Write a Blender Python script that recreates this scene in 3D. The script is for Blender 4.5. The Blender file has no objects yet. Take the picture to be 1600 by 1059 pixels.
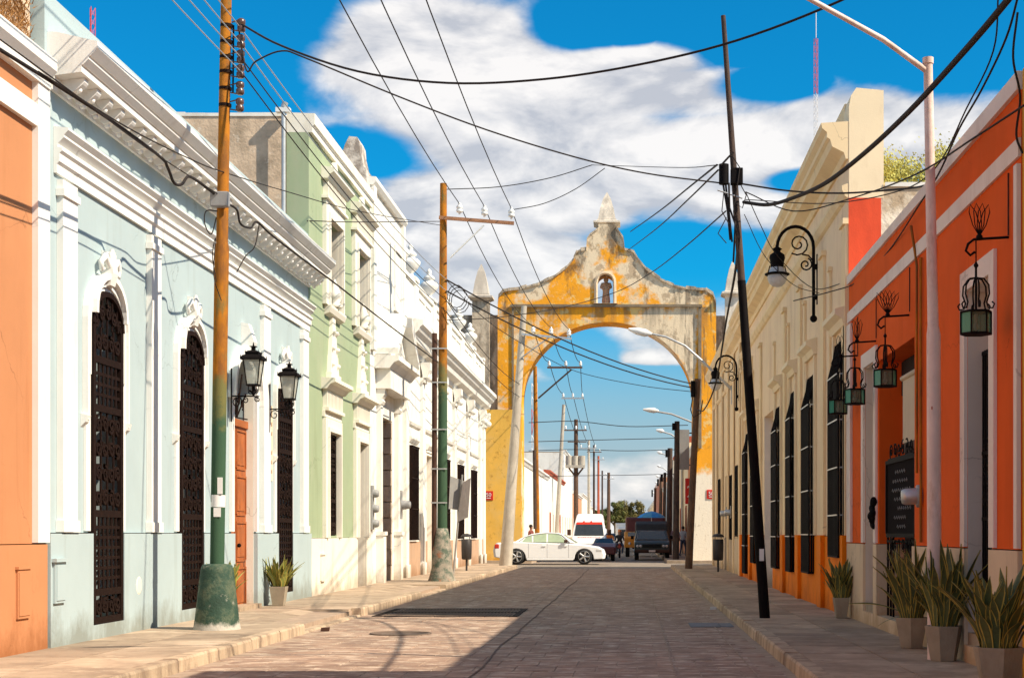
import bpy, bmesh, math, random
from mathutils import Vector, Matrix
random.seed(7)
R = math.radians
S = bpy.context.scene
COL = S.collection
# ------------------------------------------------------------------ camera, sky, sun, exposure
FOC, CU, CV, EYE = 2400.0, 985.0, 833.0, 1.4
cam = bpy.data.cameras.new('camera'); co = bpy.data.objects.new('camera', cam); COL.objects.link(co)
co.location = (0, 0, EYE); co.rotation_euler = (R(90), 0, 0)
cam.sensor_width = 36; cam.lens = 54; cam.clip_end = 6000; cam.clip_start = .1
cam.shift_x = -(CU-800)/1600; cam.shift_y = (CV-529.5)/1600
S.camera = co
SUN_EL, SUN_AZ = 43.6, 22.0          # elevation; swing of the sun behind the camera, from due right
S.view_settings.view_transform = 'Standard'; S.view_settings.look = 'None'
S.view_settings.exposure = 1.32; S.view_settings.gamma = 1; S.view_settings.use_curve_mapping = False
S.render.film_transparent = False
S.cycles.max_bounces = 8; S.cycles.diffuse_bounces = 8; S.cycles.transparent_max_bounces = 12
sl = bpy.data.lights.new('sun', 'SUN'); so = bpy.data.objects.new('sun', sl); COL.objects.link(so)
sl.energy = 3.0; sl.angle = R(.55); sl.color = (1, .87, .69)
sd = Vector((math.cos(R(SUN_EL))*math.cos(R(SUN_AZ)), -math.cos(R(SUN_EL))*math.sin(R(SUN_AZ)), math.sin(R(SUN_EL))))
so.rotation_euler = sd.to_track_quat('Z', 'Y').to_euler(); so.location = sd*60
W = bpy.data.worlds.new('World'); S.world = W; W.use_nodes = True
nt = W.node_tree; N = nt.nodes; L = nt.links; N.clear()
def wn(t, **k):
    n = N.new(t)
    for a, b in k.items(): setattr(n, a, b)
    return n
def wm(op, a, b=None, c=None):
    n = wn('ShaderNodeMath', operation=op)
    for i, x in enumerate((a, b, c)):
        if x is None: continue
        if isinstance(x, (int, float)): n.inputs[i].default_value = x
        else: L.new(x, n.inputs[i])
    return n.outputs[0]
def wmix(f, a, b, bt='MIX'):
    n = wn('ShaderNodeMix', data_type='RGBA', blend_type=bt)
    for i, x in ((0, f), (6, a), (7, b)):
        if isinstance(x, (int, float)): n.inputs[i].default_value = x
        elif isinstance(x, tuple): n.inputs[i].default_value = (*x, 1)
        else: L.new(x, n.inputs[i])
    return n.outputs[2]
sky = wn('ShaderNodeTexSky', sky_type='NISHITA'); sky.sun_disc = False
sky.sun_elevation = R(SUN_EL); sky.sun_rotation = R(90+SUN_AZ)
sky.altitude = 0; sky.air_density = 1.0; sky.dust_density = .6; sky.ozone_density = 2.0
tc = wn('ShaderNodeTexCoord'); gen = tc.outputs['Generated']
def blob(u, v, hu, hv):
    c = Vector(((u-CU)/FOC, 1, (CV-v)/FOC)).normalized()
    s = wn('ShaderNodeVectorMath', operation='SUBTRACT'); L.new(gen, s.inputs[0]); s.inputs[1].default_value = c
    m = wn('ShaderNodeVectorMath', operation='MULTIPLY'); L.new(s.outputs[0], m.inputs[0])
    m.inputs[1].default_value = (FOC/hu, FOC/hu, FOC/hv)
    l = wn('ShaderNodeVectorMath', operation='LENGTH'); L.new(m.outputs[0], l.inputs[0])
    r = wn('ShaderNodeMapRange', interpolation_type='SMOOTHSTEP'); L.new(l.outputs['Value'], r.inputs[0])
    r.inputs[1].default_value = 1.45; r.inputs[2].default_value = .25; r.inputs[3].default_value = 0; r.inputs[4].default_value = 1
    return r.outputs[0]
pos = None
for b in ((655, 70, 190, 70), (765, 65, 85, 50), (870, 145, 390, 52), (1010, 95, 110, 26), (860, 215, 300, 60), (1090, 235, 400, 60), (1360, 200, 200, 60), (900, 300, 260, 60), (760, 300, 160, 30),
          (690, 345, 170, 70), (800, 420, 150, 60), (1090, 330, 130, 40), (560, 100, 120, 55), (720, 480, 90, 40),
          (1020, 560, 50, 12)):
    o = blob(*b); pos = o if pos is None else wm('MAXIMUM', pos, o)
neg = None
for b in ((1080, 395, 130, 75), (1260, 35, 260, 65), (250, 120, 250, 260), (1250, 280, 60, 20), (980, 45, 60, 30), (540, 240, 130, 45), (960, 640, 190, 60), (900, 560, 70, 40), (1000, 590, 120, 22), (420, 330, 200, 150), (1500, 60, 200, 90), (920, 42, 95, 34), (1210, 130, 90, 26)):
    o = blob(*b); neg = o if neg is None else wm('MAXIMUM', neg, o)
def cnoise(dz, scale, det, rough=.6):
    m = wn('ShaderNodeMapping'); L.new(gen, m.inputs[0]); m.inputs['Location'].default_value = (3.1, 1.7, dz); m.inputs['Scale'].default_value = (1, 1, 2.1)
    n = wn('ShaderNodeTexNoise'); n.inputs['Scale'].default_value = scale; n.inputs['Detail'].default_value = det
    n.inputs['Roughness'].default_value = rough; n.inputs['Distortion'].default_value = .25; L.new(m.outputs[0], n.inputs['Vector']); return n.outputs['Fac']
n1 = cnoise(.4, 9, 10, .56); n2 = cnoise(.42, 9, 10, .56); n0 = cnoise(2.0, 3.2, 3)
d = wm('ADD', wm('MULTIPLY', wm('SUBTRACT', n1, .5), 2.2), wm('MULTIPLY', wm('SUBTRACT', n0, .38), 1.6))
d = wm('ADD', d, wm('MULTIPLY', pos, .92)); d = wm('SUBTRACT', d, wm('MULTIPLY', neg, 1.3))
cov = wn('ShaderNodeMapRange', interpolation_type='SMOOTHSTEP'); L.new(d, cov.inputs[0]); cov.inputs[1].default_value = -.06; cov.inputs[2].default_value = .66
dim = None
for b in ((700, 380, 230, 75), (900, 345, 200, 50), (820, 250, 330, 35), (1100, 262, 200, 30), (1010, 130, 160, 28), (560, 95, 80, 35), (1380, 235, 140, 30)):
    o = blob(*b); dim = o if dim is None else wm('MAXIMUM', dim, o)
lit = wn('ShaderNodeMapRange'); L.new(wm('SUBTRACT', wm('ADD', wm('SUBTRACT', n1, n2), wm('MULTIPLY', wm('SUBTRACT', d, .45), .13)), wm('MULTIPLY', dim, .065)), lit.inputs[0]); lit.inputs[1].default_value = -.085; lit.inputs[2].default_value = .12
CLOUD_A, CLOUD_B = (2.75, 2.75, 2.9), (4.9, 4.65, 4.4)
ccol = wmix(lit.outputs[0], CLOUD_A, CLOUD_B)
tint = wmix(1.0, sky.outputs[0], (.015, .46, .67), 'MULTIPLY')
sz = wn('ShaderNodeSeparateXYZ'); L.new(gen, sz.inputs[0])
hz = wn('ShaderNodeMapRange', interpolation_type='SMOOTHSTEP'); L.new(sz.outputs[2], hz.inputs[0]); hz.inputs[1].default_value = .17; hz.inputs[2].default_value = .03; hz.inputs[3].default_value = 0; hz.inputs[4].default_value = .9
base = wmix(hz.outputs[0], tint, (2.0, 2.4, 2.65))
fin = wmix(wm('MULTIPLY', cov.outputs[0], .88), base, ccol)
bg = wn('ShaderNodeBackground'); L.new(fin, bg.inputs[0]); bg.inputs[1].default_value = .09
wo = wn('ShaderNodeOutputWorld'); L.new(bg.outputs[0], wo.inputs[0])

# ------------------------------------------------------------------ materials
MC = {}
def mat(name, col, rough=.8, var=.1, scale=2.0, bump=.15, bscale=40, stain=None, samt=.5, sscale=1.2, streak=True, metal=0, spec=.3, thr=.5, stain2=None, thr2=.6, s2scale=3.0, grime=None, rnd=0):
    if name in MC: return MC[name]
    if 'plaster' in name or 'dado' in name or 'cage' in name: spec = .08
    if grime is None: grime = .75 if ('plaster' in name or 'dado' in name) and 'arch' not in name else 0
    m = bpy.data.materials.new(name); m.use_nodes = True; MC[name] = m
    T = m.node_tree; n = T.nodes; l = T.links; b = n['Principled BSDF']
    b.inputs['Roughness'].default_value = rough; b.inputs['Metallic'].default_value = metal; b.inputs['Specular IOR Level'].default_value = spec
    g = n.new('ShaderNodeNewGeometry'); P = g.outputs['Position']
    def noise(sc, det, mp=None, rg=.6):
        x = n.new('ShaderNodeTexNoise'); x.inputs['Scale'].default_value = sc; x.inputs['Detail'].default_value = det; x.inputs['Roughness'].default_value = rg
        if mp:
            q = n.new('ShaderNodeMapping'); q.inputs['Scale'].default_value = mp; l.new(P, q.inputs[0]); l.new(q.outputs[0], x.inputs['Vector'])
        else: l.new(P, x.inputs['Vector'])
        return x.outputs['Fac']
    def rng(x, a, c, lo=0, hi=1):
        r = n.new('ShaderNodeMapRange'); r.inputs[1].default_value = a; r.inputs[2].default_value = c; r.inputs[3].default_value = lo; r.inputs[4].default_value = hi
        l.new(x, r.inputs[0]); return r.outputs[0]
    def mix(f, a, c):
        x = n.new('ShaderNodeMix'); x.data_type = 'RGBA'
        for i, y in ((0, f), (6, a), (7, c)):
            if isinstance(y, tuple): x.inputs[i].default_value = (*y, 1)
            elif isinstance(y, (int, float)): x.inputs[i].default_value = y
            else: l.new(y, x.inputs[i])
        return x.outputs[2]
    c0 = tuple(min(1, x*(1+var*.6)) for x in col); c1 = tuple(x*(1-var) for x in col)
    c = mix(rng(noise(scale, 7), .3, .7), c1, c0)
    if stain:
        sx = rng(noise(sscale, 9, (streak if isinstance(streak, tuple) else (1, 1, .35)) if streak else None, .7), thr-.07, thr+.07, 0, samt)
        c = mix(sx, c, stain)
    if stain2:
        sx = rng(noise(s2scale, 9, (streak if isinstance(streak, tuple) else (1.4, 1.4, .5)) if streak else None, .72), thr2-.05, thr2+.05, 0, .9)
        c = mix(sx, c, stain2)
    if rnd:
        oi = n.new('ShaderNodeObjectInfo'); hv = n.new('ShaderNodeHueSaturation'); l.new(c, hv.inputs['Color']); l.new(rng(oi.outputs['Random'], 0, 1, 1-rnd, 1+rnd*.7), hv.inputs['Value']); c = hv.outputs[0]
    if grime:
        vo = n.new('ShaderNodeTexVoronoi'); vo.feature = 'DISTANCE_TO_EDGE'; vo.inputs['Scale'].default_value = .55
        xx = n.new('ShaderNodeTexNoise'); xx.inputs['Scale'].default_value = 1.6; xx.inputs['Detail'].default_value = 8; l.new(P, xx.inputs['Vector'])
        vm = n.new('ShaderNodeVectorMath'); vm.operation = 'MULTIPLY_ADD'; l.new(xx.outputs['Color'], vm.inputs[0]); vm.inputs[1].default_value = (.9, .9, .9); l.new(P, vm.inputs[2]); l.new(vm.outputs[0], vo.inputs['Vector'])
        ck = n.new('ShaderNodeMath'); ck.operation = 'MULTIPLY'; l.new(rng(vo.outputs['Distance'], .006, .001, 0, .5), ck.inputs[0]); l.new(rng(noise(.8, 3), .50, .60), ck.inputs[1])
        c = mix(ck.outputs[0], c, tuple(x*.45 for x in col))
        sp = n.new('ShaderNodeSeparateXYZ'); l.new(P, sp.inputs[0])
        mm_ = n.new('ShaderNodeMath'); mm_.operation = 'MULTIPLY_ADD'; l.new(noise(1.7, 9, (1, 1, .6), .75), mm_.inputs[0]); mm_.inputs[1].default_value = -1.5; l.new(sp.outputs[2], mm_.inputs[2])
        c = mix(rng(mm_.outputs[0], -.25, -.62, 0, grime), c, tuple(x*y for x, y in zip(col, (.55, .47, .38))))
        c = mix(rng(noise(2.6, 6, (1, 1, .09), .6), .58, .74, 0, grime*.55), c, tuple(x*y for x, y in zip(col, (.66, .60, .52))))
        c = mix(rng(noise(9, 6, None, .7), .70, .74, 0, grime*.7), c, tuple(x*y for x, y in zip(col, (.6, .55, .48))))
    l.new(c, b.inputs['Base Color'])
    if bump:
        bp = n.new('ShaderNodeBump'); bp.inputs['Strength'].default_value = bump; bp.inputs['Distance'].default_value = .02
        l.new(noise(bscale, 5), bp.inputs['Height']); l.new(bp.outputs[0], b.inputs['Normal'])
    return m
def glass(name, col, alpha=.35, rough=.1):
    m = bpy.data.materials.new(name); m.use_nodes = True; MC[name] = m
    T = m.node_tree; n = T.nodes; l = T.links; b = n['Principled BSDF']
    b.inputs['Base Color'].default_value = (*col, 1); b.inputs['Roughness'].default_value = rough
    x = n.new('ShaderNodeTexNoise'); x.inputs['Scale'].default_value = 9; x.inputs['Detail'].default_value = 5
    r = n.new('ShaderNodeMapRange'); r.inputs[3].default_value = alpha*.75; r.inputs[4].default_value = min(1, alpha*1.25); l.new(x.outputs[0], r.inputs[0])
    mx = n.new('ShaderNodeMixShader'); t = n.new('ShaderNodeBsdfTransparent'); t.inputs[0].default_value = (*[min(1, .5+c*.6) for c in col], 1)
    l.new(r.outputs[0], mx.inputs[0]); l.new(t.outputs[0], mx.inputs[1]); l.new(b.outputs[0], mx.inputs[2]); l.new(mx.outputs[0], n['Material Output'].inputs[0])
    return m
GREY = (.22, .2, .18)
M_teal = mat('teal_plaster', (.41, .50, .515), .85, .05, 1.2, .12, 60, stain=(.37, .45, .46), samt=.4, sscale=.9, thr=.62)
M_tealp = mat('white_plaster', (.80, .79, .75), .85, .05, 2, .1, 50, stain=(.55, .52, .46), samt=.45, sscale=1.6, thr=.64)
M_peach = mat('peach_plaster', (.53, .235, .11), .85, .07, 1.0, .12, 60, stain=(.47, .21, .10), samt=.5, sscale=.8, thr=.6)
M_green = mat('sage_plaster', (.33, .40, .255), .85, .06, 1.5, .12, 50, stain=(.38, .40, .28), samt=.5, sscale=1.5, thr=.58)
M_cream = mat('cream_white_plaster', (.80, .76, .66), .85, .05, 2, .12, 50, stain=(.55, .50, .40), samt=.5, sscale=1.8, thr=.62)
M_white = mat('old_white_plaster', (.80, .78, .72), .85, .06, 2, .15, 40, stain=(.5, .46, .40), samt=.5, sscale=2.2, thr=.6)
M_tan = mat('tan_plaster', (.50, .33, .22), .85, .08, 2, .15, 40, stain=(.35, .26, .2), samt=.4)
M_oldgrey = mat('weathered_render', (.64, .49, .35), .95, .28, 2.2, .6, 18, stain=(.30, .23, .16), samt=.7, sscale=1.5, thr=.55, streak=False, stain2=(.72, .62, .50), thr2=.63, s2scale=5)
M_orange = mat('orange_plaster', (.76, .118, .016), .85, .08, 1.4, .12, 60, stain=(.64, .10, .01), samt=.45, sscale=1.0, thr=.58)
M_pinkw = mat('rosy_white_plaster', (.80, .70, .62), .85, .06, 2, .12, 50, stain=(.55, .45, .38), samt=.4, sscale=1.6, thr=.6)
M_creamw = mat('cream_plaster', (.90, .70, .43), .85, .05, 1.4, .12, 60, stain=(.66, .47, .25), samt=.5, sscale=1.1, thr=.57)
M_creamp = mat('peachy_cream_plaster', (.90, .69, .46), .85, .05, 1.4, .12, 60, stain=(.66, .45, .28), samt=.5, sscale=1.1, thr=.6)
M_creamt = mat('cream_trim', (.90, .74, .50), .8, .05, 1.5, .1, 60, stain=(.6, .46, .28), samt=.4, thr=.6)
M_odado = mat('orange_dado_paint', (.88, .22, .008), .7, .08, 1.5, .1, 50, stain=(.55, .15, .03), samt=.5, sscale=1.3, thr=.6)
M_redp = mat('red_paint', (.80, .09, .03), .8, .07, 2, .15, 40, stain=(.5, .05, .02), samt=.4)
M_yellow = mat('yellow_plaster', (.80, .42, .04), .85, .08, 1, .12, 60, stain=(.6, .35, .08), samt=.5)
M_ddado = mat('pale_cream_dado', (.70, .55, .38), .85, .06, 2, .15, 50, stain=(.42, .33, .25), samt=.5, sscale=2, thr=.58)
M_door = mat('orange_brown_wood', (.42, .12, .03), .55, .2, 4, .15, 50, stain=(.2, .06, .02), samt=.4, sscale=5)
M_dark = mat('dark_interior', (.018, .012, .010), .9, .2, 5, 0)  # near-black sheets behind openings; the shade inside is put into the colour
M_shut = mat('dark_brown_wood', (.07, .03, .018), .7, .25, 6, .2, 40)
M_iron = mat('brown_black_iron', (.016, .008, .006), .7, .25, 12, .1, 60, spec=.08)
M_black = mat('black_iron', (.008, .006, .006), .7, .25, 12, .1, 60, spec=.08)
M_conc = mat('pot_concrete', (.36, .30, .22), .9, .15, 6, .35, 60, stain=(.2, .16, .11), samt=.5, sscale=3, thr=.55)
M_soil = mat('soil', (.06, .04, .03), 1, .3, 20, .5, 60)
M_leaf = mat('leaf_green', (.10, .12, .04), .45, .35, 18, .05, 60, stain=(.12, .13, .05), samt=.6, sscale=22, streak=False)
M_leafe = mat('leaf_yellow_edge', (.50, .38, .08), .5, .25, 14, 0)
M_leaf2 = mat('leaf_bright', (.20, .22, .05), .45, .3, 18, .05, 60)
M_rust = mat('rusty_orange_pole', (.44, .165, .02), .85, .2, 3, .25, 50, spec=.05, stain=(.20, .085, .03), samt=.85, sscale=2.6, thr=.52, stain2=(.16, .13, .05), thr2=.60, s2scale=3)
M_pgreen = mat('green_pole_paint', (.045, .10, .07), .6, .25, 3, .2, 50, stain=(.20, .20, .08), samt=.7, sscale=2.5, thr=.58)
M_pmix = mat('green_rust_pole_paint', (.17, .15, .06), .6, .3, 3, .2, 50, stain=(.36, .16, .05), samt=.8, sscale=3, thr=.5)
M_pbase = mat('green_painted_concrete', (.035, .075, .05), .75, .3, 4, .5, 35, stain=(.11, .13, .08), samt=.9, sscale=4, thr=.54, streak=False, stain2=(.42, .40, .34), thr2=.66, s2scale=7)
M_pbase2 = mat('peeling_concrete', (.34, .30, .24), .9, .3, 4, .6, 25, stain=(.07, .11, .08), samt=.9, sscale=5, thr=.52, streak=False, stain2=(.35, .14, .07), thr2=.62)
def two_tone(name, base, zt, soft, low):
    m = base.copy(); m.name = name; T = m.node_tree; n = T.nodes; l = T.links; b = n['Principled BSDF']; src = b.inputs['Base Color'].links[0].from_socket
    g = n.new('ShaderNodeNewGeometry'); sp = n.new('ShaderNodeSeparateXYZ'); l.new(g.outputs['Position'], sp.inputs[0])
    x = n.new('ShaderNodeTexNoise'); x.inputs['Scale'].default_value = 2.4; x.inputs['Detail'].default_value = 9; x.inputs['Roughness'].default_value = .75; l.new(g.outputs['Position'], x.inputs[0])
    a = n.new('ShaderNodeMath'); a.operation = 'MULTIPLY_ADD'; l.new(x.outputs[0], a.inputs[0]); a.inputs[1].default_value = soft; l.new(sp.outputs[2], a.inputs[2])
    r_ = n.new('ShaderNodeMapRange'); l.new(a.outputs[0], r_.inputs[0]); r_.inputs[1].default_value = zt+soft*.42; r_.inputs[2].default_value = zt+soft*.58
    q = n.new('ShaderNodeMix'); q.data_type = 'RGBA'; l.new(r_.outputs[0], q.inputs[0]); q.inputs[6].default_value = (*low, 1); l.new(src, q.inputs[7]); l.new(q.outputs[2], b.inputs['Base Color']); return m
M_rust1 = two_tone('rust_over_green_paint', two_tone('rust_over_olive_paint', M_rust, 3.6, 3.0, (.16, .15, .055)), 3.0, 1.6, (.05, .10, .06))
M_rust2 = two_tone('rust_over_dark_green_paint', two_tone('rust_over_olive_paint_far', M_rust, 6.0, 3.0, (.17, .15, .06)), 5.2, 2.4, (.055, .10, .06))
M_wood = mat('pole_wood_dark', (.05, .032, .026), .8, .3, 8, .3, 50, stain=(.10, .06, .04), samt=.6, sscale=6)
M_wood2 = mat('pole_wood_brown', (.14, .075, .045), .8, .3, 8, .3, 50, stain=(.07, .045, .03), samt=.6, sscale=6)
M_pconc = mat('pale_concrete', (.50, .45, .37), .9, .12, 5, .3, 50, stain=(.35, .30, .24), samt=.5, sscale=3)
M_lamp = mat('lamp_pole_white_paint', (.80, .63, .56), .6, .1, 5, .1, 50, stain=(.52, .34, .26), samt=.7, sscale=4, thr=.56)
M_steel = mat('galvanised_steel', (.55, .55, .54), .4, .15, 8, .1, 60, metal=.6)
M_cable = mat('black_cable', (.03, .024, .022), .75, .1, 1, 0, spec=.15)
M_cablew = mat('aluminium_wire', (.34, .36, .38), .6, .05, 1, 0)
M_cer = mat('white_porcelain', (.78, .78, .76), .2, .05, 8, 0, spec=.6)
M_cerb = mat('brown_porcelain', (.10, .05, .035), .3, .2, 8, 0, spec=.6)
M_gbox = mat('grey_box_paint', (.32, .32, .32), .5, .1, 8, .1, 60, stain=(.2, .18, .17), samt=.4)
M_glass = glass('lantern_clear_glass', (.62, .62, .55), .55)
M_glassd = glass('lantern_smoky_glass', (.20, .22, .15), .45)
M_glassg = glass('lantern_green_glass', (.10, .42, .28), .62)
M_glassw = glass('lamp_bowl_glass', (.75, .76, .78), .7, .25)
M_stone = mat('old_stone', (.55, .45, .33), .95, .3, 4, .9, 14, stain=(.16, .13, .10), samt=.8, sscale=2.2, thr=.52, stain2=(.62, .54, .42), thr2=.6, s2scale=6)
M_statue = mat('statue_stone', (.58, .46, .34), .9, .25, 6, .5, 30, stain=(.2, .16, .12), samt=.6, sscale=4)
M_block = mat('stone_block', (.62, .50, .38), .9, .2, 5, .6, 25, stain=(.4, .3, .22), samt=.6, sscale=4)
M_road = mat('road_stamped_concrete', (.41, .275, .195), .82, .34, .45, .5, 40, stain=(.235, .155, .115), samt=.85, sscale=2.4, thr=.50, streak=(.8, 1.6, 1), stain2=(.62, .50, .38), thr2=.56, s2scale=3.4, rnd=.10)
M_roadj = mat('road_joint', (.40, .295, .215), .95, .25, 6, .4, 50)
M_pave = mat('sidewalk_concrete', (.45, .34, .24), .9, .16, 1.5, .4, 60, stain=(.27, .20, .14), samt=.7, sscale=1.7, thr=.53, streak=False, stain2=(.54, .43, .31), thr2=.62, rnd=.22)
M_kerb = mat('kerb_concrete', (.50, .38, .26), .9, .15, 3, .5, 40, stain=(.24, .17, .12), samt=.75, sscale=4, thr=.53, rnd=.2)
M_asph = mat('cross_street_asphalt', (.27, .22, .17), .9, .2, 2, .3, 60, stain=(.12, .10, .09), samt=.5)
M_far = mat('ground_earth', (.30, .25, .18), .95, .2, .4, .2, 20)
M_carw = mat('car_paint_white', (.82, .82, .81), .25, .02, 3, 0, spec=.6)
M_carg = mat('pickup_paint_dark_green', (.022, .03, .028), .3, .15, 3, 0, spec=.6)
M_carm = mat('truck_paint_maroon', (.11, .03, .03), .4, .2, 3, .1)
M_tyre = mat('tyre_rubber', (.02, .02, .02), .85, .2, 10, .1)
M_rim = mat('wheel_rim_silver', (.55, .54, .52), .3, .1, 10, 0, metal=.8)
M_cglass = mat('car_window_glass', (.02, .025, .028), .08, .2, 3, 0, spec=.8)
M_cglassg = mat('greenish_window_glass', (.38, .46, .30), .1, .15, 2, 0, spec=.8)
M_red = mat('red_plastic', (.55, .04, .02), .4, .1, 6, 0)
M_lens = mat('headlight_lens', (.60, .58, .55), .1, .1, 12, 0, spec=.8)
M_blue = mat('blue_tarpaulin', (.03, .25, .60), .6, .2, 5, .2)
M_sign = mat('red_sign_enamel', (.62, .03, .02), .35, .05, 3, 0)
M_signw = mat('white_lettering', (.80, .78, .76), .6, .05, 3, 0)
M_redtxt = mat('red_lettering', (.6, .05, .05), .6, .05, 3, 0)
M_skin = mat('skin', (.30, .15, .09), .6, .1, 5, 0)
M_hair = mat('hair_black', (.02, .015, .012), .6, .2, 20, .1)
M_bin = mat('bin_dark_plastic', (.045, .04, .04), .5, .2, 6, .1)
M_greysign = mat('bare_sign_back', (.36, .35, .33), .5, .1, 6, .1, metal=.3)
M_blind = mat('canvas_blind', (.60, .50, .36), .9, .08, 3, .25, 80)
M_board = mat('blackboard', (.012, .009, .009), .95, .2, 5, 0, spec=.05)
M_dry = mat('dry_weed', (.42, .22, .08), .9, .3, 9, 0)
M_weed = mat('green_weed', (.42, .40, .10), .8, .35, 9, 0)
M_tree = mat('tree_leaf', (.075, .10, .022), .7, .45, 1.6, 0, stain=(.16, .13, .03), samt=.8, sscale=.7, streak=False)
M_bark = mat('bark', (.12, .09, .06), .9, .3, 9, .3)
M_mred = mat('mast_red', (.62, .10, .10), .6, .1, 1, 0)
M_mwhite = mat('mast_white', (.74, .72, .72), .6, .1, 1, 0)
M_roof = mat('roof_concrete', (.33, .28, .22), .95, .2, 1, .2)

# ------------------------------------------------------------------ mesh tools
ORG = {}
class MB:
    def __init__(s): s.v = []; s.f = []; s.m = []; s.sm = []
    def add(s, vs, fs, mi=0, sm=False):
        o = len(s.v); s.v += [tuple(p) for p in vs]
        for q in fs: s.f.append([o+i for i in q]); s.m.append(mi); s.sm.append(sm)
    def box(s, x0, x1, y0, y1, z0, z1, mi=0):
        x0, x1 = sorted((x0, x1)); y0, y1 = sorted((y0, y1)); z0, z1 = sorted((z0, z1))
        s.add([(x, y, z) for z in (z0, z1) for y in (y0, y1) for x in (x0, x1)], [(0, 2, 3, 1), (4, 5, 7, 6), (0, 1, 5, 4), (2, 6, 7, 3), (0, 4, 6, 2), (1, 3, 7, 5)], mi)
    def bar(s, a, b, w, h, mi=0):
        s.tube([a, b], [w/2*1.2, w/2*1.2], 4, mi, smooth=False)
    def tube(s, pts, r, n=8, mi=0, smooth=True, cap=True):
        pts = [Vector(p) for p in pts]; k = len(pts); r = [r]*k if isinstance(r, (int, float)) else r
        t0 = (pts[1]-pts[0]).normalized(); a = Vector((0, 0, 1)) if abs(t0.z) < .9 else Vector((0, 1, 0))
        u = t0.cross(a).normalized(); vs = []
        for i, p in enumerate(pts):
            t = (pts[min(i+1, k-1)]-pts[max(i-1, 0)])
            t = t.normalized() if t.length > 1e-9 else t0
            u = (u-t*u.dot(t)).normalized(); w = t.cross(u)
            for j in range(n):
                g = 2*math.pi*(j+.5)/n; vs.append(p+(u*math.cos(g)+w*math.sin(g))*r[i])
        fs = [(i*n+j, i*n+(j+1) % n, (i+1)*n+(j+1) % n, (i+1)*n+j) for i in range(k-1) for j in range(n)]
        s.add(vs, fs, mi, smooth)
        if cap: s.add(vs[:n], [tuple(range(n))], mi); s.add(vs[-n:], [tuple(range(n))], mi)
    def lathe(s, c, prof, n=16, mi=0, smooth=True, rot=None, ph=0):
        vs = []; c = Vector(c)
        for r_, z in prof:
            for j in range(n):
                g = 2*math.pi*j/n+ph; p = Vector((r_*math.cos(g), r_*math.sin(g), z))
                if rot: p = rot @ p
                vs.append(c+p)
        k = len(prof)
        s.add(vs, [(i*n+j, i*n+(j+1) % n, (i+1)*n+(j+1) % n, (i+1)*n+j) for i in range(k-1) for j in range(n)], mi, smooth)
        s.add(vs[:n], [tuple(range(n))], mi); s.add(vs[-n:], [tuple(range(n))], mi)
    def prism(s, poly, ext, mi=0):
        poly = [Vector(p) for p in poly]; e = Vector(ext); n = len(poly); vs = poly+[p+e for p in poly]
        s.add(vs, [tuple(range(n)), tuple(range(2*n-1, n-1, -1))]+[(i, (i+1) % n, n+(i+1) % n, n+i) for i in range(n)], mi)
    def ball(s, c, r, n=10, mi=0, sz=1):
        s.lathe(c, [(max(.001, r*math.sin(math.pi*i/8)), -r*sz*math.cos(math.pi*i/8)) for i in range(9)], n, mi)
    def mesh(s, name, mats, origin=(0, 0, 0)):
        o = Vector(origin); me = bpy.data.meshes.new(name); me.from_pydata([Vector(p)-o for p in s.v], [], s.f)
        for m in (mats if isinstance(mats, (list, tuple)) else [mats]): me.materials.append(m)
        me.polygons.foreach_set('material_index', s.m); me.polygons.foreach_set('use_smooth', s.sm)
        b = bmesh.new(); b.from_mesh(me); bmesh.ops.recalc_face_normals(b, faces=b.faces); b.to_mesh(me); b.free(); me.update()
        return me
    def build(s, name, mats, parent=None, origin=None, bevel=0, stuff=False):
        og = Vector(origin) if origin is not None else (ORG[parent.name] if parent else Vector((0, 0, 0)))
        o = bpy.data.objects.new(name, s.mesh(name, mats, og)); COL.objects.link(o)
        if parent: o.parent = parent; ORG[o.name] = og
        else: o.location = og; ORG[o.name] = og
        if bevel:
            m = o.modifiers.new('bevel', 'BEVEL'); m.width = bevel; m.segments = 2; m.limit_method = 'ANGLE'; m.angle_limit = R(40)
        if stuff: o['kind'] = 'stuff'
        return o
def tag(o, label, cat, group=None):
    o['label'] = label; o['category'] = cat
    if group: o['group'] = group
    return o
def thing(name, label, cat, loc, group=None):
    o = bpy.data.objects.new(name, None); COL.objects.link(o); o.location = loc; o.empty_display_size = .3
    ORG[o.name] = Vector(loc); return tag(o, label, cat, group)
def inst(name, me, parent, loc=(0, 0, 0), rot=(0, 0, 0), sc=(1, 1, 1)):
    o = bpy.data.objects.new(name, me); COL.objects.link(o)
    if parent: o.parent = parent; o.location = Vector(loc)-ORG[parent.name]
    else: o.location = loc
    o.rotation_euler = rot; o.scale = sc; ORG[o.name] = ORG[parent.name] if parent else Vector(loc); return o
def kids(o): return [c for c in bpy.data.objects if c.parent == o]
def copy_tree(o, parent=None, ch=None):
    if ch is None:
        ch = {}
        for c in bpy.data.objects:
            if c.parent: ch.setdefault(c.parent.name, []).append(c)
    c = o.copy(); COL.objects.link(c); ORG[c.name] = ORG[o.name]
    if parent: c.parent = parent
    for k in ch.get(o.name, []): copy_tree(k, c, ch)
    return c
def place(root, loc, label, group=None, rz=0, sc=1):
    c = copy_tree(root); c.location = loc; ORG[c.name] = Vector(loc); c['label'] = label
    if rz: c.rotation_euler.z = rz
    if sc != 1: c.scale = (sc, sc, sc)
    if group: c['group'] = group
    return c
def struct(o): o['kind'] = 'structure'; return o
def at(u, v, Y): return Vector(((u-CU)*Y/FOC, Y, EYE-(v-CV)*Y/FOC))   # a point seen in the photograph, at depth Y
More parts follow.
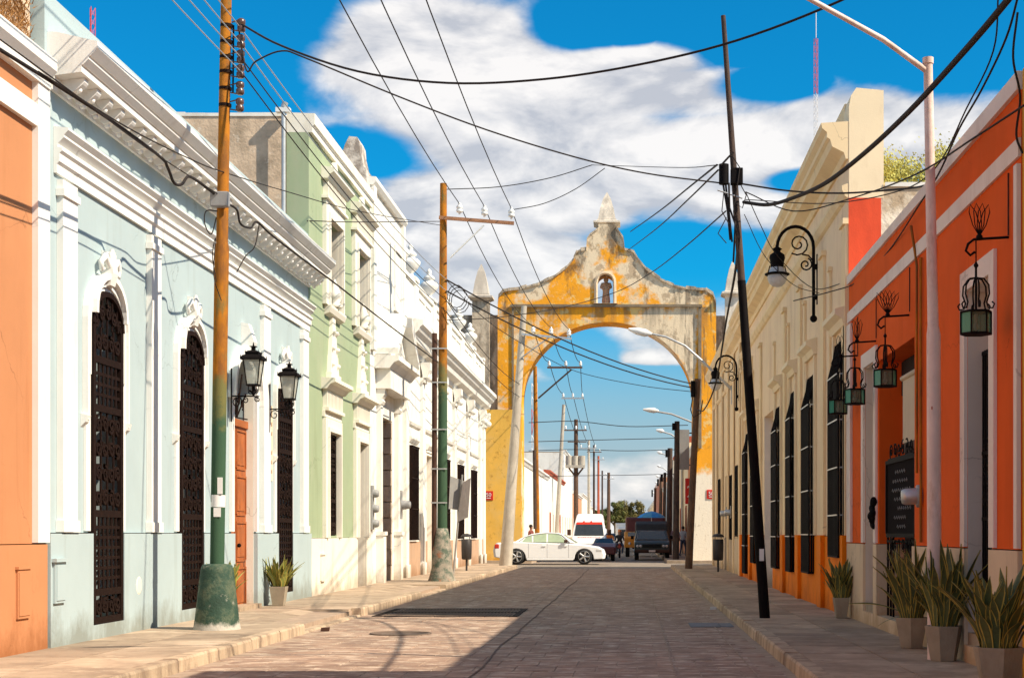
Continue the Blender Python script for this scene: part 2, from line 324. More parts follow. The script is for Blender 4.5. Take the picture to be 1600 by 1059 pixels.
def text_mesh(txt, size, depth=.01, font_align='CENTER'):
    cu = bpy.data.curves.new('t', 'FONT'); cu.body = txt; cu.size = size; cu.extrude = depth; cu.align_x = font_align; cu.align_y = 'CENTER'
    o = bpy.data.objects.new('t', cu); COL.objects.link(o); dg = bpy.context.evaluated_depsgraph_get()
    me = bpy.data.meshes.new_from_object(o.evaluated_get(dg)); bpy.data.objects.remove(o); return me
class Fac:
    """a street front in the plane X = x, facing side*X; (y along the street, z up, d out of the wall)"""
    def __init__(s, x, side): s.x = x; s.s = side
    def P(s, y, z, d=0): return (s.x+s.s*d, y, z)
    def box(s, mb, y0, y1, z0, z1, d0, d1, mi=0): mb.box(s.x+s.s*d0, s.x+s.s*d1, y0, y1, z0, z1, mi)
    def prof(s, mb, pr, y0, y1, mi=0): mb.prism([s.P(y0, z, d) for d, z in pr], (0, y1-y0, 0), mi)
    def slab(s, mb, y0, y1, z0, z1, holes, d0, d1, mi=0, mir=None):
        mir = mi if mir is None else mir
        hs = [(max(a, y0), min(b, y1), max(c, z0), min(e, z1)) for a, b, c, e in holes]; hs = [h for h in hs if h[0] < h[1] and h[2] < h[3]]
        ys = sorted({y0, y1, *[h[0] for h in hs], *[h[1] for h in hs]}); zs = sorted({z0, z1, *[h[2] for h in hs], *[h[3] for h in hs]})
        full = {}
        for i in range(len(ys)-1):
            for j in range(len(zs)-1):
                cy, cz = (ys[i]+ys[i+1])/2, (zs[j]+zs[j+1])/2
                full[i, j] = not any(h[0] < cy < h[1] and h[2] < cz < h[3] for h in hs)
        for (i, j), ok in full.items():
            if not ok: continue
            a, b, c, e = ys[i], ys[i+1], zs[j], zs[j+1]
            for d in (d0, d1): mb.add([s.P(a, c, d), s.P(b, c, d), s.P(b, e, d), s.P(a, e, d)], [(0, 1, 2, 3)], mi)
            for (di, dj), (p, q) in (((-1, 0), ((a, c), (a, e))), ((1, 0), ((b, c), (b, e))), ((0, -1), ((a, c), (b, c))), ((0, 1), ((a, e), (b, e)))):
                if not full.get((i+di, j+dj), False):
                    mb.add([s.P(*p, d0), s.P(*q, d0), s.P(*q, d1), s.P(*p, d1)], [(0, 1, 2, 3)], mir)
    def arc(s, y0, y1, zs, zt, n=14):
        c, hw = (y0+y1)/2, (y1-y0)/2
        return [(c-hw*math.cos(math.pi*i/n), zs+(zt-zs)*math.sin(math.pi*i/n)) for i in range(n+1)]
    def spandrel(s, mb, y0, y1, zs, zt, d0, d1, mi=0):
        a = s.arc(y0, y1, zs, zt); e = zt+.002
        for i in range(len(a)-1):
            (p, q), (r_, t) = a[i], a[i+1]
            mb.prism([s.P(p, q, d0), s.P(r_, t, d0), s.P(r_, e, d0), s.P(p, e, d0)], (s.s*(d1-d0), 0, 0), mi)
    def band(s, mb, y0, y1, zb, zs, zt, w, d0, d1, mi=0, n=14):
        a = s.arc(y0, y1, zs, zt, n); b = s.arc(y0-w, y1+w, zs, zt+w, n)
        a = [(y0, zb)]+a+[(y1, zb)]; b = [(y0-w, zb)]+b+[(y1+w, zb)]
        for i in range(len(a)-1):
            mb.prism([s.P(*a[i], d0), s.P(*a[i+1], d0), s.P(*b[i+1], d0), s.P(*b[i], d0)], (s.s*(d1-d0), 0, 0), mi)
    def frame(s, mb, y0, y1, z0, z1, w, d0, d1, mi=0, bottom=False):
        s.box(mb, y0-w, y0, z0, z1+w, d0, d1, mi); s.box(mb, y1, y1+w, z0, z1+w, d0, d1, mi); s.box(mb, y0, y1, z1, z1+w, d0, d1-.001, mi)
        if bottom: s.box(mb, y0-w*1.3, y1+w*1.3, z0-w*.7, z0, d0, d1+.02, mi)
    def scroll(s, mb, y, z, r, d, turns=1.4, dirn=1, ph=0, th=.012, n=14, mi=0):
        pts = []
        for i in range(n+1):
            t = i/n; a = ph+dirn*turns*2*math.pi*t; q = r*(1-.8*t); pts.append(s.P(y+q*math.cos(a), z+q*math.sin(a), d))
        mb.tube(pts, th, 4, mi, smooth=False, cap=False)
def F(parent, fac, name, mats, fn, **k):
    mb = MB(); fn(mb); return mb.build(name, mats, parent, **k)
def dado(h, fac, m, y0, y1, z0, z1, holes, d0, d1):
    """one piece of dado for each stretch between doorways that reach the ground"""
    cuts = sorted((a, b) for a, b, c, e in holes if c <= z0+.01); ys = [y0]+[q for c in cuts for q in c]+[y1]
    for a, b in zip(ys[::2], ys[1::2]):
        if b-a > .05: F(h, fac, 'dado', m, lambda mb: fac.slab(mb, a, b, z0, z1, [q for q in holes if q[2] > z0+.01 and q[0] < b and q[1] > a], d0, d1))
def core(h, fac, y0, y1, ztop, depth=9.0, m=M_roof, wallm=None, d0=-.4):
    mb = MB(); fac.box(mb, y0+.003, y1-.003, 0, ztop, d0, -depth); mb.build('rear_wall', wallm or m, h)
    mb = MB(); fac.box(mb, y0+.003, y1-.003, ztop+.003, ztop+.1, d0, -depth); mb.build('roof', m, h)

# ------------------------------------------------------------------ ground, road, pavements
XL, XR = -6.5, 3.35
KL, KR = -4.55, 1.63
mb = MB(); mb.box(-2500, 2500, -300, 5000, -1.0, -.03); struct(mb.build('ground', M_far, origin=(0, 0, -.03)))
mb = MB(); mb.box(-60, 60, 62.0, 74.5, -.03, -.008); cs = struct(mb.build('cross_street', M_asph, origin=(0, 68, 0)))
mb = MB(); mb.box(KL-.1, KR+.1, 76, 330, -.03, -.006); mb.box(KL+.1, KR-.1, 61.8, 76, -.0079, -.006); struct(mb.build('far_road', M_asph, origin=(0, 190, 0)))
mb = MB(); mb.box(KL-.02, KR+.02, -8, 61.8, -.05, -.003); road = struct(mb.build('road', M_roadj, origin=(0, 20, 0)))
# stamped blocks: individual pieces near, one mesh beyond
bw, bl = .42, .62
def block_mesh(k):
    mb = MB(); a, b = bw/2-.0025, bl/2-.0035; h = .003*random.uniform(.3, 1.5)
    pts = [(-a, -b), (a, -b), (a, b), (-a, b)]; tilt = [random.uniform(-.0025, .0025) for _ in range(4)]
    top = [(x*.97, y*.98, h+t) for (x, y), t in zip(pts, tilt)]; bot = [(x, y, -.02) for x, y in pts]
    mb.add(bot+top, [(4, 5, 6, 7), (0, 1, 5, 4), (1, 2, 6, 5), (2, 3, 7, 6), (3, 0, 4, 7)]); return mb
BM = [block_mesh(k) for k in range(8)]; BMe = [b.mesh('paver', M_road) for b in BM]
far = MB(); cnt = 0; nx = int((KR-KL)/bw)
j = 0; y = 6.0; cand = []
while y < 61.6:
    off = bw*.5 if j % 2 else 0
    for i in range(nx+1):
        x = KL+off+bw*(i+.5)
        if x > KR-bw*.35: continue
        if 25.9 < y < 28.4 and -4.3 < x < -1.95: continue
        cand.append((x, y))
    y += bl; j += 1
vis = [c for c in cand if c[1] > 14.9][:300]; vset = set(vis)
for (x, y) in cand:
    k = random.randrange(8)
    if (x, y) in vset: inst('paver', BMe[k], road, (x, y, 0))
    else:
        b = BM[k]; far.add([(p[0]+x, p[1]+y, p[2]) for p in b.v], b.f)
far.build('far_pavers', M_road, road, stuff=True)
def crack(mb, pts, w, z):
    for (x0, y0), (x1, y1) in zip(pts, pts[1:]): mb.prism([(x0-w, y0, z), (x0+w, y0, z), (x1+w, y1, z), (x1-w, y1, z)], (0, 0, .003))
mb = MB(); y = 6; x = -1.56; pts = []
while y < 61: pts.append((x, y)); y += 1.1; x += random.uniform(-.035, .035); x = max(-1.66, min(-1.5, x))
crack(mb, pts, .010, .0085); mb.build('expansion_joint', mat('bitumen_joint', (.16, .115, .09), .9, .2, 6, .3), road)
mb = MB()
for xx in (.45, 1.25):
    crack(mb, [(xx+random.uniform(-.01, .01), 10+1.2*i) for i in range(20)], .009, .0082)
mb.build('minor_joint', M_roadj, road)
# drain grate, manhole, small cover
g = thing('drain_grate', 'long dark iron drain grate set across the left lane of the road', 'drain grate', (-2.95, 27.4, 0))
mb = MB(); mb.box(-4.35, -1.9, 25.8, 28.5, -.011, -.004); mb.build('pit', M_dark, g)
mb = MB()
for a in ((-4.35, -1.9, 25.8, 25.9), (-4.35, -1.9, 28.4, 28.5), (-4.35, -1.9, 27.1, 27.2), (-4.35, -4.25, 25.901, 28.399), (-2.0, -1.9, 25.901, 28.399)): mb.box(*a, -.003, .012)
mb.build('frame', M_iron, g)
sb = MB(); sb.box(-.016, .016, -.59, .59, 0, .010); sm_ = sb.mesh('bar', mat('dusty_iron', (.14, .10, .075), .8, .3, 8, .3))
for i in range(38):
    for yy in (26.5, 27.8): inst('bar', sm_, g, (-4.22+i*.0585, yy, -.002))
mb = MB(); mb.lathe((-3.2, 21.4, .004), [(.01, .006), (.38, .006), (.38, .012), (.43, .012), (.43, 0)], 24, 0); tag(mb.build('manhole_cover', mat('dusty_iron', (.14, .10, .075), .8, .3, 8, .3), origin=(-3.2, 21.4, 0)), 'round flat manhole cover in the sunlit patch of the left lane', 'manhole cover')
mb = MB(); mb.box(.9, 1.35, 22.9, 23.9, .002, .014); mb.box(1.36, 1.55, 22.95, 23.85, .002, .012); tag(mb.build('utility_cover', mat('worn_blue_steel', (.16, .17, .19), .7, .3, 8, .2), origin=(1.2, 23.4, 0)), 'small bluish metal utility cover in the road by the right kerb', 'utility cover')
# kerbs and pavements
def pavement(name, fac_x, kx, s, ramps, y0, y1, zt=.13):
    base = MB(); lo, hi = sorted((fac_x, kx)); base.box(lo+(.16 if s < 0 else 0)-(3 if s > 0 and 0 else 0), hi-(.16 if s > 0 else 0), y0, y1, -.03, zt-.035)
    p = struct(base.build(name, M_roadj, origin=((fac_x+kx)/2, (y0+y1)/2, 0)))
    return p
KW = .17
def slabs(p, x0, x1, ncol, y0, y1, ln, ramps, zt, outer):
    w = (x1-x0)/ncol; cache = {}
    y = y0; n = 0; rest = MB()
    while y < y1-.05:
        l_ = min(ln, y1-y)
        for c in range(ncol):
            xc = x0+w*(c+.5); dz = 0
            for a, b in ramps:
                if a < y+l_/2 < b and ((outer > 0 and c == ncol-1) or (outer < 0 and c == 0)): dz = 1
            key = (round(l_, 2), dz, random.randrange(3))
            if key not in cache:
                m = MB(); a_, b_ = w/2-.006, l_/2-.006; t = random.uniform(-.002, .002)
                e = -.09 if dz else 0
                zz = [e if outer < 0 else 0, e if outer > 0 else 0]
                m.add([(-a_, -b_, -.04+min(0, zz[0])), (a_, -b_, -.04+min(0, zz[1])), (a_, b_, -.04+min(0, zz[1])), (-a_, b_, -.04+min(0, zz[0])), (-a_*.995, -b_*.995, zz[0]+t), (a_*.995, -b_*.995, zz[1]), (a_*.995, b_*.995, zz[1]-t), (-a_*.995, b_*.995, zz[0])],
                      [(4, 5, 6, 7), (0, 1, 5, 4), (1, 2, 6, 5), (2, 3, 7, 6), (3, 0, 4, 7)])
                cache[key] = m, m.mesh('paving_slab', M_pave)
            if 13 < y < 62 and n < 290: inst('paving_slab', cache[key][1], p, (xc, y+l_/2, zt)); n += 1
            else:
                m = cache[key][0]; rest.add([(a[0]+xc, a[1]+y+l_/2, a[2]+zt) for a in m.v], m.f)
        y += ln
    if rest.v: rest.build('hidden_paving', M_pave, p)
def kerbs(p, x0, x1, y0, y1, ln, ramps, zt, s):
    y = y0; m = {}
    for key, h in (('n', zt+.006), ('r', .035)):
        for k in range(3):
            q = MB(); a = (x1-x0)/2; b = ln/2-.008; e = .025; hh = h+random.uniform(-.008, .004)
            if s > 0: prof = [(-a, -.05), (a, -.05), (a-.01, hh-e), (a-e, hh), (-a, hh)]
            else: prof = [(-a, -.05), (a, -.05), (a, hh), (-a+e, hh), (-a+.01, hh-e)]
            q.prism([(x, -b, z) for x, z in prof], (0, 2*b, 0)); m[key, k] = q.mesh('kerb_stone', M_kerb)
    while y < y1:
        c = y+ln/2; r = any(a < c < b for a, b in ramps)
        inst('kerb_stone', m['r' if r else 'n', random.randrange(3)], p, ((x0+x1)/2+random.uniform(-.006, .006), c, 0), (0, 0, random.uniform(-.004, .004))); y += ln
RL = [(22, 25.7), (33, 38.5)]; RR = [(30.5, 34)]
pl = pavement('left_pavement', XL-.3, KL, 1, RL, 2, 61.5); slabs(pl, XL-.02, KL-KW, 2, 2, 61.5, 1.25, RL, .13, 1); kerbs(pl, KL-KW, KL, 2, 61.5, 1.5, RL, .13, 1)
pr = pavement('right_pavement', XR+.3, KR, -1, RR, 2, 61.5); slabs(pr, KR+KW, XR+.02, 2, 2, 61.5, 1.1, [], .13, -1); kerbs(pr, KR, KR+KW, 2, 61.5, 1.2, [], .13, -1)
# pavement corners reaching round to the cross street, pavements beyond the crossing
mb = MB(); mb.box(-40, -6.8, 68.01, 69.6, -.03, .12); mb.prism([(-7, 61.5, -.03), (-4.55, 61.5, -.03), (-4.9, 63.2, -.03), (-5.6, 64.8, -.03), (-6.9, 66, -.03), (-7, 69.6, -.03)], (0, 0, .155)); struct(mb.build('left_corner_pavement', M_pave, origin=(-6, 64, 0)))
mb = MB(); mb.prism([(4, 61.5, -.03), (1.63, 61.5, -.03), (1.8, 62.6, -.03), (2.4, 63.8, -.03), (4, 64.2, -.03)], (0, 0, .155)); mb.box(4, 40, 61.9, 64.2, -.03, .12); struct(mb.build('right_corner_pavement', M_pave, origin=(3, 63, 0)))
mb = MB(); mb.box(-8, KL-.1, 72.2, 330, -.03, .12); struct(mb.build('far_left_pavement', M_pave, origin=(-6, 150, 0)))
mb = MB(); mb.box(KR+.1, 5.5, 72.2, 330, -.03, .12); struct(mb.build('far_right_pavement', M_pave, origin=(3, 150, 0)))

# ------------------------------------------------------------------ shared facade pieces
LF = Fac(XL, 1); RF = Fac(XR, -1)
def grille(fac, y0, y1, z0, z1, d, parent, mats=M_iron, arched=0, name='grille'):
    mb = MB(); w = .085; zt = z1-arched
    fac.box(mb, y0, y0+w, z0, zt, d-.03, d+.02); fac.box(mb, y1-w, y1, z0, zt, d-.03, d+.02)
    H = z1-z0; fr = [0, .075, .085, .30, .335, .60, .635, .77, .80]
    rails = [0, .085, .32, .635, .78]
    for f_ in rails: fac.box(mb, y0+w, y1-w, z0+H*f_, z0+H*f_+.085, d-.028, d+.018)
    if arched:
        a = fac.arc(y0+.01, y1-.01, zt, z1-.02)
        mb.tube([fac.P(p, q, d) for p, q in a], .045, 4, 0, smooth=False)
        for i in range(1, 6):
            t = i/6; yy = y0+(y1-y0)*t; zz = zt+arched*math.sin(math.acos(1-2*t))-.03; fac.box(mb, yy-.016, yy+.016, zt-.02, zz, d-.012, d+.005)
        for i in range(5): t = (i+.5)/5; fac.scroll(mb, y0+(y1-y0)*t, zt+arched*.42*math.sin(math.pi*t), .10, d, 1.5, 1 if i % 2 else -1, i, .024, 10)
    else: fac.box(mb, y0+w, y1-w, z1-.05, z1, d-.028, d+.018)
    yi0, yi1 = y0+w, y1-w; W_ = yi1-yi0
    def lattice(a, b):                         # crossed bars
        n = 5; k = max(3, int((b-a)/.11))
        for i in range(1, n+1):
            yy = yi0+W_*i/(n+1); fac.box(mb, yy-.022, yy+.022, a, b, d-.012, d+.006)
        for i in range(1, k):
            zz = a+(b-a)*i/k; fac.box(mb, yi0, yi1, zz-.02, zz+.02, d-.011, d+.004)
    def scrolls(a, b):
        for i in (1, 2, 3):
            yy = yi0+W_*i/4; fac.box(mb, yy-.018, yy+.018, a, b, d-.014, d+.004)
        r = W_/8.6; k = max(1, int((b-a)/(r*2.35)))
        for q in range(k):
            zc = a+(b-a)*(q+.5)/k
            for c in range(4):
                fac.scroll(mb, yi0+W_*(c+.5)/4, zc, r, d, 1.5, 1 if (q+c) % 2 else -1, .6*q+c, .024, 10)
    e = .085
    scrolls(z0+e, z0+H*.085); lattice(z0+H*.085+e, z0+H*.32); scrolls(z0+H*.32+e, z0+H*.635); lattice(z0+H*.635+e, z0+H*.78); scrolls(z0+H*.78+e, zt-.02)
    o = mb.build(name, mats, parent); return o
def bars(fac, y0, y1, z0, z1, d, parent, mats=M_iron, n=8, name='grille', rails=(.0, .33, .66, .985)):
    mb = MB()
    for i in range(n+1):
        yy = y0+.02+(y1-y0-.04)*i/n; fac.box(mb, yy-.013, yy+.013, z0, z1, d-.013, d+.013)
    for f_ in rails: zz = z0+(z1-z0)*f_; fac.box(mb, y0, y1, zz, zz+.035, d-.02, d+.017)
    return mb.build(name, mats, parent)
def leafdoor(fac, y0, y1, z0, z1, d, parent, m, name='door', rows=4, cols=2):
    mb = MB(); fac.box(mb, y0, y1, z0, z1, d-.05, d); 
    for c in range(cols):
        for r_ in range(rows):
            a = y0+(y1-y0)*c/cols+.07; b = y0+(y1-y0)*(c+1)/cols-.07; p = z0+(z1-z0)*r_/rows+.08; q = z0+(z1-z0)*(r_+1)/rows-.08
            fac.frame(mb, a, b, p, q, .035, d, d+.02); fac.box(mb, a, b, p-.03, p, d, d+.019); fac.box(mb, a+.05, b-.05, p+.05, q-.05, d, d+.012)
    o = mb.build(name, m, parent)
    h = MB(); h.ball(fac.P((y0+y1)/2+.08, z0+1.1, d+.05), .035); h.build('handle', M_black, o); return o

# ------------------------------------------------------------------ LEFT: peach house
h = thing('peach_house', 'peach orange house front with white trim at the left edge', 'house', (XL, 12, 0))
F(h, LF, 'wall', M_peach, lambda mb: LF.slab(mb, 3, 17, 1.29, 6.3, [], -.4, 0))
F(h, LF, 'dado', M_peach, lambda mb: LF.slab(mb, 3, 17, 0, 1.28, [], -.4, .05))
F(h, LF, 'cornice', M_tealp, lambda mb: (LF.prof(mb, [(-.4, 6.301), (.09, 6.301), (.09, 6.42), (.16, 6.5), (.16, 6.62), (-.4, 6.68)], 3, 16.995)))
F(h, LF, 'trim_band', M_tealp, lambda mb: (LF.box(mb, 3, 16.68, 5.82, 6.06, .002, .06), LF.box(mb, 16.68, 17.02, 1.3, 6.3, .002, .07)))
b = F(h, LF, 'meter_cover', M_peach, lambda mb: (LF.box(mb, 16.12, 16.45, .5, 1.02, .051, .075), LF.box(mb, 16.10, 16.47, 1.021, 1.05, .051, .09), LF.box(mb, 16.14, 16.43, .53, .99, .076, .083)))
core(h, LF, 3, 17, 6.2, wallm=M_oldgrey)
mb = MB(); mb.box(XL-.9, XL-.12, 3, 16.93, 6.69, 7.75); tag(mb.build('old_parapet_wall', M_oldgrey, origin=(XL-.6, 10, 6.3)), 'crumbling brown old wall above the peach house, top left corner', 'wall')
mb = MB()
for i in range(9000):
    x = XL-.12+random.random()**2*.12; y = random.uniform(12.2, 16.75); z = 6.7+random.random()*.95
    a = random.uniform(0, 6.28); l_ = random.uniform(.05, .16); w = .007
    dx, dy, dz = math.cos(a)*l_*.6, math.sin(a)*l_*.6, l_*random.uniform(.2, 1)
    mb.add([(x-w, y, z), (x+w, y, z), (x+dx, y+dy, z+dz)], [(0, 1, 2)])
struct_w = mb.build('dry_weeds', M_dry, origin=(XL-.4, 15, 6.7)); struct_w['kind'] = 'stuff'; tag(struct_w, 'dry brown weeds growing over the old wall top left', 'weeds')

# ------------------------------------------------------------------ LEFT: teal house
h = thing('teal_house', 'long pale teal house with white mouldings, bracketed cornice and ornate window grilles', 'house', (XL, 24, 0))
A, B = 17.04, 31.0
wins = [(18.4, 19.52), (22.02, 23.2), (28.1, 29.3)]; door = (25.0, 26.5)
holes = [(a, b, .3, 4.4) for a, b in wins]+[(door[0], door[1], .0, 4.3)]
def f(mb):
    LF.slab(mb, A, B, 1.41, 6.36, holes, -.45, 0); LF.box(mb, A, 17.118, 6.361, 6.989, -.45, 0)
    for a, b in wins+[door]: LF.spandrel(mb, a, b, 3.95 if (a, b) != door else 3.7, 4.4 if (a, b) != door else 4.3, -.449, -.001)
F(h, LF, 'wall', M_teal, f)
dado(h, LF, M_teal, A, B, 0, 1.40, holes, -.45, .07)
F(h, LF, 'parapet', M_teal, lambda mb: LF.box(mb, A, B, 6.99, 7.43, -.46, 0))
COR = [(-.45, 6.36), (.04, 6.36), (.05, 6.42), (.08, 6.44), (.08, 6.50), (.38, 6.54), (.38, 6.62), (.40, 6.62), (.46, 6.685), (.46, 6.715), (.48, 6.72), (.56, 6.81), (.56, 6.88), (.1, 6.985), (-.45, 6.985)]
F(h, LF, 'cornice', M_tealp, lambda mb: LF.prof(mb, [(d, z+.001) for d, z in COR], 17.12, B))
FRZ = [(.002, 5.46), (.04, 5.46), (.04, 5.56), (.07, 5.59), (.07, 5.68), (.10, 5.71), (.10, 5.745), (.05, 5.75), (.05, 5.79), (.12, 5.86), (.12, 5.885), (.17, 5.94), (.17, 5.965), (.002, 5.985)]
F(h, LF, 'frieze', M_tealp, lambda mb: LF.prof(mb, FRZ, 17.3, B-.02))
bk = MB(); Z0 = Fac(0, 1)
Z0.prof(bk, [(.08, 6.38), (.13, 6.35), (.2, 6.37), (.27, 6.42), (.32, 6.46), (.34, 6.49), (.34, 6.53), (.08, 6.503)], -.065, .065); bk.ball((.26, 0, 6.41), .035, 8); bk.ball((.15, 0, 6.345), .035, 8)
bke = bk.mesh('bracket', M_tealp)
for i in range(33): inst('bracket', bke, h, (XL, A+.35+i*.42, 0))
for a, b in ((17.4, 17.86), (20.62, 21.05), (26.95, 27.45), (30.2, 30.7)):
    F(h, LF, 'pilaster', M_tealp, lambda mb: (LF.box(mb, a, b, 1.415, 5.41, .002, .075), LF.box(mb, a-.03, b+.03, 5.22, 5.3, .002, .10), LF.box(mb, a-.03, b+.03, 1.416, 1.55, .002, .095)))
for k, (a, b) in enumerate(wins):
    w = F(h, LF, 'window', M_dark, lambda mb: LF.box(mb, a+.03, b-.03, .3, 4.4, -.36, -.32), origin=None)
    def sh(mb):
        for s_ in range(2):
            y0_ = a+.05+(b-a)/2*s_; y1_ = y0_+(b-a)/2-.06
            n = 26
            for i in range(n): zz = .4+i*3.5/n; LF.box(mb, y0_+.05, y1_-.05, zz, zz+.07, -.319, -.295)
            LF.frame(mb, y0_+.045, y1_-.045, .33, 4.1, .045, -.319, -.285)
    F(w, LF, 'shutter', M_shut, sh)
    grille(LF, a+.02, b-.02, .3, 4.36, .045, w, arched=.43)
    def fr(mb):
        LF.band(mb, a, b, 1.43, 3.95, 4.38, .15, .002, .035); LF.band(mb, a-.04, b+.04, 3.3, 3.95, 4.43, .05, .036, .06); LF.band(mb, a-.15, b+.15, 2.75, 3.97, 4.54, .045, .002, .075)
        c = (a+b)/2
        LF.band(mb, a+.05, b-.05, 4.05, 4.1, 4.52, .07, .036, .12)
        LF.prof(mb, [(.002, 4.42), (.11, 4.45), (.15, 4.6), (.12, 4.8), (.07, 4.86), (.002, 4.88)], c-.09, c+.09)
        for s_ in (-1, 1):
            mb.tube([LF.P(c+s_*.08, 4.68, .09), LF.P(c+s_*.22, 4.78, .09), LF.P(c+s_*.33, 4.70, .08), LF.P(c+s_*.30, 4.6, .08), LF.P(c+s_*.22, 4.63, .08)], [.04, .045, .035, .028, .02], 6)
            q = c+s_*((b-a)/2+.19); LF.prof(mb, [(.002, 2.66), (.06, 2.72), (.085, 2.80), (.002, 2.82)], q-.06, q+.06)
        for q in range(-2, 3): mb.tube([LF.P(c, 4.56, .13), LF.P(c+q*.04, 4.84+.03*(2-abs(q)), .10)], [.016, .028], 6)
    F(w, LF, 'surround', M_tealp, fr)
w = F(h, LF, 'reveal', M_tealp, lambda mb: (LF.box(mb, door[0]-.14, door[0]-.002, 1.43, 3.7, .003, .06), LF.box(mb, door[1]+.002, door[1]+.14, 1.43, 3.7, .003, .06), LF.band(mb, door[0], door[1], 3.7, 3.7, 4.31, .14, .002, .07),
      LF.band(mb, door[0]-.14, door[1]+.14, 3.6, 3.7, 4.45, .08, .002, .14), LF.prof(mb, [(.002, 4.4), (.16, 4.43), (.22, 4.6), (.12, 4.9), (.002, 4.92)], door[0]+.64, door[0]+.86)))
F(h, LF, 'jamb', M_cream, lambda mb: (LF.box(mb, door[1]-.012, door[1]-.002, .0, 3.9, -.16, -.002), LF.box(mb, door[0]+.002, door[0]+.012, .0, 3.9, -.16, -.002)))
d_ = leafdoor(LF, door[0]+.015, door[1]-.015, .1, 3.2, -.13, h, M_door, rows=4)
F(h, LF, 'transom', M_door, lambda mb: LF.box(mb, door[0]+.015, door[1]-.015, 3.2, 3.32, -.17, -.09))
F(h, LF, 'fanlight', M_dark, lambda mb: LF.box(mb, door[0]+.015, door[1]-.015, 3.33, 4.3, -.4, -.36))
def fl(mb):
    for q in range(7):
        a = math.pi*q/6; mb.tube([LF.P(25.75, 3.34, -.1), LF.P(25.75+.7*math.cos(a), 3.36+.85*math.sin(a), -.1)], .014, 4, 0, False)
    for q in range(6): LF.scroll(mb, 25.2+q*.22, 3.55+.22*math.sin(math.pi*(q+.5)/6), .1, -.15, 1.4, 1, q, .014)
F(h, LF, 'fanlight_grille', M_iron, fl)
F(h, LF, 'doorstep', M_kerb, lambda mb: LF.box(mb, door[0], door[1], .0, .2, -.3, .14))
F(h, LF, 'meter_cover', M_teal, lambda mb: (LF.box(mb, 17.1, 17.42, .62, 1.08, .071, .1), LF.box(mb, 17.06, 17.46, 1.081, 1.12, .071, .13), LF.box(mb, 17.13, 17.39, .65, 1.05, .101, .11)))
F(h, LF, 'patch', M_cream, lambda mb: mb.lathe(LF.P(20.1, .72, .07), [(.002, .008), (.10, .006), (.12, 0)], 11, 0, False, Matrix.Rotation(R(90), 3, 'Y')))
core(h, LF, A, B, 6.95, d0=-.46)
# enamel letter plates beside the door
pq = thing('address_plaque', 'tall narrow cream plaque with small brown writing beside the teal house door', 'plaque', LF.P(27.68, 2.9, .01))
F(pq, LF, 'panel', M_creamt, lambda mb: LF.box(mb, 27.55, 27.82, 2.35, 3.7, .003, .02))
for i in range(7):
    if i == 3: continue
    F(pq, LF, 'line_of_print', M_tan, lambda mb: [LF.box(mb, 27.6+.045*q, 27.63+.045*q, 3.5-i*.17, 3.56-i*.17+.02*(q % 2), .021, .024) for q in range(4)])
# two wall lanterns
def wall_lantern(y, label):
    c = XL+.52; z = 4.13
    t = thing('wall_lantern', label, 'lantern', (XL, y, 3.7), 'wrought iron lanterns beside the teal house door')
    F(t, LF, 'wall_plate', M_black, lambda mb: LF.box(mb, y-.03, y+.03, 3.0, 4.0, .078, .095))
    def br(mb):
        mb.tube([(XL+.09, y, 3.48), (c, y, 3.48), (c+.1, y, 3.45)], .013, 6)
        Yf = lambda q, w_: (q, y, w_)
        for (x0, zz, r_, dr, ph) in ((XL+.2, 3.36, .11, 1, .2), (XL+.36, 3.40, .06, -1, 2), (c+.08, 3.42, .065, 1, 1), (c-.06, 3.56, .05, -1, 0), (c+.06, 3.58, .05, 1, 3)):
            pts = [(x0+r_*(1-.75*i/14)*math.cos(ph+dr*8*i/14), y, zz+r_*(1-.75*i/14)*math.sin(ph+dr*8*i/14)) for i in range(15)]; mb.tube(pts, .011, 5)
        mb.tube([(c, y, 3.48), (c, y, 3.66)], .02, 6); mb.ball((c, y, 3.54), .045, 8)
        for s_ in (-1, 1):
            for ax in (0, 1):
                mb.tube([(c, y, 3.52), (c+s_*.1*(1-ax), y+s_*.1*ax, 3.6), (c+s_*.09*(1-ax), y+s_*.09*ax, 3.69)], .01, 5)
    F(t, LF, 'bracket', M_black, br)
    def fr(mb):
        for sx in (-1, 1):
            for sy in (-1, 1): mb.tube([(c+sx*.105, y+sy*.105, 3.69), (c+sx*.165, y+sy*.165, 4.15)], .014, 4, 0, False)
        mb.box(c-.12, c+.12, y-.12, y+.12, 3.67, 3.70); mb.box(c-.215, c+.215, y-.215, y+.215, 4.15, 4.185)
        mb.lathe((c, y, 4.186), [(.30, 0), (.24, .05), (.18, .06), (.18, .10), (.2, .105), (.12, .14), (.05, .15), (.05, .21), (.09, .215), (.09, .225), (.02, .235), (.008, .3)], 4, 0, False, None, math.pi/4)
        for sx in (-1, 1):
            for sy in (-1, 1):
                mb.tube([(c+sx*.205, y+sy*.205, 4.18), (c+sx*.205, y+sy*.205, 4.25)], [.014, .003], 5); mb.tube([(c+sx*.13, y+sy*.13, 4.27), (c+sx*.13, y+sy*.13, 4.34)], [.012, .003], 5)
    F(t, LF, 'frame', M_black, fr)
    for k in range(4):
        a = k*math.pi/2; rt = Matrix.Rotation(a, 3, 'Z'); m = MB()
        m.add([Vector((c, y, 0))+rt @ Vector(p) for p in ((.1, -.095, 3.7), (.1, .095, 3.7), (.158, .153, 4.148), (.158, -.153, 4.148))], [(0, 1, 2, 3)]); m.build('pane', M_glass, t)
    F(t, LF, 'bulb', M_cer, lambda mb: (mb.ball((c, y, 3.86), .05, 10, 0, 1.5), mb.tube([(c, y, 3.7), (c, y, 3.8)], .025, 8)))
    t.scale = (.82, .82, .86); t.location.z += .1
    return t
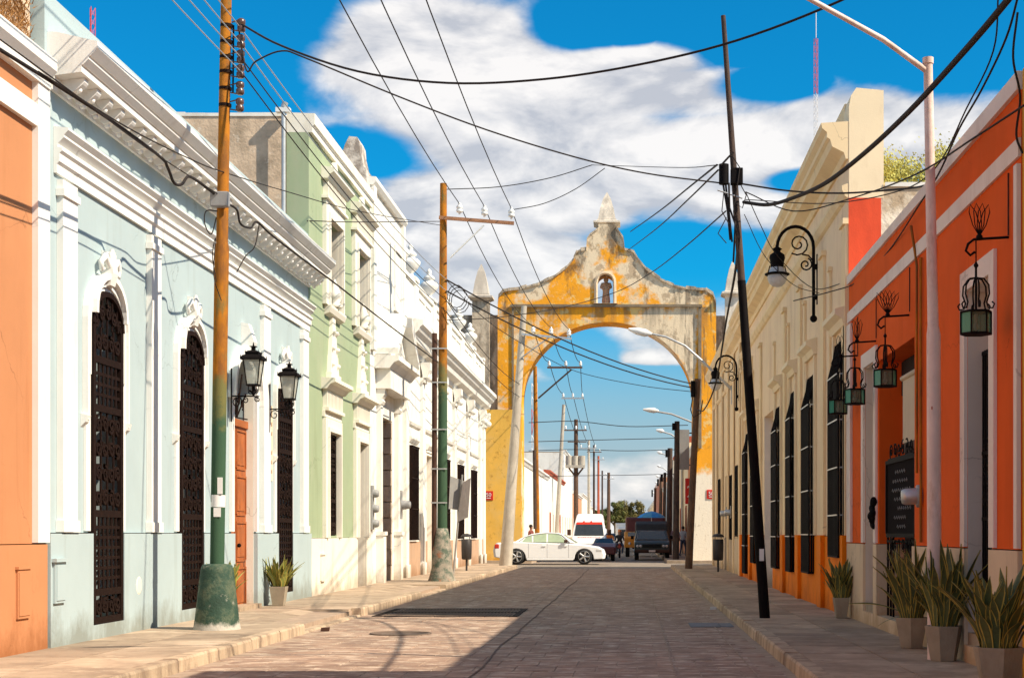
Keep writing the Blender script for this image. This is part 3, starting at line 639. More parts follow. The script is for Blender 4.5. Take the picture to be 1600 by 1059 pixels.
wall_lantern(24.75, 'black iron wall lantern nearest the rusty pole, left of the pair by the door')
wall_lantern(27.35, 'black iron wall lantern on a long scroll bracket, right of the pair by the door')

# ------------------------------------------------------------------ LEFT: green house
h = thing('green_house', 'two storey sage green house with white window surrounds and obelisk ornaments', 'house', (XL, 34.7, 0))
A, B = 31.04, 38.3
up = [(32.75, 34.15), (36.15, 37.6)]; gw = (32.7, 33.95); gd = (36.3, 37.5)
holes = [(a, b, 6.3, 8.1) for a, b in up]+[(*gw, 1.35, 3.55), (*gd, 0, 3.55)]
F(h, LF, 'wall', M_green, lambda mb: LF.slab(mb, A, B, 1.31, 9.5, holes, -.45, 0))
dado(h, LF, M_cream, A, B, 0, 1.3, holes, -.45, .06)
F(h, LF, 'cap', M_cream, lambda mb: (LF.prof(mb, [(-.45, 9.501), (.07, 9.501), (.07, 9.62), (.12, 9.66), (.12, 9.88), (-.45, 9.9)], A, B)))
for n_, (a, b) in enumerate(up):
    w = F(h, LF, 'window', M_shut, lambda mb: LF.box(mb, a, b, 6.3, 8.1, -.40, -.36))
    def sr(mb):
        LF.frame(mb, a, b, 6.25, 8.101, .35, .002, .09); LF.frame(mb, a-.01, b+.01, 6.25, 8.12, .1, .002, .13)
        LF.box(mb, a-.45, b+.45, 8.46, 8.52, .002, .15)
        for i in range(14): yy = a-.3+i*(b-a+.6)/13.5; LF.box(mb, yy, yy+.07, 8.521, 8.86, .002, .12)
        LF.prof(mb, [(.002, 8.861), (.14, 8.861), (.2, 8.95), (.28, 9.0), (.28, 9.08), (.002, 9.12)], a-.5, b+.5)
        c = (a+b)/2; mb.prism([LF.P(c-.3, 9.1, .002), LF.P(c+.3, 9.1, .002), LF.P(c+.06, 9.46, .002), LF.P(c-.06, 9.46, .002)], (.1, 0, 0))
        LF.prof(mb, [(.002, 6.05), (.12, 6.1), (.16, 6.2), (.16, 6.249), (.002, 6.249)], a-.15, b+.15)
    F(w, LF, 'surround', M_cream, sr)
    F(w, LF, 'reveal', M_cream, lambda mb: LF.box(mb, b-.01, b-.001, 6.301, 8.099, -.35, -.001))
def obelisk(mb, c, zb):
    for z0_, z1_, a_, b_, t in ((zb, zb+.15, .55, .55, .12), (zb+.151, zb+.55, .47, .36, .09), (zb+.551, zb+1.15, .34, .2, .08), (zb+1.151, zb+1.6, .19, .13, .07)):
        mb.prism([LF.P(c-a_, z0_, .002), LF.P(c+a_, z0_, .002), LF.P(c+b_, z1_, .002), LF.P(c-b_, z1_, .002)], (t, 0, 0))
    mb.lathe(LF.P(c, zb+1.6, .08), [(.16, 0), (.19, .05), (.1, .1), (.16, .2), (.17, .28), (.1, .4), (.02, .62)], 8)
    for i in range(3):
        for s_ in (-1, 1): mb.ball(LF.P(c+s_*(.3-.07*i), zb+.35+.35*i, .11), .05, 6)
def sr(mb, a, b, zt, zb, full=True):
    LF.frame(mb, a, b, zb, zt+.001, .3, .002, .08); LF.frame(mb, a-.005, b+.005, zb, zt+.02, .09, .002, .12)
    if full:
        LF.box(mb, a-.3, b+.3, zt+.45, zt+.52, .002, .14)
        for i in range(12): yy = a-.26+i*(b-a+.52)/11.5; LF.box(mb, yy, yy+.06, zt+.521, zt+.9, .002, .1)
        LF.box(mb, a-.33, b+.33, zt+.32, zt+.449, .002, .06)
    LF.prof(mb, [(.002, zt+.901), (.12, zt+.901), (.2, zt+1.0), (.3, zt+1.04), (.3, zt+1.12), (.002, zt+1.14)], a-.42, b+.42)
    obelisk(mb, (a+b)/2, zt+1.14)
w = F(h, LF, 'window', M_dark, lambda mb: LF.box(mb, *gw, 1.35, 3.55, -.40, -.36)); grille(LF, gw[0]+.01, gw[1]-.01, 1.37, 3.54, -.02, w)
F(w, LF, 'surround', M_cream, lambda mb: sr(mb, *gw, 3.55, 1.31))
w = leafdoor(LF, gd[0], gd[1], .1, 3.5, -.38, h, M_shut); F(w, LF, 'surround', M_cream, lambda mb: sr(mb, *gd, 3.55, 1.31))
F(h, LF, 'jamb', M_cream, lambda mb: LF.box(mb, gd[1]-.012, gd[1]-.002, .1, 3.549, -.37, -.002))
F(h, LF, 'meter_cover', M_cream, lambda mb: (LF.box(mb, 31.9, 32.3, .42, .95, .061, .085), LF.box(mb, 31.88, 32.32, .951, .99, .061, .11), LF.box(mb, 31.93, 32.27, .4, .419, .061, .1)))
mb = MB(); mb.box(XL-.46, XL-7, A+.002, B-.002, 0, 9.4); mb.build('rear_wall', M_oldgrey, h)
mb = MB(); mb.box(XL-.46, XL-7, A, A+.35, 9.401, 9.82); mb.build('side_parapet', M_oldgrey, h)
mb = MB()
for i in range(16): mb.box(XL-.5-.4*i, XL-.5-.4*(i+1), A-.02, A+.37, 9.821, 9.86+random.uniform(0, .05))
mb.build('parapet_cap', M_white, h)
ms = thing('service_mast', 'grey conduit mast fixed to the weathered side wall above the teal roof', 'mast', at(443, 345, 30.85))
mb = MB(); mb.tube([at(443, 355, 30.85), at(443, 168, 30.85)], .045, 8); mb.tube([at(443, 168, 30.85), at(446, 160, 30.85)], .06, 8); mb.build('conduit', M_steel, ms)
mb = MB(); q = at(443, 172, 30.9); mb.box(q.x-.14, q.x+.14, 30.80, 30.96, q.z-.06, q.z+.03); mb.build('bracket', M_cer, ms)

# ------------------------------------------------------------------ LEFT: tall white house with stone entrance
h = thing('tall_white_house', 'narrow tall white house with carved stone entrance and stepped gable', 'house', (XL, 41, 0))
A, B = 38.34, 43.8; dr = (40.05, 41.9)
F(h, LF, 'wall', M_white, lambda mb: LF.slab(mb, A, B, 0, 10.1, [(*dr, 0, 4.45)], -.5, 0))
F(h, LF, 'cap', M_white, lambda mb: LF.prof(mb, [(-.5, 10.101), (.08, 10.101), (.15, 10.2), (.15, 10.3), (-.5, 10.34)], A, B))
def gb(mb):
    pts = [(-7.25, 9.6), (-6.52, 9.6), (-6.45, 10.0), (-6.56, 10.05), (-6.60, 10.5), (-6.66, 10.55), (-6.74, 10.9), (-6.76, 11.15), (-6.82, 11.28), (-7.02, 11.3), (-7.12, 11.1), (-7.25, 10.7)]
    mb.prism([(x, A-.02, z) for x, z in pts], (0, .9, 0))
F(h, LF, 'gable', mat('stained_white', (.66, .61, .54), .9, .12, 3, .4, 25, stain=(.22, .18, .15), samt=.85, sscale=2.4, thr=.50, streak=False), gb)
F(h, LF, 'relief_panel', M_white, lambda mb: LF.frame(mb, 42.3, 43.4, 7.6, 9.2, .12, .002, .05, bottom=True))
for a, b in ((A+.05, A+.45), (B-.35, B-.05)): F(h, LF, 'corner_strip', M_white, lambda mb: LF.box(mb, a, b, 6.0, 10.1, .002, .1))
leafdoor(LF, dr[0], dr[1], .1, 4.4, -.45, h, M_shut, rows=5)
sbm = MB(); Z0.box(sbm, 0, .22, 0, .4, -.44, -.01)
sbe = sbm.mesh('stone_block', M_block)
for s_ in (0, 1):
    for i in range(10): inst('stone_block', sbe, h, (XL+(.012 if i % 2 else 0), (dr[1]-.22 if s_ else dr[0]), .12+i*.43), sc=(1, 1, 1))
def col(y):
    def g(mb):
        LF.box(mb, y-.2, y+.2, .1, 1.35, .002, .2); LF.box(mb, y-.23, y+.23, 1.351, 1.45, .002, .23)
        LF.box(mb, y-.14, y+.14, 1.451, 4.7, .002, .12)
        LF.prof(mb, [(.002, 4.701), (.14, 4.701), (.18, 4.78), (.14, 4.84), (.22, 4.95), (.24, 5.1), (.002, 5.1)], y-.2, y+.2)
    return g
for y in (39.45, 42.4): F(h, LF, 'column', M_white, col(y))
F(h, LF, 'entablature', M_white, lambda mb: (LF.box(mb, 39.2, 42.75, 5.101, 5.6, .002, .38), LF.prof(mb, [(.002, 5.601), (.38, 5.601), (.5, 5.75), (.62, 5.8), (.62, 5.92), (.002, 5.95)], 39.0, 42.95)))
for s_ in (-1, 1):
    def pd(mb):
        c = 41.0
        mb.prism([LF.P(c+s_*1.95, 5.96, .002), LF.P(c+s_*1.95, 6.12, .002), LF.P(c+s_*.75, 7.15, .002), LF.P(c+s_*.45, 7.2, .002), LF.P(c+s_*.45, 6.95, .002)], (.6, 0, 0))
        mb.prism([LF.P(c+s_*1.7, 5.96, .002), LF.P(c+s_*.5, 6.93, .002), LF.P(c+s_*.5, 5.96, .002)], (.3, 0, 0))
    F(h, LF, 'pediment', MC['old_white_plaster'], pd)
core(h, LF, A, B, 9.8, wallm=M_white, d0=-.51)
mt = thing('meter_bank', 'three round electricity meters on a board by the green house door', 'meters', LF.P(38.55, 1.6, 0))
F(mt, LF, 'board', M_gbox, lambda mb: LF.box(mb, 38.4, 38.7, 1.5, 2.6, .003, .05))
mm = MB(); mm.lathe((0, 0, 0), [(.13, 0), (.13, .08), (.11, .16), (.09, .19), (.001, .2)], 12, 0, True, Matrix.Rotation(R(90), 3, 'Y')); mme = mm.mesh('meter', M_gbox)
for z in (1.65, 2.02, 2.4): inst('meter', mme, mt, LF.P(38.55, z, .05), sc=(.7, .8, .8))
mt = thing('wall_meter', 'grey meter box with a round dial beside the stone entrance', 'meter', LF.P(43.0, 2.3, 0))
F(mt, LF, 'box', M_gbox, lambda mb: LF.box(mb, 42.85, 43.15, 1.8, 2.6, .003, .1)); inst('dial', mme, mt, LF.P(43.0, 2.2, .1), sc=(1.3, 1, 1))

# ------------------------------------------------------------------ LEFT: long white house with urns
h = thing('long_white_house', 'long white corner house with urns along its parapet and tan dado panels', 'house', (XL, 56, 0))
A, B = 43.84, 68.0
W1 = [(45.0, 46.4), (53.2, 54.5), (57.7, 59.1), (62.6, 64.1)]; D1 = (49.0, 50.4)
holes = [(a, b, 1.2, 3.95) for a, b in W1]+[(*D1, 0, 3.9)]
F(h, LF, 'wall', M_white, lambda mb: (LF.slab(mb, A, B, 0, 6.7, holes, -.45, 0)))
F(h, LF, 'cornice', M_white, lambda mb: LF.prof(mb, [(-.4, 6.701), (.05, 6.701), (.08, 6.85), (.3, 6.95), (.34, 7.1), (.45, 7.2), (.5, 7.3), (.58, 7.36), (.58, 7.5), (0, 7.6), (-.4, 7.6)], A, B))
F(h, LF, 'parapet', M_white, lambda mb: (LF.box(mb, A, B, 7.601, 8.85, -.3, 0), LF.box(mb, A, B, 8.851, 8.97, -.36, .06), LF.box(mb, A, B, 7.601, 7.75, .001, .05)))
UY = [46.3, 50.6, 54.9, 59.2, 63.5, 67.4]
for y in UY: F(h, LF, 'parapet_pier', M_white, lambda mb: (LF.box(mb, y-.3, y+.3, 7.751, 8.849, .001, .08), LF.box(mb, y-.34, y+.34, 8.971, 9.08, -.36, .1)))
for a, b in zip([A]+UY, UY):
    if b-a > 3: F(h, LF, 'parapet_panel', M_white, lambda mb: [LF.frame(mb, a+.7+(b-a-1.2)*k/2, a+.5+(b-a-1.2)*(k+1)/2, 7.95, 8.6, .06, .001, .035, bottom=True) for k in range(2)])
um = MB(); um.lathe((0, 0, 0), [(.16, 0), (.2, .04), (.09, .1), (.08, .16), (.2, .26), (.3, .42), (.3, .5), (.22, .58), (.14, .6), (.14, .66), (.2, .7), (.16, .76), (.06, .84), (.09, .9), (.08, .96), (.01, 1.03)], 14)
ume = um.mesh('urn', M_cer if 0 else M_white)
for y in UY[:5]: inst('urn', ume, h, LF.P(y, 9.08, -.13))
inst('urn', ume, h, LF.P(44.1, 9.0, -.13))
for a, b in W1:
    w = F(h, LF, 'window', M_dark, lambda mb: LF.box(mb, a, b, 1.2, 3.95, -.4, -.36)); bars(LF, a-.03, b+.03, 1.2, 3.95, .10, w, M_iron, 10)
    F(w, LF, 'grille_side', M_iron, lambda mb: [LF.box(mb, y_-.012, y_+.012, 1.2, 3.95, .0, .09) for y_ in (a-.02, b+.02)]+[LF.box(mb, a-.03, b+.03, 3.951, 3.99, .0, .13)])
w = F(h, LF, 'door', M_ddado, lambda mb: LF.box(mb, *D1, .1, 3.9, -.3, -.25))
F(h, LF, 'doorway_jamb', M_white, lambda mb: LF.box(mb, D1[1]-.01, D1[1]-.001, .1, 3.89, -.24, -.001))
pil = [43.9, 47.4, 51.8, 56.1, 60.7, 65.6, 67.4]
for y in pil:
    F(h, LF, 'pilaster', M_white, lambda mb: (LF.box(mb, y, y+.55, .1, 6.2, .002, .1), LF.box(mb, y-.06, y+.61, .1, .5, .101, .14)))
    F(h, LF, 'capital', M_white, lambda mb: (LF.box(mb, y-.05, y+.6, 6.05, 6.15, .101, .16), LF.prof(mb, [(.1, 6.201), (.2, 6.201), (.32, 6.45), (.32, 6.68), (.002, 6.68)], y+.03, y+.52), mb.ball(LF.P(y+.27, 6.2, .26), .12, 8)))
for y0_, y1_ in ((44.55, 47.3), (48.05, 48.95), (50.45, 51.7), (52.45, 56.0), (56.75, 60.6), (61.35, 65.5), (66.25, 67.35)):
    F(h, LF, 'dado', M_tan, lambda mb: LF.box(mb, y0_, y1_, .1, 1.16, .002, .035))
F(h, LF, 'string_course', M_white, lambda mb: [LF.prof(mb, [(.002, 4.55), (.06, 4.6), (.09, 4.68), (.002, 4.7)], y0_+.05, y1_-.05) for y0_, y1_ in ((44.5, 47.3), (48, 51.7), (52.4, 56), (56.7, 60.6), (61.3, 65.5), (66.2, 67.3))])
def hoods(mb):
    for a, b in W1+[D1]:
        LF.prof(mb, [(.002, 4.05), (.05, 4.07), (.12, 4.18), (.12, 4.24), (.002, 4.26)], a-.18, b+.18); LF.box(mb, a-.1, b+.1, 3.99, 4.049, .002, .03)
F(h, LF, 'window_hood', M_white, hoods)
core(h, LF, A, B, 7.4, wallm=M_white, d0=-.46)

# ------------------------------------------------------------------ RIGHT: yellow house at the very edge (mostly out of frame)
h = thing('yellow_house', 'sliver of a yellow house at the right edge beyond a white strip', 'house', (XR, 8, 0))
F(h, RF, 'wall', M_yellow, lambda mb: (RF.slab(mb, 2, 12.55, 0, 7.9, [], -.4, 0), RF.slab(mb, 12.551, 13.12, 0, 5.36, [], -.4, 0))); core(h, RF, 2, 12.55, 7.8)
# ------------------------------------------------------------------ RIGHT: orange house
h = thing('orange_house', 'low bright orange house with white bands, lanterns and a chalkboard doorway', 'house', (XR, 18, 0))
A, B = 13.16, 23.55
d1 = (21.0, 21.9, .3, 3.75); d2 = (18.1, 20.7, .3, 3.72); d3 = (14.23, 15.26, .3, 3.8)
holes = [d1, d2, d3]
F(h, RF, 'wall', M_orange, lambda mb: RF.slab(mb, A, B, 1.26, 5.2, holes, -.4, 0))
F(h, RF, 'dado', M_ddado, lambda mb: RF.slab(mb, A, B, 0, 1.25, holes, -.4, .035))
F(h, RF, 'cap', M_pinkw, lambda mb: (RF.box(mb, A, 16.75, 5.201, 5.36, -.4, .04), RF.box(mb, 16.752, B, 5.201, 5.33, -.4, .035)))
F(h, RF, 'trim_band', M_pinkw, lambda mb: (RF.box(mb, A, 16.75, 4.63, 4.79, .002, .03), RF.box(mb, 16.752, B, 4.61, 4.77, .002, .028)))
for a, b in ((13.17, 13.28), (16.78, 17.1), (23.15, 23.54)): F(h, RF, 'pilaster', M_pinkw, lambda mb: RF.box(mb, a, b, 1.27, 4.57, .002, .04))
for (a, b, c, e) in (d1, d3):
    fz = 4.0 if a < 16 else 3.95
    F(h, RF, 'door_surround', M_pinkw, lambda mb: RF.frame(mb, a, b, 1.27, e, fz-e, .002, .035))
    F(h, RF, 'reveal', M_greyw if False else mat('grey_white_plaster', (.62, .56, .50), .85, .06, 2, .12, 50), lambda mb: (RF.box(mb, b-.012, b-.002, c, e-.002, -.22, -.002), RF.box(mb, a+.002, a+.012, c, e-.002, -.22, -.002), RF.box(mb, a+.013, b-.013, e-.012, e-.002, -.22, -.002), RF.box(mb, a+.013, b-.013, c, e-.013, -.26, -.225)))
    F(h, RF, 'doorstep', M_conc, lambda mb: RF.box(mb, a+.014, b-.014, .3, .42, -.22, .0))
g_ = F(h, RF, 'gate', M_black, lambda mb: RF.box(mb, 14.25, 15.23, 1.85, 1.9, -.2, -.16)); bars(RF, 14.24, 15.235, .5, 3.2, -.15, g_, M_black, 11, 'gate_bars', (.0, .38, .62, .985))
F(g_, RF, 'gate_scroll', M_black, lambda mb: [RF.scroll(mb, 14.35+.155*q, 1.75+.18*k, .08, -.14, 1.4, 1 if k % 2 else -1, k, .012) for q in range(6) for k in range(4)])
g_ = F(h, RF, 'door', M_ddado, lambda mb: RF.box(mb, d1[0]+.02, d1[1]-.02, .43, 3.3, -.224, -.21))
F(h, RF, 'reveal', M_orange, lambda mb: (RF.box(mb, d2[1]-.012, d2[1]-.002, 1.26, 3.71, -.38, -.001), RF.box(mb, d2[0]+.002, d2[0]+.012, 1.26, 3.71, -.38, -.001), RF.box(mb, d2[0]+.02, d2[1]-.015, .3, 3.71, -.39, -.36)))
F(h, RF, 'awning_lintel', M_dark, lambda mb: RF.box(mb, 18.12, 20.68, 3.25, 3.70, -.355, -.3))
F(h, RF, 'dark_opening', M_dark, lambda mb: RF.box(mb, 18.12, 20.6, .32, 3.24, -.355, -.33))  # near-black sheet standing in for the shade inside the doorway
F(h, RF, 'reveal_base', M_ddado, lambda mb: (RF.box(mb, d2[1]-.014, d2[1]-.0025, .3, 1.255, -.38, .0),))
bl_ = F(h, RF, 'roller_blind', M_blind, lambda mb: (RF.box(mb, 18.15, 19.65, 2.55, 3.36, -.15, -.135), mb.tube([RF.P(18.12, 3.38, -.14), RF.P(19.7, 3.38, -.14)], .035, 8)))
F(bl_, RF, 'scalloped_hem', M_shut, lambda mb: [RF.box(mb, 18.17+.13*q, 18.29+.13*q, 2.42+.03*(q % 2), 2.549, -.148, -.137) for q in range(11)])
gt = thing('iron_half_gate', 'low black iron gate rails in the wide orange doorway', 'gate', RF.P(19.6, .3, -.1))
[F(gt, RF, 'rail', M_black, lambda mb: RF.box(mb, 18.2, 20.5, z, z+.035, -.1, -.07)) for z in (1.05, 1.28)]; F(gt, RF, 'bar', M_black, lambda mb: RF.box(mb, 18.2, 18.225, .31, 1.35, -.098, -.073))
for y_ in (20.05, 20.25, 20.47): F(gt, RF, 'bar', M_black, lambda mb: RF.box(mb, y_, y_+.025, .31, 1.35, -.098, -.073))
core(h, RF, A, B, 4.9)
F(h, RF, 'conduit', M_rust, lambda mb: (mb.tube([RF.P(17.8, 2.1, .03), RF.P(17.8, 4.5, .03), RF.P(18.0, 5.0, .06)], .016, 6), mb.tube([RF.P(17.55, 1.3, .03), RF.P(17.55, 4.55, .03)], .018, 6)))
F(h, RF, 'light_cable', M_cable, lambda mb: [mb.tube([RF.P(y_-.05, z_, .012), RF.P(y_-.05, 4.58, .012)], .007, 5) for y_, z_ in ((13.62, 4.03), (18.42, 4.05), (20.92, 4.05), (22.62, 4.0))])
# chalkboard
cb = thing('menu_chalkboard', 'tall black chalkboard with iron scroll crest hung in the orange doorway', 'chalkboard', RF.P(19.2, 1.4, 0))
F(cb, RF, 'board', M_board, lambda mb: RF.box(mb, 18.15, 20.25, 1.38, 2.33, -.06, -.03)); F(cb, RF, 'frame', M_black, lambda mb: (RF.frame(mb, 18.2, 20.2, 1.4, 2.3, .05, -.029, -.01), RF.box(mb, 18.2, 20.2, 1.35, 1.4, -.029, -.01)))
F(cb, RF, 'crest', M_black, lambda mb: RF.box(mb, 18.3, 20.1, 2.351, 2.37, -.04, -.02))
for q in range(6):
    F(cb, RF, 'iron_scroll', M_black, lambda mb: RF.scroll(mb, 18.5+.28*q, 2.46, .11, -.03, 1.4, 1 if q % 2 else -1, q, .009)); F(cb, RF, 'iron_scroll', M_black, lambda mb: RF.scroll(mb, 18.5+.28*q, 1.25, .1, -.03, 1.4, 1 if q % 2 else -1, q+2, .009))
random.seed(3)
def chalk(mb):
    for row in range(7):
        z = 2.17-row*.115; n = random.randint(4, 9); y = 19.9-random.uniform(0, .5)
        for i in range(n):
            l_ = random.uniform(.06, .14); mb.tube([RF.P(y, z, -.027), RF.P(y-l_*.4, z+.03, -.027), RF.P(y-l_*.7, z-.015, -.027), RF.P(y-l_, z+.01, -.027)], .0035, 4, 0, False); y -= l_+.05
F(cb, RF, 'chalk_writing', M_gbox, chalk)
# wall meter
mt = thing('glass_meter', 'round glass electricity meter sticking out of the orange wall', 'meter', RF.P(17.7, 1.8, 0))
F(mt, RF, 'mount', M_gbox, lambda mb: mb.lathe(RF.P(17.7, 1.83, 0), [(.13, 0), (.13, .05), (.1, .055)], 14, 0, True, Matrix.Rotation(R(-90), 3, 'Y')))
F(mt, RF, 'dial_cover', M_steel, lambda mb: mb.lathe(RF.P(17.7, 1.83, .05), [(.095, 0), (.095, .13), (.08, .17), (.001, .175)], 14, 0, True, Matrix.Rotation(R(-94), 3, 'Y')))
mb = MB(); random.seed(9)
for k in range(16): mb.ball(RF.P(20.86+random.uniform(-.05, .05), 1.5+k*.022, .05+random.uniform(0, .045)*math.sin(k/15*3.1)), random.uniform(.03, .055), 7, 0, 1.3)
tag(mb.build('iron_ornament', M_black, origin=RF.P(20.86, 1.6, 0)), 'dark lumpy iron ornament on the jamb beside the chalkboard doorway', 'ornament')
# hanging green-glass lanterns
GX = XR-.29
def green_lantern(y, label, loops):
    c = GX
    t = thing('hanging_lantern', label, 'lantern', (XR, y, 4.0), 'green glass lanterns hanging along the orange house')
    F(t, RF, 'arm', M_black, lambda mb: (mb.tube([(XR, y, 4.02), (c-.02, y, 4.0), (c-.07, y, 3.96), (c-.09, y, 3.90), (c-.05, y, 3.86), (c-.01, y, 3.89)], .012, 6), mb.tube([(c, y, 3.99), (c, y, 3.78)], .006, 5)))
    def orn(mb):
        for q in range(loops):
            a = (q-(loops-1)/2)*.19
            pts = [(c+.03+math.sin(a)*s_+wd*.03, y, 4.03+math.cos(a)*s_) for s_, wd in ((0, 0), (.1, -1), (.22, -1), (.29, 0), (.22, 1), (.1, 1), (0, 0))]; mb.tube(pts, .005, 5)
        mb.ball((c+.03, y, 4.02), .03, 8)
    F(t, RF, 'scroll_fan', M_black, orn)
    def cage(mb):
        mb.tube([(c, y, 3.36), (c, y, 3.80)], .011, 6); mb.ball((c, y, 3.77), .022, 8)
        for k in range(6):
            a = math.pi/6+k*math.pi/3; mb.tube([(c+r_*math.cos(a), y+r_*math.sin(a), z) for r_, z in ((.0, 3.66), (.07, 3.65), (.115, 3.59), (.12, 3.51), (.095, 3.44), (.11, 3.39), (.15, 3.385), (.165, 3.42), (.145, 3.44))], .008, 5)
    F(t, RF, 'cage', M_black, cage)
    def body(mb):
        for z in (3.35, 3.155): mb.lathe((c, y, z), [(.14, 0), (.14, .018)], 6, 0, False)
        for k in range(6): a = k*math.pi/3; p = (c+.135*math.cos(a), y+.135*math.sin(a)); mb.tube([(*p, 3.16), (*p, 3.36)], .009, 4, 0, False)
    F(t, RF, 'frame', M_black, body)
    for k in range(6):
        a, b = k*math.pi/3, (k+1)*math.pi/3; m = MB()
        m.add([(c+.128*math.cos(a), y+.128*math.sin(a), 3.173), (c+.128*math.cos(b), y+.128*math.sin(b), 3.173), (c+.128*math.cos(b), y+.128*math.sin(b), 3.349), (c+.128*math.cos(a), y+.128*math.sin(a), 3.349)], [(0, 1, 2, 3)])
        m.build('pane', M_glassg if k != 4 else M_glassd, t)
    F(t, RF, 'bulb', M_cer, lambda mb: (mb.ball((c, y, 3.23), .025, 8, 0, 1.6), mb.tube([(c, y, 3.26), (c, y, 3.34)], .016, 6)))
    return t
green_lantern(13.6, 'largest green glass lantern, hanging in front of the nearest white door frame', 4)
green_lantern(18.45, 'green glass lantern hanging in front of the dark chalkboard doorway', 6)
green_lantern(20.95, 'green glass lantern hanging before the narrow white framed door', 3)
green_lantern(22.65, 'farthest dark green lantern, half hidden before the tall black window cage', 2)

# ------------------------------------------------------------------ RIGHT: cream house
h = thing('cream_house', 'tall cream yellow house with orange dado and black caged windows', 'house', (XR, 34, 0))
A, B = 23.6, 46.0
cw = [(23.85, 25.05, 1.05, 3.9), (27.75, 28.95, .7, 3.75), (31.0, 31.9, .65, 3.75), (34.0, 35.2, .65, 3.7), (40.2, 41.3, .65, 3.7), (43.2, 44.3, .3, 3.7)]; pd_ = (35.9, 38.4, 0, 4.3)
holes = cw+[pd_]
F(h, RF, 'wall', M_creamp, lambda mb: RF.slab(mb, A, B, 1.36, 7.15, holes, -.5, 0))
dado(h, RF, M_odado, A, B, 0, 1.35, holes, -.5, .03)
F(h, RF, 'cornice', M_creamw, lambda mb: RF.prof(mb, [(-.5, 7.151), (.04, 7.151), (.07, 7.25), (.25, 7.34), (.28, 7.45), (.33, 7.48), (.33, 7.56), (.40, 7.62), (.42, 7.70), (-.2, 7.74), (-.5, 7.74)], A, B))
F(h, RF, 'parapet', M_creamw, lambda mb: RF.box(mb, A+.56, B, 7.741, 8.15, -.52, -.02))
mb = MB(); mb.prism([(XR+.54, A-.006, 6.55), (XR+.008, A-.006, 6.55), (XR+.008, A-.006, 7.95), (XR+.04, A-.006, 8.12), (XR+.12, A-.006, 8.24), (XR+.54, A-.006, 8.2)], (0, .55, 0)); mb.build('gable_end', M_creamt, h)
mb = MB(); mb.box(XR+.001, XR+.5, A-.012, A-.0065, 5.36, 6.549); mb.build('red_end_panel', M_redp, h)
F(h, RF, 'string_course', M_creamw, lambda mb: (RF.prof(mb, [(.002, 6.55), (.05, 6.58), (.1, 6.68), (.1, 6.74), (.002, 6.78)], A, B)))
ps = [23.62, 26.3, 29.9, 32.9, 39.0, 42.0, 45.4]
for y in ps:
    F(h, RF, 'pilaster', M_creamw, lambda mb: (RF.box(mb, y, y+.42, 1.37, 6.15, .002, .05), RF.box(mb, y-.04, y+.46, 6.151, 6.24, .002, .09)))
    F(h, RF, 'dado_pier', M_odado, lambda mb: RF.box(mb, y-.02, y+.52, .1, 1.37, .031, .1))
for y in (25.5, 29.2, 32.25, 35.4, 41.6, 44.6): F(h, RF, 'rib', M_creamw, lambda mb: (RF.box(mb, y, y+.14, 1.37, 5.75, .002, .045), RF.box(mb, y-.03, y+.17, 5.751, 5.82, .002, .07)))
def cage(y0, y1, z0, z1, w):
    D_ = .13; zt = z1+.55
    def g(mb):
        for i in range(9): yy = y0+(y1-y0)*i/8; RF.box(mb, yy-.03, yy+.03, z0, z1, D_-.02, D_+.008)
        for yy in (y0, y1):
            for dd in (.02, .06): RF.box(mb, yy-.012, yy+.012, z0, z1, dd, dd+.03)
        for i in range(9):
            yy = y0+(y1-y0)*i/8
            mb.tube([RF.P(yy, z1, D_), RF.P(yy, z1+.14, D_*.72), RF.P(yy, z1+.32, D_*.34), RF.P(yy, zt, .01)], .014, 4, 0, False)
        for yy in (y0, y1):
            for k in range(4): mb.tube([RF.P(yy, z1, .02+.025*k), RF.P(yy, zt-.08-.1*k, .015+.022*k)], .014, 4, 0, False)
            RF.scroll(mb, yy, z1+.1, .001, .1) if 0 else None
        RF.box(mb, y0, y1, z0-.03, z0, 0, D_+.01)
    o = F(w, RF, 'cage', M_black, g)
    [F(o, RF, 'cross_bar', M_steel, lambda mb: (RF.box(mb, y0-.015, y1+.015, z0+(z1-z0)*q, z0+(z1-z0)*q+.02, D_+.009, D_+.018), RF.box(mb, y0-.02, y0-.012, z0+(z1-z0)*q, z0+(z1-z0)*q+.02, 0, D_+.018))) for q in (.22, .48, .74, .99)]  # pale steel colour on these bars paints the light catching the black cage
for n_, (a, b, c, e) in enumerate(cw):
    w = F(h, RF, 'window', M_dark, lambda mb: RF.box(mb, a, b, c, e, -.3, -.25))
    if n_ == 2: w2 = bars(RF, a, b, c, e, -.03, w, M_black, 6)
    cage(a+.02, b-.02, c, e, w)
    F(w, RF, 'hood', M_creamt, lambda mb: (RF.prof(mb, [(.002, 4.62), (.06, 4.62), (.1, 4.72), (.2, 4.78), (.2, 4.86), (.002, 4.92)], a-.18, b+.18), RF.box(mb, a-.12, a-.002, 1.37, 4.61, .002, .05), RF.box(mb, b+.002, b+.12, 1.37, 4.61, .002, .05)))
F(h, RF, 'doorway', M_pinkw, lambda mb: (RF.box(mb, 35.92, 38.38, 0, 4.29, -.35, -.3), RF.box(mb, 38.385, 38.395, 0, 4.29, -.3, -.002)))
F(h, RF, 'door', M_shut, lambda mb: RF.box(mb, 36.2, 37.6, .15, 2.9, -.29, -.25))
mb = MB(); mb.box(XR+.5, XR+9, A, B, 0, 6.72); mb.build('rear_wall', mat('limewashed_stone', (.82, .74, .60), .95, .18, 2, .7, 14, stain=(.42, .30, .18), samt=.8, sscale=1.4, thr=.5, streak=False, stain2=(.2, .15, .1), thr2=.64), h)
mb = MB()
for i in range(11): mb.box(XR+.56+.75*i, XR+.53+.75*(i+1), A-.03, A+.3, 6.721, 6.78+random.uniform(0, .03))
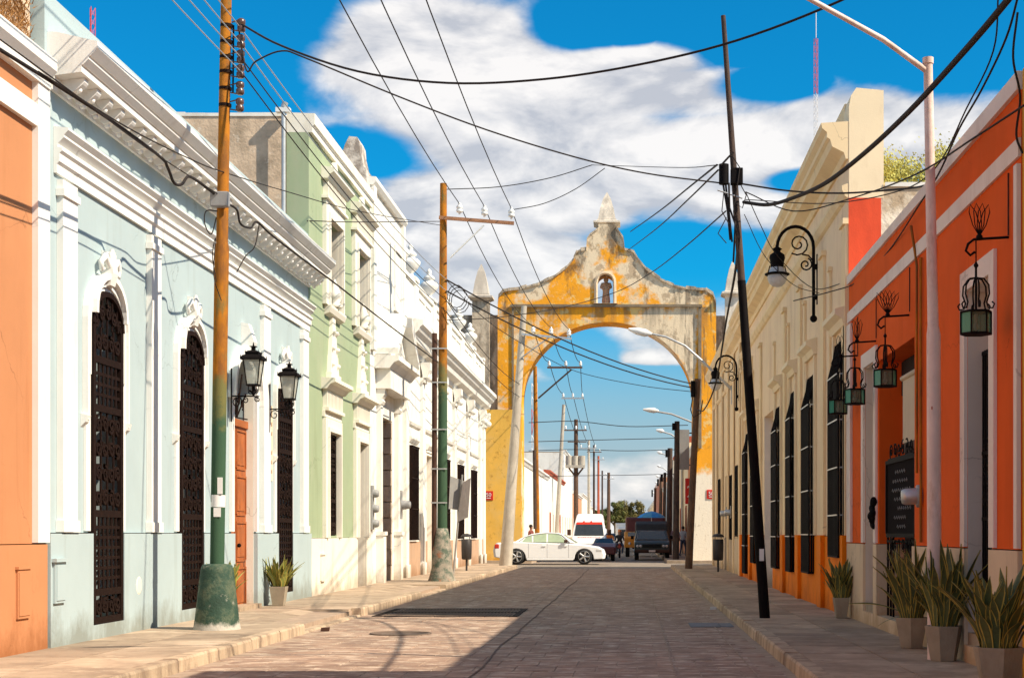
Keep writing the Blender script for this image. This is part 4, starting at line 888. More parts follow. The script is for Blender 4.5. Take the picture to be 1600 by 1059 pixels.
mb.build('coping', M_white, h)
mb = MB(); random.seed(5)
cl = [(random.uniform(4.1, 5.1), random.uniform(24.4, 25.6), random.uniform(6.8, 7.45)) for _ in range(30)]
for i in range(9000):
    cx, cy, cz = random.choice(cl); x, y, z = cx+random.gauss(0, .12), cy+random.gauss(0, .15), max(6.7, cz+random.gauss(0, .12)); a = random.uniform(0, 6.28); l_ = random.uniform(.02, .05)
    mb.add([(x, y, z), (x+math.cos(a)*l_, y+math.sin(a)*l_, z+l_*.3), (x+math.cos(a)*l_*.3-.01, y+.02, z+l_)], [(0, 1, 2)])
for cx, cy, cz in cl: mb.tube([(cx, cy, 6.5), (cx+.05, cy, cz+.1)], .008, 4)
o = mb.build('rooftop_shrub', M_weed, origin=(5, 25, 6.6)); tag(o, 'yellow green shrub growing on the roof behind the red end panel', 'shrub')
# paler part towards the corner
h = thing('pale_cream_house', 'plain pale cream corner house with small barred windows next to the arch', 'house', (XR, 54, 0))
A, B = 46.04, 61.8
cw2 = [(47.3, 48.3, 1.3, 3.5), (50.0, 51.0, 1.2, 3.3), (56.5, 57.5, 1.3, 3.4)]; dd = (53.0, 54.2, 0, 3.4)
F(h, RF, 'wall', M_creamw, lambda mb: RF.slab(mb, A, B, 1.26, 7.15, cw2+[dd], -.45, 0)); dado(h, RF, M_ddado, A, B, 0, 1.25, [dd], -.45, .03)
F(h, RF, 'cornice', M_creamw, lambda mb: RF.prof(mb, [(-.5, 7.151), (.04, 7.151), (.07, 7.25), (.22, 7.34), (.25, 7.45), (.33, 7.56), (.36, 7.70), (-.5, 7.74)], A, B)); F(h, RF, 'parapet', M_creamw, lambda mb: RF.box(mb, A, B, 7.741, 8.1, -.5, -.02))
for a, b, c, e in cw2:
    w = F(h, RF, 'window', M_dark, lambda mb: RF.box(mb, a, b, c, e, -.3, -.25)); bars(RF, a, b, c, e, .06, w, M_black, 8)
F(h, RF, 'door', M_shut, lambda mb: RF.box(mb, *dd[:2], .1, 3.4, -.3, -.25))
for y in (46.3, 49.1, 51.9, 55.2, 58.6, 61.2): F(h, RF, 'pilaster', M_creamw, lambda mb: RF.box(mb, y, y+.45, .1, 7.14, .031, .07))
F(h, RF, 'string_course', M_creamw, lambda mb: RF.prof(mb, [(.002, 6.3), (.03, 6.3), (.08, 6.4), (.002, 6.45)], A, B))
core(h, RF, A, B, 7.4, wallm=M_creamw, d0=-.46)
for k, y in enumerate((52.4, 50.1)):
    mt = thing('wall_meter', ('round grey meter on the pale cream wall, the farther of two', 'round grey meter on the pale cream wall, the nearer of two')[k], 'meter', RF.P(y, 2.1, 0))
    F(mt, RF, 'plate', M_gbox, lambda mb: RF.box(mb, y-.13, y+.13, 1.9, 2.3, .07 if k else .03, .09)); F(mt, RF, 'dial_cover', M_steel, lambda mb: mb.lathe(RF.P(y, 2.08, .09), [(.1, 0), (.1, .16), (.07, .2), (.001, .2)], 12, 0, True, Matrix.Rotation(R(-90), 3, 'Y')))

# curved wall lamps on the cream house
def scroll_lamp(y, label):
    t = thing('scroll_wall_lamp', label, 'street lamp', (XR, y, 5.0), 'scroll armed lamps on the cream houses'); Xv = 3.22; Xl = 2.58; yy = y
    F(t, RF, 'wall_mount', M_black, lambda mb: (RF.box(mb, y-.035, y+.035, 5.42, 6.3, .062, .078), [mb.box(Xv-.02, XR-.06, y-.04, y+.04, z-.045, z+.045) for z in (5.55, 6.08)]))
    def arm(mb):
        r_ = (Xv-Xl)/2; cx = (Xv+Xl)/2; zc = 6.42
        pts = [(Xv, y, 5.2), (Xv, y, 5.8), (Xv, y, zc)]+[(cx+r_*math.cos(a), y, zc+r_*1.15*math.sin(a)) for a in [math.pi*i/12 for i in range(1, 12)]]+[(Xl, y, zc), (Xl, y, 6.30)]
        mb.tube(pts, .03, 8); mb.ball((Xv, y, 5.17), .065, 10)
        def sp(cx_, cz_, R_, dr, ph, tn=1.5): mb.tube([(cx_+R_*(1-.8*i/18)*math.cos(ph+dr*tn*6.28*i/18), y, cz_+R_*(1-.8*i/18)*math.sin(ph+dr*tn*6.28*i/18)) for i in range(19)], .014, 6)
        sp(2.95, 6.48, .2, 1, -2.2); sp(3.08, 6.12, .12, -1, 1.2); mb.tube([(3.2, y, 6.2), (3.13, y, 6.28), (3.02, y, 6.3)], .014, 6)
    F(t, RF, 'arm', M_black, arm)
    F(t, RF, 'lamp_housing', M_black, lambda mb: mb.lathe((Xl, y, 5.74), [(.2, .19), (.22, .2), (.22, .22), (.15, .24), (.115, .3), (.12, .42), (.14, .5), (.13, .55), (.06, .6), (.06, .63), (.09, .65), (.03, .69), (.03, .72)], 16))
    F(t, RF, 'glass_bowl', M_glassw, lambda mb: mb.lathe((Xl, y, 5.72), [(.001, .0), (.08, .02), (.14, .07), (.17, .14), (.17, .21), (.14, .3), (.11, .36)], 16))
    F(t, RF, 'frame_rib', M_black, lambda mb: [mb.tube([(Xl+.17*math.cos(a), y+.17*math.sin(a), 5.94), (Xl+.13*math.cos(a), y+.13*math.sin(a), 6.1)], .01, 5) for a in (0, 1.57, 3.14, 4.71)])
    return t
scroll_lamp(27.0, 'large black scroll arm lamp on the cream wall beside the red panel'); scroll_lamp(46.6, 'smaller looking farther black scroll arm lamp near the arch')

# ------------------------------------------------------------------ the arch
AY = 73.0
def px(u): return (u-CU)*AY/FOC
def pz(v): return EYE-(v-CV)*AY/FOC
arch = thing('old_city_arch', 'weathered yellow masonry arch across the street with a niche and pinnacle', 'arch', (px(948), AY, 0))
def arch_mat():
    m = mat('arch_plaster', (.88, .38, .03), .9, .12, 1.0, .6, 12)
    T = m.node_tree; n = T.nodes; l = T.links; b = n['Principled BSDF']; src = b.inputs['Base Color'].links[0].from_socket
    g = n.new('ShaderNodeNewGeometry'); sp = n.new('ShaderNodeSeparateXYZ'); l.new(g.outputs['Position'], sp.inputs[0])
    def noise(sc, det=10, off=0, mz=1, rg=.65):
        mp = n.new('ShaderNodeMapping'); mp.inputs['Location'].default_value = (off, 0, off*.7); mp.inputs['Scale'].default_value = (1, 1, mz); l.new(g.outputs['Position'], mp.inputs[0])
        x = n.new('ShaderNodeTexNoise'); x.inputs['Scale'].default_value = sc; x.inputs['Detail'].default_value = det; x.inputs['Roughness'].default_value = rg; l.new(mp.outputs[0], x.inputs[0]); return x.outputs['Fac']
    def ma(op, a, b_=None):
        x = n.new('ShaderNodeMath'); x.operation = op
        for i, y in enumerate((a, b_)):
            if y is None: continue
            if isinstance(y, (int, float)): x.inputs[i].default_value = y
            else: l.new(y, x.inputs[i])
        return x.outputs[0]
    def rg(x, a, c): r = n.new('ShaderNodeMapRange'); r.inputs[1].default_value = a; r.inputs[2].default_value = c; l.new(x, r.inputs[0]); return r.outputs[0]
    def mx(f_, a, c):
        x = n.new('ShaderNodeMix'); x.data_type = 'RGBA'
        for i, y in ((0, f_), (6, a), (7, c)):
            if isinstance(y, tuple): x.inputs[i].default_value = (*y, 1)
            else: l.new(y, x.inputs[i])
        return x.outputs[2]
    z, x_ = sp.outputs[2], sp.outputs[0]
    # paint has gone from the gable and from the right haunch; limewash on the right pier foot
    hi = ma('MULTIPLY', rg(z, 12.6, 15), .13); rt = ma('MULTIPLY', ma('MULTIPLY', rg(x_, -.8, 1.6), rg(z, 8.5, 9.6)), .13)
    edge = ma('MULTIPLY', rg(x_, 3.0, 3.3), .14)
    bare = rg(ma('SUBTRACT', ma('ADD', ma('ADD', noise(.55, 10, 4), hi), rt), edge), .53, .60)
    c = mx(bare, src, (.78, .64, .45)); c = mx(rg(noise(1.6, 10, 9), .55, .6), c, mx(bare, (.80, .56, .22), (.52, .40, .27)))
    foot = ma('MULTIPLY', ma('GREATER_THAN', x_, 2.2), rg(ma('ADD', z, ma('MULTIPLY', noise(.8, 8, 2), 1.6)), 5.2, 4.9)); c = mx(foot, c, (.86, .77, .62))
    top = ma('ADD', ma('MULTIPLY', rg(z, 11.6, 14), .15), ma('MULTIPLY', rg(x_, -1, 2.5), .05)); str_ = ma('MULTIPLY', rg(noise(.9, 4, 6, .1), .55, .66), ma('MULTIPLY', rg(z, 5, 10), .12))
    dk = rg(ma('ADD', ma('ADD', noise(.9, 12, 13, .45, .75), top), str_), .63, .76); c = mx(ma('MULTIPLY', dk, .8), c, (.10, .075, .055))
    dr = ma('MULTIPLY', ma('MULTIPLY', rg(z, 10.6, 12.1), ma('LESS_THAN', z, 12.15)), rg(noise(2.2, 7, 31, .10), .44, .62)); c = mx(ma('MULTIPLY', dr, .75), c, (.16, .115, .08))
    c = mx(ma('MULTIPLY', rg(noise(6, 9, 41, .8, .75), .56, .64), .55), c, (.34, .24, .14))
    c = mx(ma('MULTIPLY', ma('MULTIPLY', rg(noise(3.5, 6, 21, .12), .52, .62), rg(x_, 2.0, 2.2)), ma('MULTIPLY', rg(z, 6.5, 8.5), .75)), c, (.13, .10, .075))
    l.new(c, b.inputs['Base Color']); return m
M_arch = arch_mat()
UP = [(777.6, 477), (779, 464), (787, 455), (795, 453), (813, 451), (841.5, 444), (866.5, 432), (885, 418), (896, 405), (901, 394), (907, 391), (916, 390), (917, 374), (922.5, 366), (935, 357),
      (935.1, 350), (962.9, 350), (963, 357), (974, 372.6), (976, 390), (989.6, 393), (996, 404), (1010, 421), (1031.6, 436.5), (1053, 446), (1072, 450.5), (1103, 453), (1114, 460), (1119, 474)]
def up_f(u):
    for (a, p), (b, q) in zip(UP, UP[1:]):
        if a <= u <= b: return p+(q-p)*(u-a)/(b-a) if b > a else q
    return 477
IL, IR, ISP, ICR = 815, 1083, 628, 503
def lo_f(u):
    if u <= IL or u >= IR: return None
    t = (u-(IL+IR)/2)/((IR-IL)/2); return ISP-(ISP-ICR)*math.sqrt(max(0, 1-t*t))
def niche_f(u):
    t = (u-946)/14.5
    return None if abs(t) > 1 else (475, 441-15*math.sqrt(1-t*t))
mb = MB(); DEP = 1.7
us = sorted({777.6+ (1119-777.6)*i/150 for i in range(151)} | {IL, IR, 931.5, 960.5, IL+.5, IL+1.5, IR-.5, IR-1.5} | {p[0] for p in UP})
def pier_poly(u0, u1):
    um = (u0+u1)/2; segs = []
    def zlo(u): r_ = lo_f(u); return -.03 if r_ is None else pz(r_)
    inside = IL <= u0 and u1 <= IR
    l0, l1 = ((pz(ISP) if u0 <= IL else zlo(u0)), (pz(ISP) if u1 >= IR else zlo(u1))) if inside else (-.03, -.03)
    t0, t1 = pz(up_f(u0)), pz(up_f(u1)); nn = niche_f(um)
    if nn and 931.5 <= um <= 960.5:
        n0, n1 = niche_f(max(931.5, min(960.5, u0))) or nn, niche_f(max(931.5, min(960.5, u1))) or nn
        segs = [(l0, l1, pz(475), pz(475)), (pz(n0[1]), pz(n1[1]), t0, t1)]
    else: segs = [(l0, l1, t0, t1)]
    return segs
cols = []
for u0, u1 in zip(us, us[1:]):
    if u1-u0 < 1e-6: continue
    for (a, b, c, e) in pier_poly(u0, u1):
        x0, x1 = px(u0), px(u1)
        for Y in (AY, AY+DEP): mb.add([(x0, Y, a), (x1, Y, b), (x1, Y, e), (x0, Y, c)], [(0, 1, 2, 3)])
        for p, q in (((x0, a), (x1, b)), ((x0, c), (x1, e))): mb.add([(p[0], AY, p[1]), (q[0], AY, q[1]), (q[0], AY+DEP, q[1]), (p[0], AY+DEP, p[1])], [(0, 1, 2, 3)])
for u, a, b in ((777.6, -.03, pz(477)), (1119, -.03, pz(474)), (IL, -.03, pz(ISP)), (IR, -.03, pz(ISP)), (931.5, pz(475), pz(441)), (960.5, pz(475), pz(441)), (916.5, pz(390), pz(374))):
    mb.add([(px(u), AY, a), (px(u), AY+DEP, a), (px(u), AY+DEP, b), (px(u), AY, b)], [(0, 1, 2, 3)])
mb.build('masonry', M_arch, arch)
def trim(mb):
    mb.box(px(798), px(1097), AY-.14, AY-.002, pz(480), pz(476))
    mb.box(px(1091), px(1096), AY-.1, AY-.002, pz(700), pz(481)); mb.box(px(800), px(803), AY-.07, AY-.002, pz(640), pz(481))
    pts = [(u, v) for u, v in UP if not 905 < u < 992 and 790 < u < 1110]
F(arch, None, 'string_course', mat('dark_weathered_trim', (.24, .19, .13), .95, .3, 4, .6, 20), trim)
def coping(mb):
    for (a, p), (b, q) in zip(UP, UP[1:]):
        if abs(b-a) < .5 or (935 <= a and b <= 963.1): continue
        x0, z0, x1, z1 = px(a), pz(p), px(b), pz(q)
        k_ = max(1, int(abs(x1-x0)/.22)); 
        for q in range(k_):
            xa, xb = x0+(x1-x0)*q/k_, x0+(x1-x0)*(q+1)/k_; za, zb = z0+(z1-z0)*q/k_, z0+(z1-z0)*(q+1)/k_; j_ = random.uniform(-.05, .05); f_ = random.uniform(.04, .13)
            mb.prism([(xa, AY-f_, za-.05), (xb, AY-f_, zb-.05), (xb, AY-f_, zb+.08+j_), (xa, AY-f_, za+.08+j_)], (0, DEP+f_*2, 0))
F(arch, None, 'coping', M_stone, coping)
def nfr(mb):
    cy = AY-.1; pts = [(px(931), pz(475)), (px(931), pz(441))]+[(px(946)+px(960.5+985-946)*math.cos(math.pi-math.pi*i/10), pz(441)+(pz(426)-pz(441))*math.sin(math.pi*i/10)) for i in range(11)]+[(px(961), pz(475))]
    mb.tube([(x, AY-.03, z) for x, z in pts], .09, 5, 0, False); mb.box(px(927), px(965), AY-.25, AY-.003, pz(479)+.13, pz(475))
F(arch, None, 'niche_frame', mat('niche_white', (.66, .52, .36), .9, .2, 3, .3), nfr)
def pinn(c, Y, zb, w, hgt):
    def g(mb):
        q = w/2
        mb.lathe((c, Y, zb), [(q*1.2, 0), (q*1.9, .12), (q*1.9, .2), (q*1.35, .26), (q*1.35, .32)], 4, 0, False, None, math.pi/4)
        mb.lathe((c, Y, zb+.32), [(q*1.25, 0), (q*.95, hgt*.4), (q*.55, hgt*.75), (.03, hgt)], 4, 0, False, None, math.pi/4)
    return g
F(arch, None, 'pinnacle', mat('pale_weathered_stone', (.74, .66, .55), .9, .2, 3, .5, 20, stain=(.3, .26, .22), samt=.6), pinn(px(948), AY+.8, pz(350), .95, 1.35))
# masonry that ties the arch to the houses, with its own pinnacles
fw = thing('left_flanking_wall', 'old mottled stone wall with a pinnacle left of the arch', 'wall', (-8, AY+.5, 0))
F(fw, None, 'masonry', M_stone, lambda mb: mb.box(-15, px(777.4), AY+.25, AY+1.5, -.03, pz(491)))
F(fw, None, 'buttress', M_stone, lambda mb: mb.box(px(738), px(765), AY-.1, AY+.249, -.03, pz(470)))
F(fw, None, 'yellow_plaster', mat('yellow_ochre_plaster', (.86, .50, .10), .9, .12, 1.2, .3, 30, stain=(.78, .50, .16), samt=.7, sscale=.9, thr=.55, streak=False, stain2=(.50, .25, .05), thr2=.62), lambda mb: (mb.box(px(750), px(814.5), AY-.13, AY-.105, 0, pz(640)),))
F(fw, None, 'pinnacle', MC['pale_weathered_stone'], pinn(px(751.5), AY+.2, pz(470), .85, 1.45))
fw = thing('right_flanking_wall', 'dark stone wall with a pinnacle right of the arch', 'wall', (4.6, AY+.5, 0))
F(fw, None, 'masonry', M_stone, lambda mb: mb.box(px(1119.2), 14, AY+.25, AY+1.5, -.03, pz(492)))
F(fw, None, 'buttress', MC['pale_weathered_stone'], lambda mb: mb.box(px(1133), px(1156), AY-.1, AY+.249, -.03, pz(464)))
F(fw, None, 'pinnacle', MC['pale_weathered_stone'], pinn(px(1145), AY+.2, pz(464), .8, 1.4))
# statue of a friar in the niche
def skin_fig(name, verts, edges, rad, parent, mats, zones, loc, rz=0, sub=2, root=0):
    me = bpy.data.meshes.new(name); me.from_pydata(verts, edges, []); o = bpy.data.objects.new(name, me); COL.objects.link(o)
    m = o.modifiers.new('s', 'SKIN'); m.use_smooth_shade = True
    for i, r_ in enumerate(rad):
        r_ = r_ if isinstance(r_, tuple) else (r_, r_); me.skin_vertices[0].data[i].radius = r_; me.skin_vertices[0].data[i].use_root = (i == root)
    s = o.modifiers.new('d', 'SUBSURF'); s.levels = sub; s.render_levels = sub
    dg = bpy.context.evaluated_depsgraph_get(); nm = bpy.data.meshes.new_from_object(o.evaluated_get(dg)); bpy.data.objects.remove(o)
    for x in mats: nm.materials.append(x)
    for p in nm.polygons: p.material_index = zones(p.center); p.use_smooth = True
    q = bpy.data.objects.new(name, nm); COL.objects.link(q)
    if parent: q.parent = parent
    q.location = loc; q.rotation_euler = (0, 0, rz); return q
st = thing('saint_statue', 'stone statue of a robed friar standing in the niche of the arch', 'statue', (px(946)+.02, AY+.6, pz(475)))
SV = [(0, 0, .75), (0, 0, .35), (0, 0, .04), (0, 0, .98), (0, 0, 1.10), (0, 0, 1.2), (0, 0, 1.30), (-.19, -.01, 1.05), (-.24, -.06, .85), (-.10, -.19, .82), (.19, -.01, 1.05), (.24, -.06, .85), (.10, -.19, .84)]
SE = [(0, 1), (1, 2), (0, 3), (3, 4), (4, 5), (5, 6), (3, 7), (7, 8), (8, 9), (3, 10), (10, 11), (11, 12)]
b = skin_fig('robed_figure', SV, SE, [(.17, .13), (.20, .16), (.26, .2), (.17, .12), (.07, .07), (.085, .09), (.07, .075), .075, .07, .05, .075, .07, .05], st, [M_statue], lambda c: 0, (0, 0, 0))
F(st, None, 'plinth', M_statue, lambda mb: mb.box(ORG[st.name].x-.3, ORG[st.name].x+.3, AY+.3, AY+.9, pz(475)+.001, pz(475)+.07))
F(st, None, 'cord', M_stone, lambda mb: mb.tube([(ORG[st.name].x+.17*math.cos(a), AY+.6+.145*math.sin(a), pz(475)+.78) for a in [i*.4 for i in range(17)]], .02, 6))
F(st, None, 'hood', M_statue, lambda mb: (mb.ball((ORG[st.name].x, AY+.63, pz(475)+1.25), .12, 10, 0, 1.15), mb.tube([(ORG[st.name].x-.12, AY+.55, pz(475)+1.06), (ORG[st.name].x, AY+.48, pz(475)+1.03), (ORG[st.name].x+.12, AY+.55, pz(475)+1.06)], .04, 6)))
# street name plates 50
for k, (x, v, lab) in enumerate(((px(764), 774, 'red street number plate reading 50 on the left pier of the arch'), (px(1111), 772, 'red street number plate reading 50 on the right pier of the arch'))):
    Y = AY-.16 if k == 0 else AY-.04; z = pz(v)
    t = thing('street_plate', lab, 'sign', (x, Y, z)); F(t, None, 'plate', M_sign, lambda mb: mb.box(x-.21, x+.21, Y, Y+.03, z-.22, z+.22), bevel=.03)
    me = text_mesh('50', .26); me.materials.append(M_signw); inst('number', me, t, (x, Y-.012, z+.03), (R(90), 0, 0))
    F(t, None, 'underline', M_signw, lambda mb: mb.box(x-.1, x+.1, Y-.012, Y-.001, z-.135, z-.1))

# ------------------------------------------------------------------ houses beyond the arch
def far_house(name, label, side, y0, y1, zt, wall, dado_m, trim_, nwin, seed, xx=None):
    fac = Fac(xx if xx is not None else (XL if side > 0 else XR+.1), side); h = thing(name, label, 'house', (fac.x, (y0+y1)/2, 0)); rd = random.Random(seed)
    sp = (y1-y0)/max(1, nwin); hs = [(y0+sp*(i+.5)-.6, y0+sp*(i+.5)+.6, 0 if i % 3 == 1 else 1.1, 3.0) for i in range(nwin)]
    F(h, fac, 'wall', wall, lambda mb: fac.slab(mb, y0, y1, 0, zt-.35, hs, -.35, 0)); F(h, fac, 'cornice', trim_, lambda mb: fac.prof(mb, [(-.35, zt-.349), (.05, zt-.349), (.12, zt-.2), (.2, zt-.12), (.2, zt), (-.35, zt+.05)], y0, y1))
    if dado_m: dado(h, fac, dado_m, y0, y1, 0, 1.0, hs, .002, .03)
    for i, q in enumerate(hs):
        w = F(h, fac, 'door' if q[2] == 0 else 'window', M_shut, lambda mb: fac.box(mb, q[0], q[1], q[2], q[3], -.3, -.25))
        F(w, fac, 'frame', trim_, lambda mb: fac.frame(mb, q[0]+.01, q[1]-.01, max(q[2], .1), q[3]-.01, .12, .004, .05)) if q[2] else None
    core(h, fac, y0, y1, zt-.3, 9, wallm=wall, d0=-.36); return h
far_house('blank_white_house', 'long blank white wall just beyond the arch on the left', 1, 78, 121, 5.9, M_white, None, M_white, 0, 1)
M_pink = mat('salmon_plaster', (.66, .33, .20), .85, .1, 2, .1); M_brick = mat('brick_red_paint', (.45, .10, .05), .85, .15, 2, .1); M_blu = mat('pale_blue_plaster', (.50, .60, .66), .85, .1, 2, .1)
far_house('red_trimmed_house', 'pale house with a reddish roof edge beyond the white wall', 1, 121.1, 150, 6.4, M_cream, M_pink, M_brick, 5, 2)
far_house('tall_far_house', 'taller white far house behind the transformer pole', 1, 150.1, 172, 9.6, M_white, M_tan, M_white, 4, 3)
far_house('far_salmon_house', 'small salmon far house in the left row', 1, 172.1, 205, 6.2, M_pink, M_tan, M_white, 6, 4)
far_house('far_cream_house', 'cream far house near the end of the left row', 1, 205.1, 250, 6.8, M_cream, None, M_white, 6, 5)
far_house('far_end_house', 'last pale house of the left row by the trees', 1, 250.1, 300, 5.8, M_white, None, M_white, 6, 6)
far_house('orange_shop', 'orange shop with red sign just beyond the arch on the right', -1, 76, 92, 6.1, mat('shop_orange', (.62, .22, .07), .85, .15, 2, .1), M_brick, M_cream, 3, 7)
far_house('cream_shop', 'cream shop front in the right row beyond the orange shop', -1, 92.1, 118, 7.2, M_creamw, M_pink, M_brick, 5, 8)
far_house('far_blue_house', 'pale blue far house in the right row', -1, 118.1, 160, 6.0, M_blu, None, M_white, 6, 9)
far_house('far_brick_house', 'brownish far house in the right row', -1, 160.1, 215, 7.6, M_pink, None, M_white, 7, 10)
far_house('far_last_house', 'last cream house of the right row', -1, 215.1, 300, 6.0, M_creamw, None, M_white, 8, 11)
t = thing('shop_sign', 'red projecting shop sign with a white figure 2 on the right', 'sign', (3.0, 78, 3.5)); mb = MB(); mb.box(2.78, 3.45, 78, 78.1, 2.9, 4.2); mb.build('board', M_sign, t, bevel=.02)
me = text_mesh('2', .85); me.materials.append(M_signw); inst('figure', me, t, (3.06, 77.985, 3.5), (R(90), 0, 0))
t = thing('grey_signboard', 'dark hanging signboard fixed to the pole right of the opening', 'sign', (2.75, 77, 5.2)); mb = MB(); mb.box(2.3, 2.95, 77, 77.12, 4.6, 6.6); mb.build('board', M_gbox, t); mb = MB(); mb.box(2.9, 3.45, 77.03, 77.09, 6.4, 6.46); mb.box(2.9, 3.45, 77.03, 77.09, 4.8, 4.86); mb.build('bracket', M_black, t)
t = thing('small_red_box', 'small red box on the right side pier base', 'box', (3.05, 76.5, 1.9)); mb = MB(); mb.box(2.98, 3.3, 75.6, 75.8, 1.5, 2.2); mb.build('box', M_red, t, bevel=.02); mb = MB(); mb.box(3.1, 3.2, 75.65, 75.75, 0, 1.499); mb.build('leg', M_black, t)

# ------------------------------------------------------------------ trees at the end
def tree(x, y, h_, r_, label, seed, m=M_tree):
    rd = random.Random(seed); t = thing('leafy_tree', label, 'tree', (x, y, 0), 'trees closing the far end of the street')
    def tr(mb):
        mb.tube([(x, y, 0), (x+.1, y, h_*.25), (x-.05, y, h_*.5)], [.3, .24, .16], 8)
        for k in range(7): a = k*.9; mb.tube([(x, y, h_*(.28+.03*k)), (x+math.cos(a)*r_*.4, y+math.sin(a)*r_*.4, h_*.55), (x+math.cos(a)*r_*.75, y+math.sin(a)*r_*.7, h_*.75)], [.13, .09, .03], 6)
    F(t, None, 'trunk', M_bark, tr)
    mb = MB(); cl = []
    for k in range(46):
        a = rd.uniform(0, 6.28); q = math.sqrt(rd.random())*r_*.85; zz = h_*(.42+.52*rd.random()); q *= 1-.5*max(0, (zz/h_-.7)/.3); cl.append((x+q*math.cos(a), y+q*math.sin(a), zz, rd.uniform(.35, .8)*r_*.32))
    for i in range(7000):
        cx, cy, cz, cr = rd.choice(cl); v = Vector((rd.gauss(0, 1), rd.gauss(0, 1), rd.gauss(0, 1))).normalized()*cr*rd.uniform(.5, 1.05); p = Vector((cx, cy, cz))+v
        a = Vector((rd.uniform(-1, 1), rd.uniform(-1, 1), rd.uniform(-1, 1))).normalized()*.16; b_ = a.cross(v.normalized())*.8
        mb.add([p-a, p+b_, p+a, p-b_], [(0, 1, 2, 3)])
    mb.build('crown', m, t); return t
tree(-2.9, 285, 7.4, 2.9, 'dark green tree, left of the clump at the street end', 1); tree(.6, 300, 7.9, 3.2, 'yellower broad tree, middle of the clump at the street end', 2, mat('tree_leaf_warm', (.15, .12, .03), .7, .4, 1.6, 0)); tree(-.9, 320, 6.8, 3.4, 'tree behind the two front ones at the street end', 3)
tree(-5.6, 275, 5.6, 2.0, 'small tree by the last white house at the street end', 4)

# ------------------------------------------------------------------ poles
def insulator(mb, p, s=1.0): mb.lathe(p, [(.03*s, 0), (.03*s, .04*s), (.085*s, .06*s), (.09*s, .12*s), (.06*s, .14*s), (.085*s, .16*s), (.085*s, .22*s), (.04*s, .26*s), (.045*s, .3*s), (.01*s, .32*s)], 10)
P1 = Vector((-5.49, 20.4, .13))
t = thing('rusty_pole', 'tall rusty orange utility pole with green foot in a green concrete cone', 'utility pole', P1)
F(t, None, 'concrete_base', two_tone('peeling_green_concrete', M_pbase, .22, .45, (.48, .45, .39)), lambda mb: mb.lathe(P1, [(.31, 0), (.30, .05), (.285, .15), (.215, .78), (.2, .84), (.18, .86), (.10, .87)], 20))
F(t, None, 'shaft', M_rust1, lambda mb: mb.tube([P1+Vector((0, 0, .8)), P1+Vector((.035, 0, 3.2)), P1+Vector((.065, 0, 5.05)), P1+Vector((.067, 0, 5.12)), P1+Vector((.16, 0, 10.6))], [.093, .093, .093, .077, .065], 14))
F(t, None, 'paper_band', M_cer, lambda mb: (mb.tube([P1+Vector((.014, 0, 1.62)), P1+Vector((.018, 0, 1.78))], .0955, 14, cap=False), mb.box(P1.x-.02, P1.x+.075, P1.y-.098, P1.y-.09, 1.62, 1.74), mb.box(P1.x+.03, P1.x+.09, P1.y-.0955, P1.y-.06, 1.92, 2.14)))
for k, v in enumerate((41, 66, 90, 113, 139, 165)):
    q = at(355-.02*v, v, 20.4)
    F(t, None, 'clamp', M_iron, lambda mb: mb.tube([q-Vector((0, 0, .02)), q+Vector((0, 0, .02))], .083, 14))
    F(t, None, 'rack_insulator', M_cerb, lambda mb: (mb.lathe(q+Vector((.2, -.02, -.09)), [(.03, 0), (.055, .02), (.055, .07), (.035, .09), (.055, .11), (.055, .16), (.03, .18)], 10), mb.tube([q+Vector((.07, 0, .05)), q+Vector((.2, -.02, .08))], .01, 5), mb.tube([q+Vector((.07, 0, -.05)), q+Vector((.2, -.02, -.08))], .01, 5)))
F(t, None, 'rack', M_iron, lambda mb: mb.tube([at(365, 40, 20.4), at(364, 146, 20.4)], .012, 5))
q = at(345, 313, 20.28); mb = MB(); mb.box(q.x-.12, q.x+.12, 20.18, 20.30, q.z-.10, q.z+.10); mb.build('junction_box', M_gbox, t, bevel=.015)
P2 = Vector((-5.03, 41.0, .13))
t = thing('crossarm_pole', 'rusty and green utility pole with a three insulator crossarm', 'utility pole', P2)
F(t, None, 'shaft', M_rust2, lambda mb: mb.tube([P2, P2+Vector((.02, 0, 4.6)), P2+Vector((.04, 0, 10.6))], [.14, .12, .09], 14))
F(t, None, 'side_pipe', M_shut, lambda mb: mb.tube([P2+Vector((-.2, -.05, .1)), P2+Vector((-.19, -.05, 6.6))], .07, 10)); F(t, None, 'strap', M_steel, lambda mb: [mb.box(P2.x-.28, P2.x+.15, 40.86, 40.88, z, z+.035) for z in (2.2, 3.1, 4.15, 5.4, 6.3)])
F(t, None, 'concrete_base', M_pbase2, lambda mb: mb.lathe(P2, [(.38, 0), (.34, .12), (.28, .35), (.27, .8), (.2, 1.2), (.16, 1.4), (.1, 1.42)], 11))
def cross(t, p0, p1, th=.055, m=M_wood2, ins=()):
    F(t, None, 'crossarm', m, lambda mb: mb.tube([p0, p1], th, 4, smooth=False))
    for q in ins: F(t, None, 'insulator', M_cer, lambda mb: insulator(mb, q+Vector((0, 0, th*.8))))
cI = [at(718, 338, 41), at(757, 342, 41), at(799, 345, 41)]; cross(t, at(686, 340, 40.85), at(803, 349, 40.85), .06, mat('rusty_crossarm', (.35, .17, .09), .7, .2, 6, .2), cI)
F(t, None, 'brace', M_cer, lambda mb: mb.tube([at(703, 403, 40.85), at(756, 352, 40.85)], .022, 6))
def coil(mb):
    for k in range(3):
        mb.tube([at(713+14*math.cos(a)+3*k, 463+18*math.sin(a)+4*k, 40.8-.1*k) for a in [i*.5 for i in range(13)]], .012, 5)
F(t, None, 'cable_coil', M_cable, coil)
P3 = at(790, 884, 61); P3t = at(819, 478, 61)
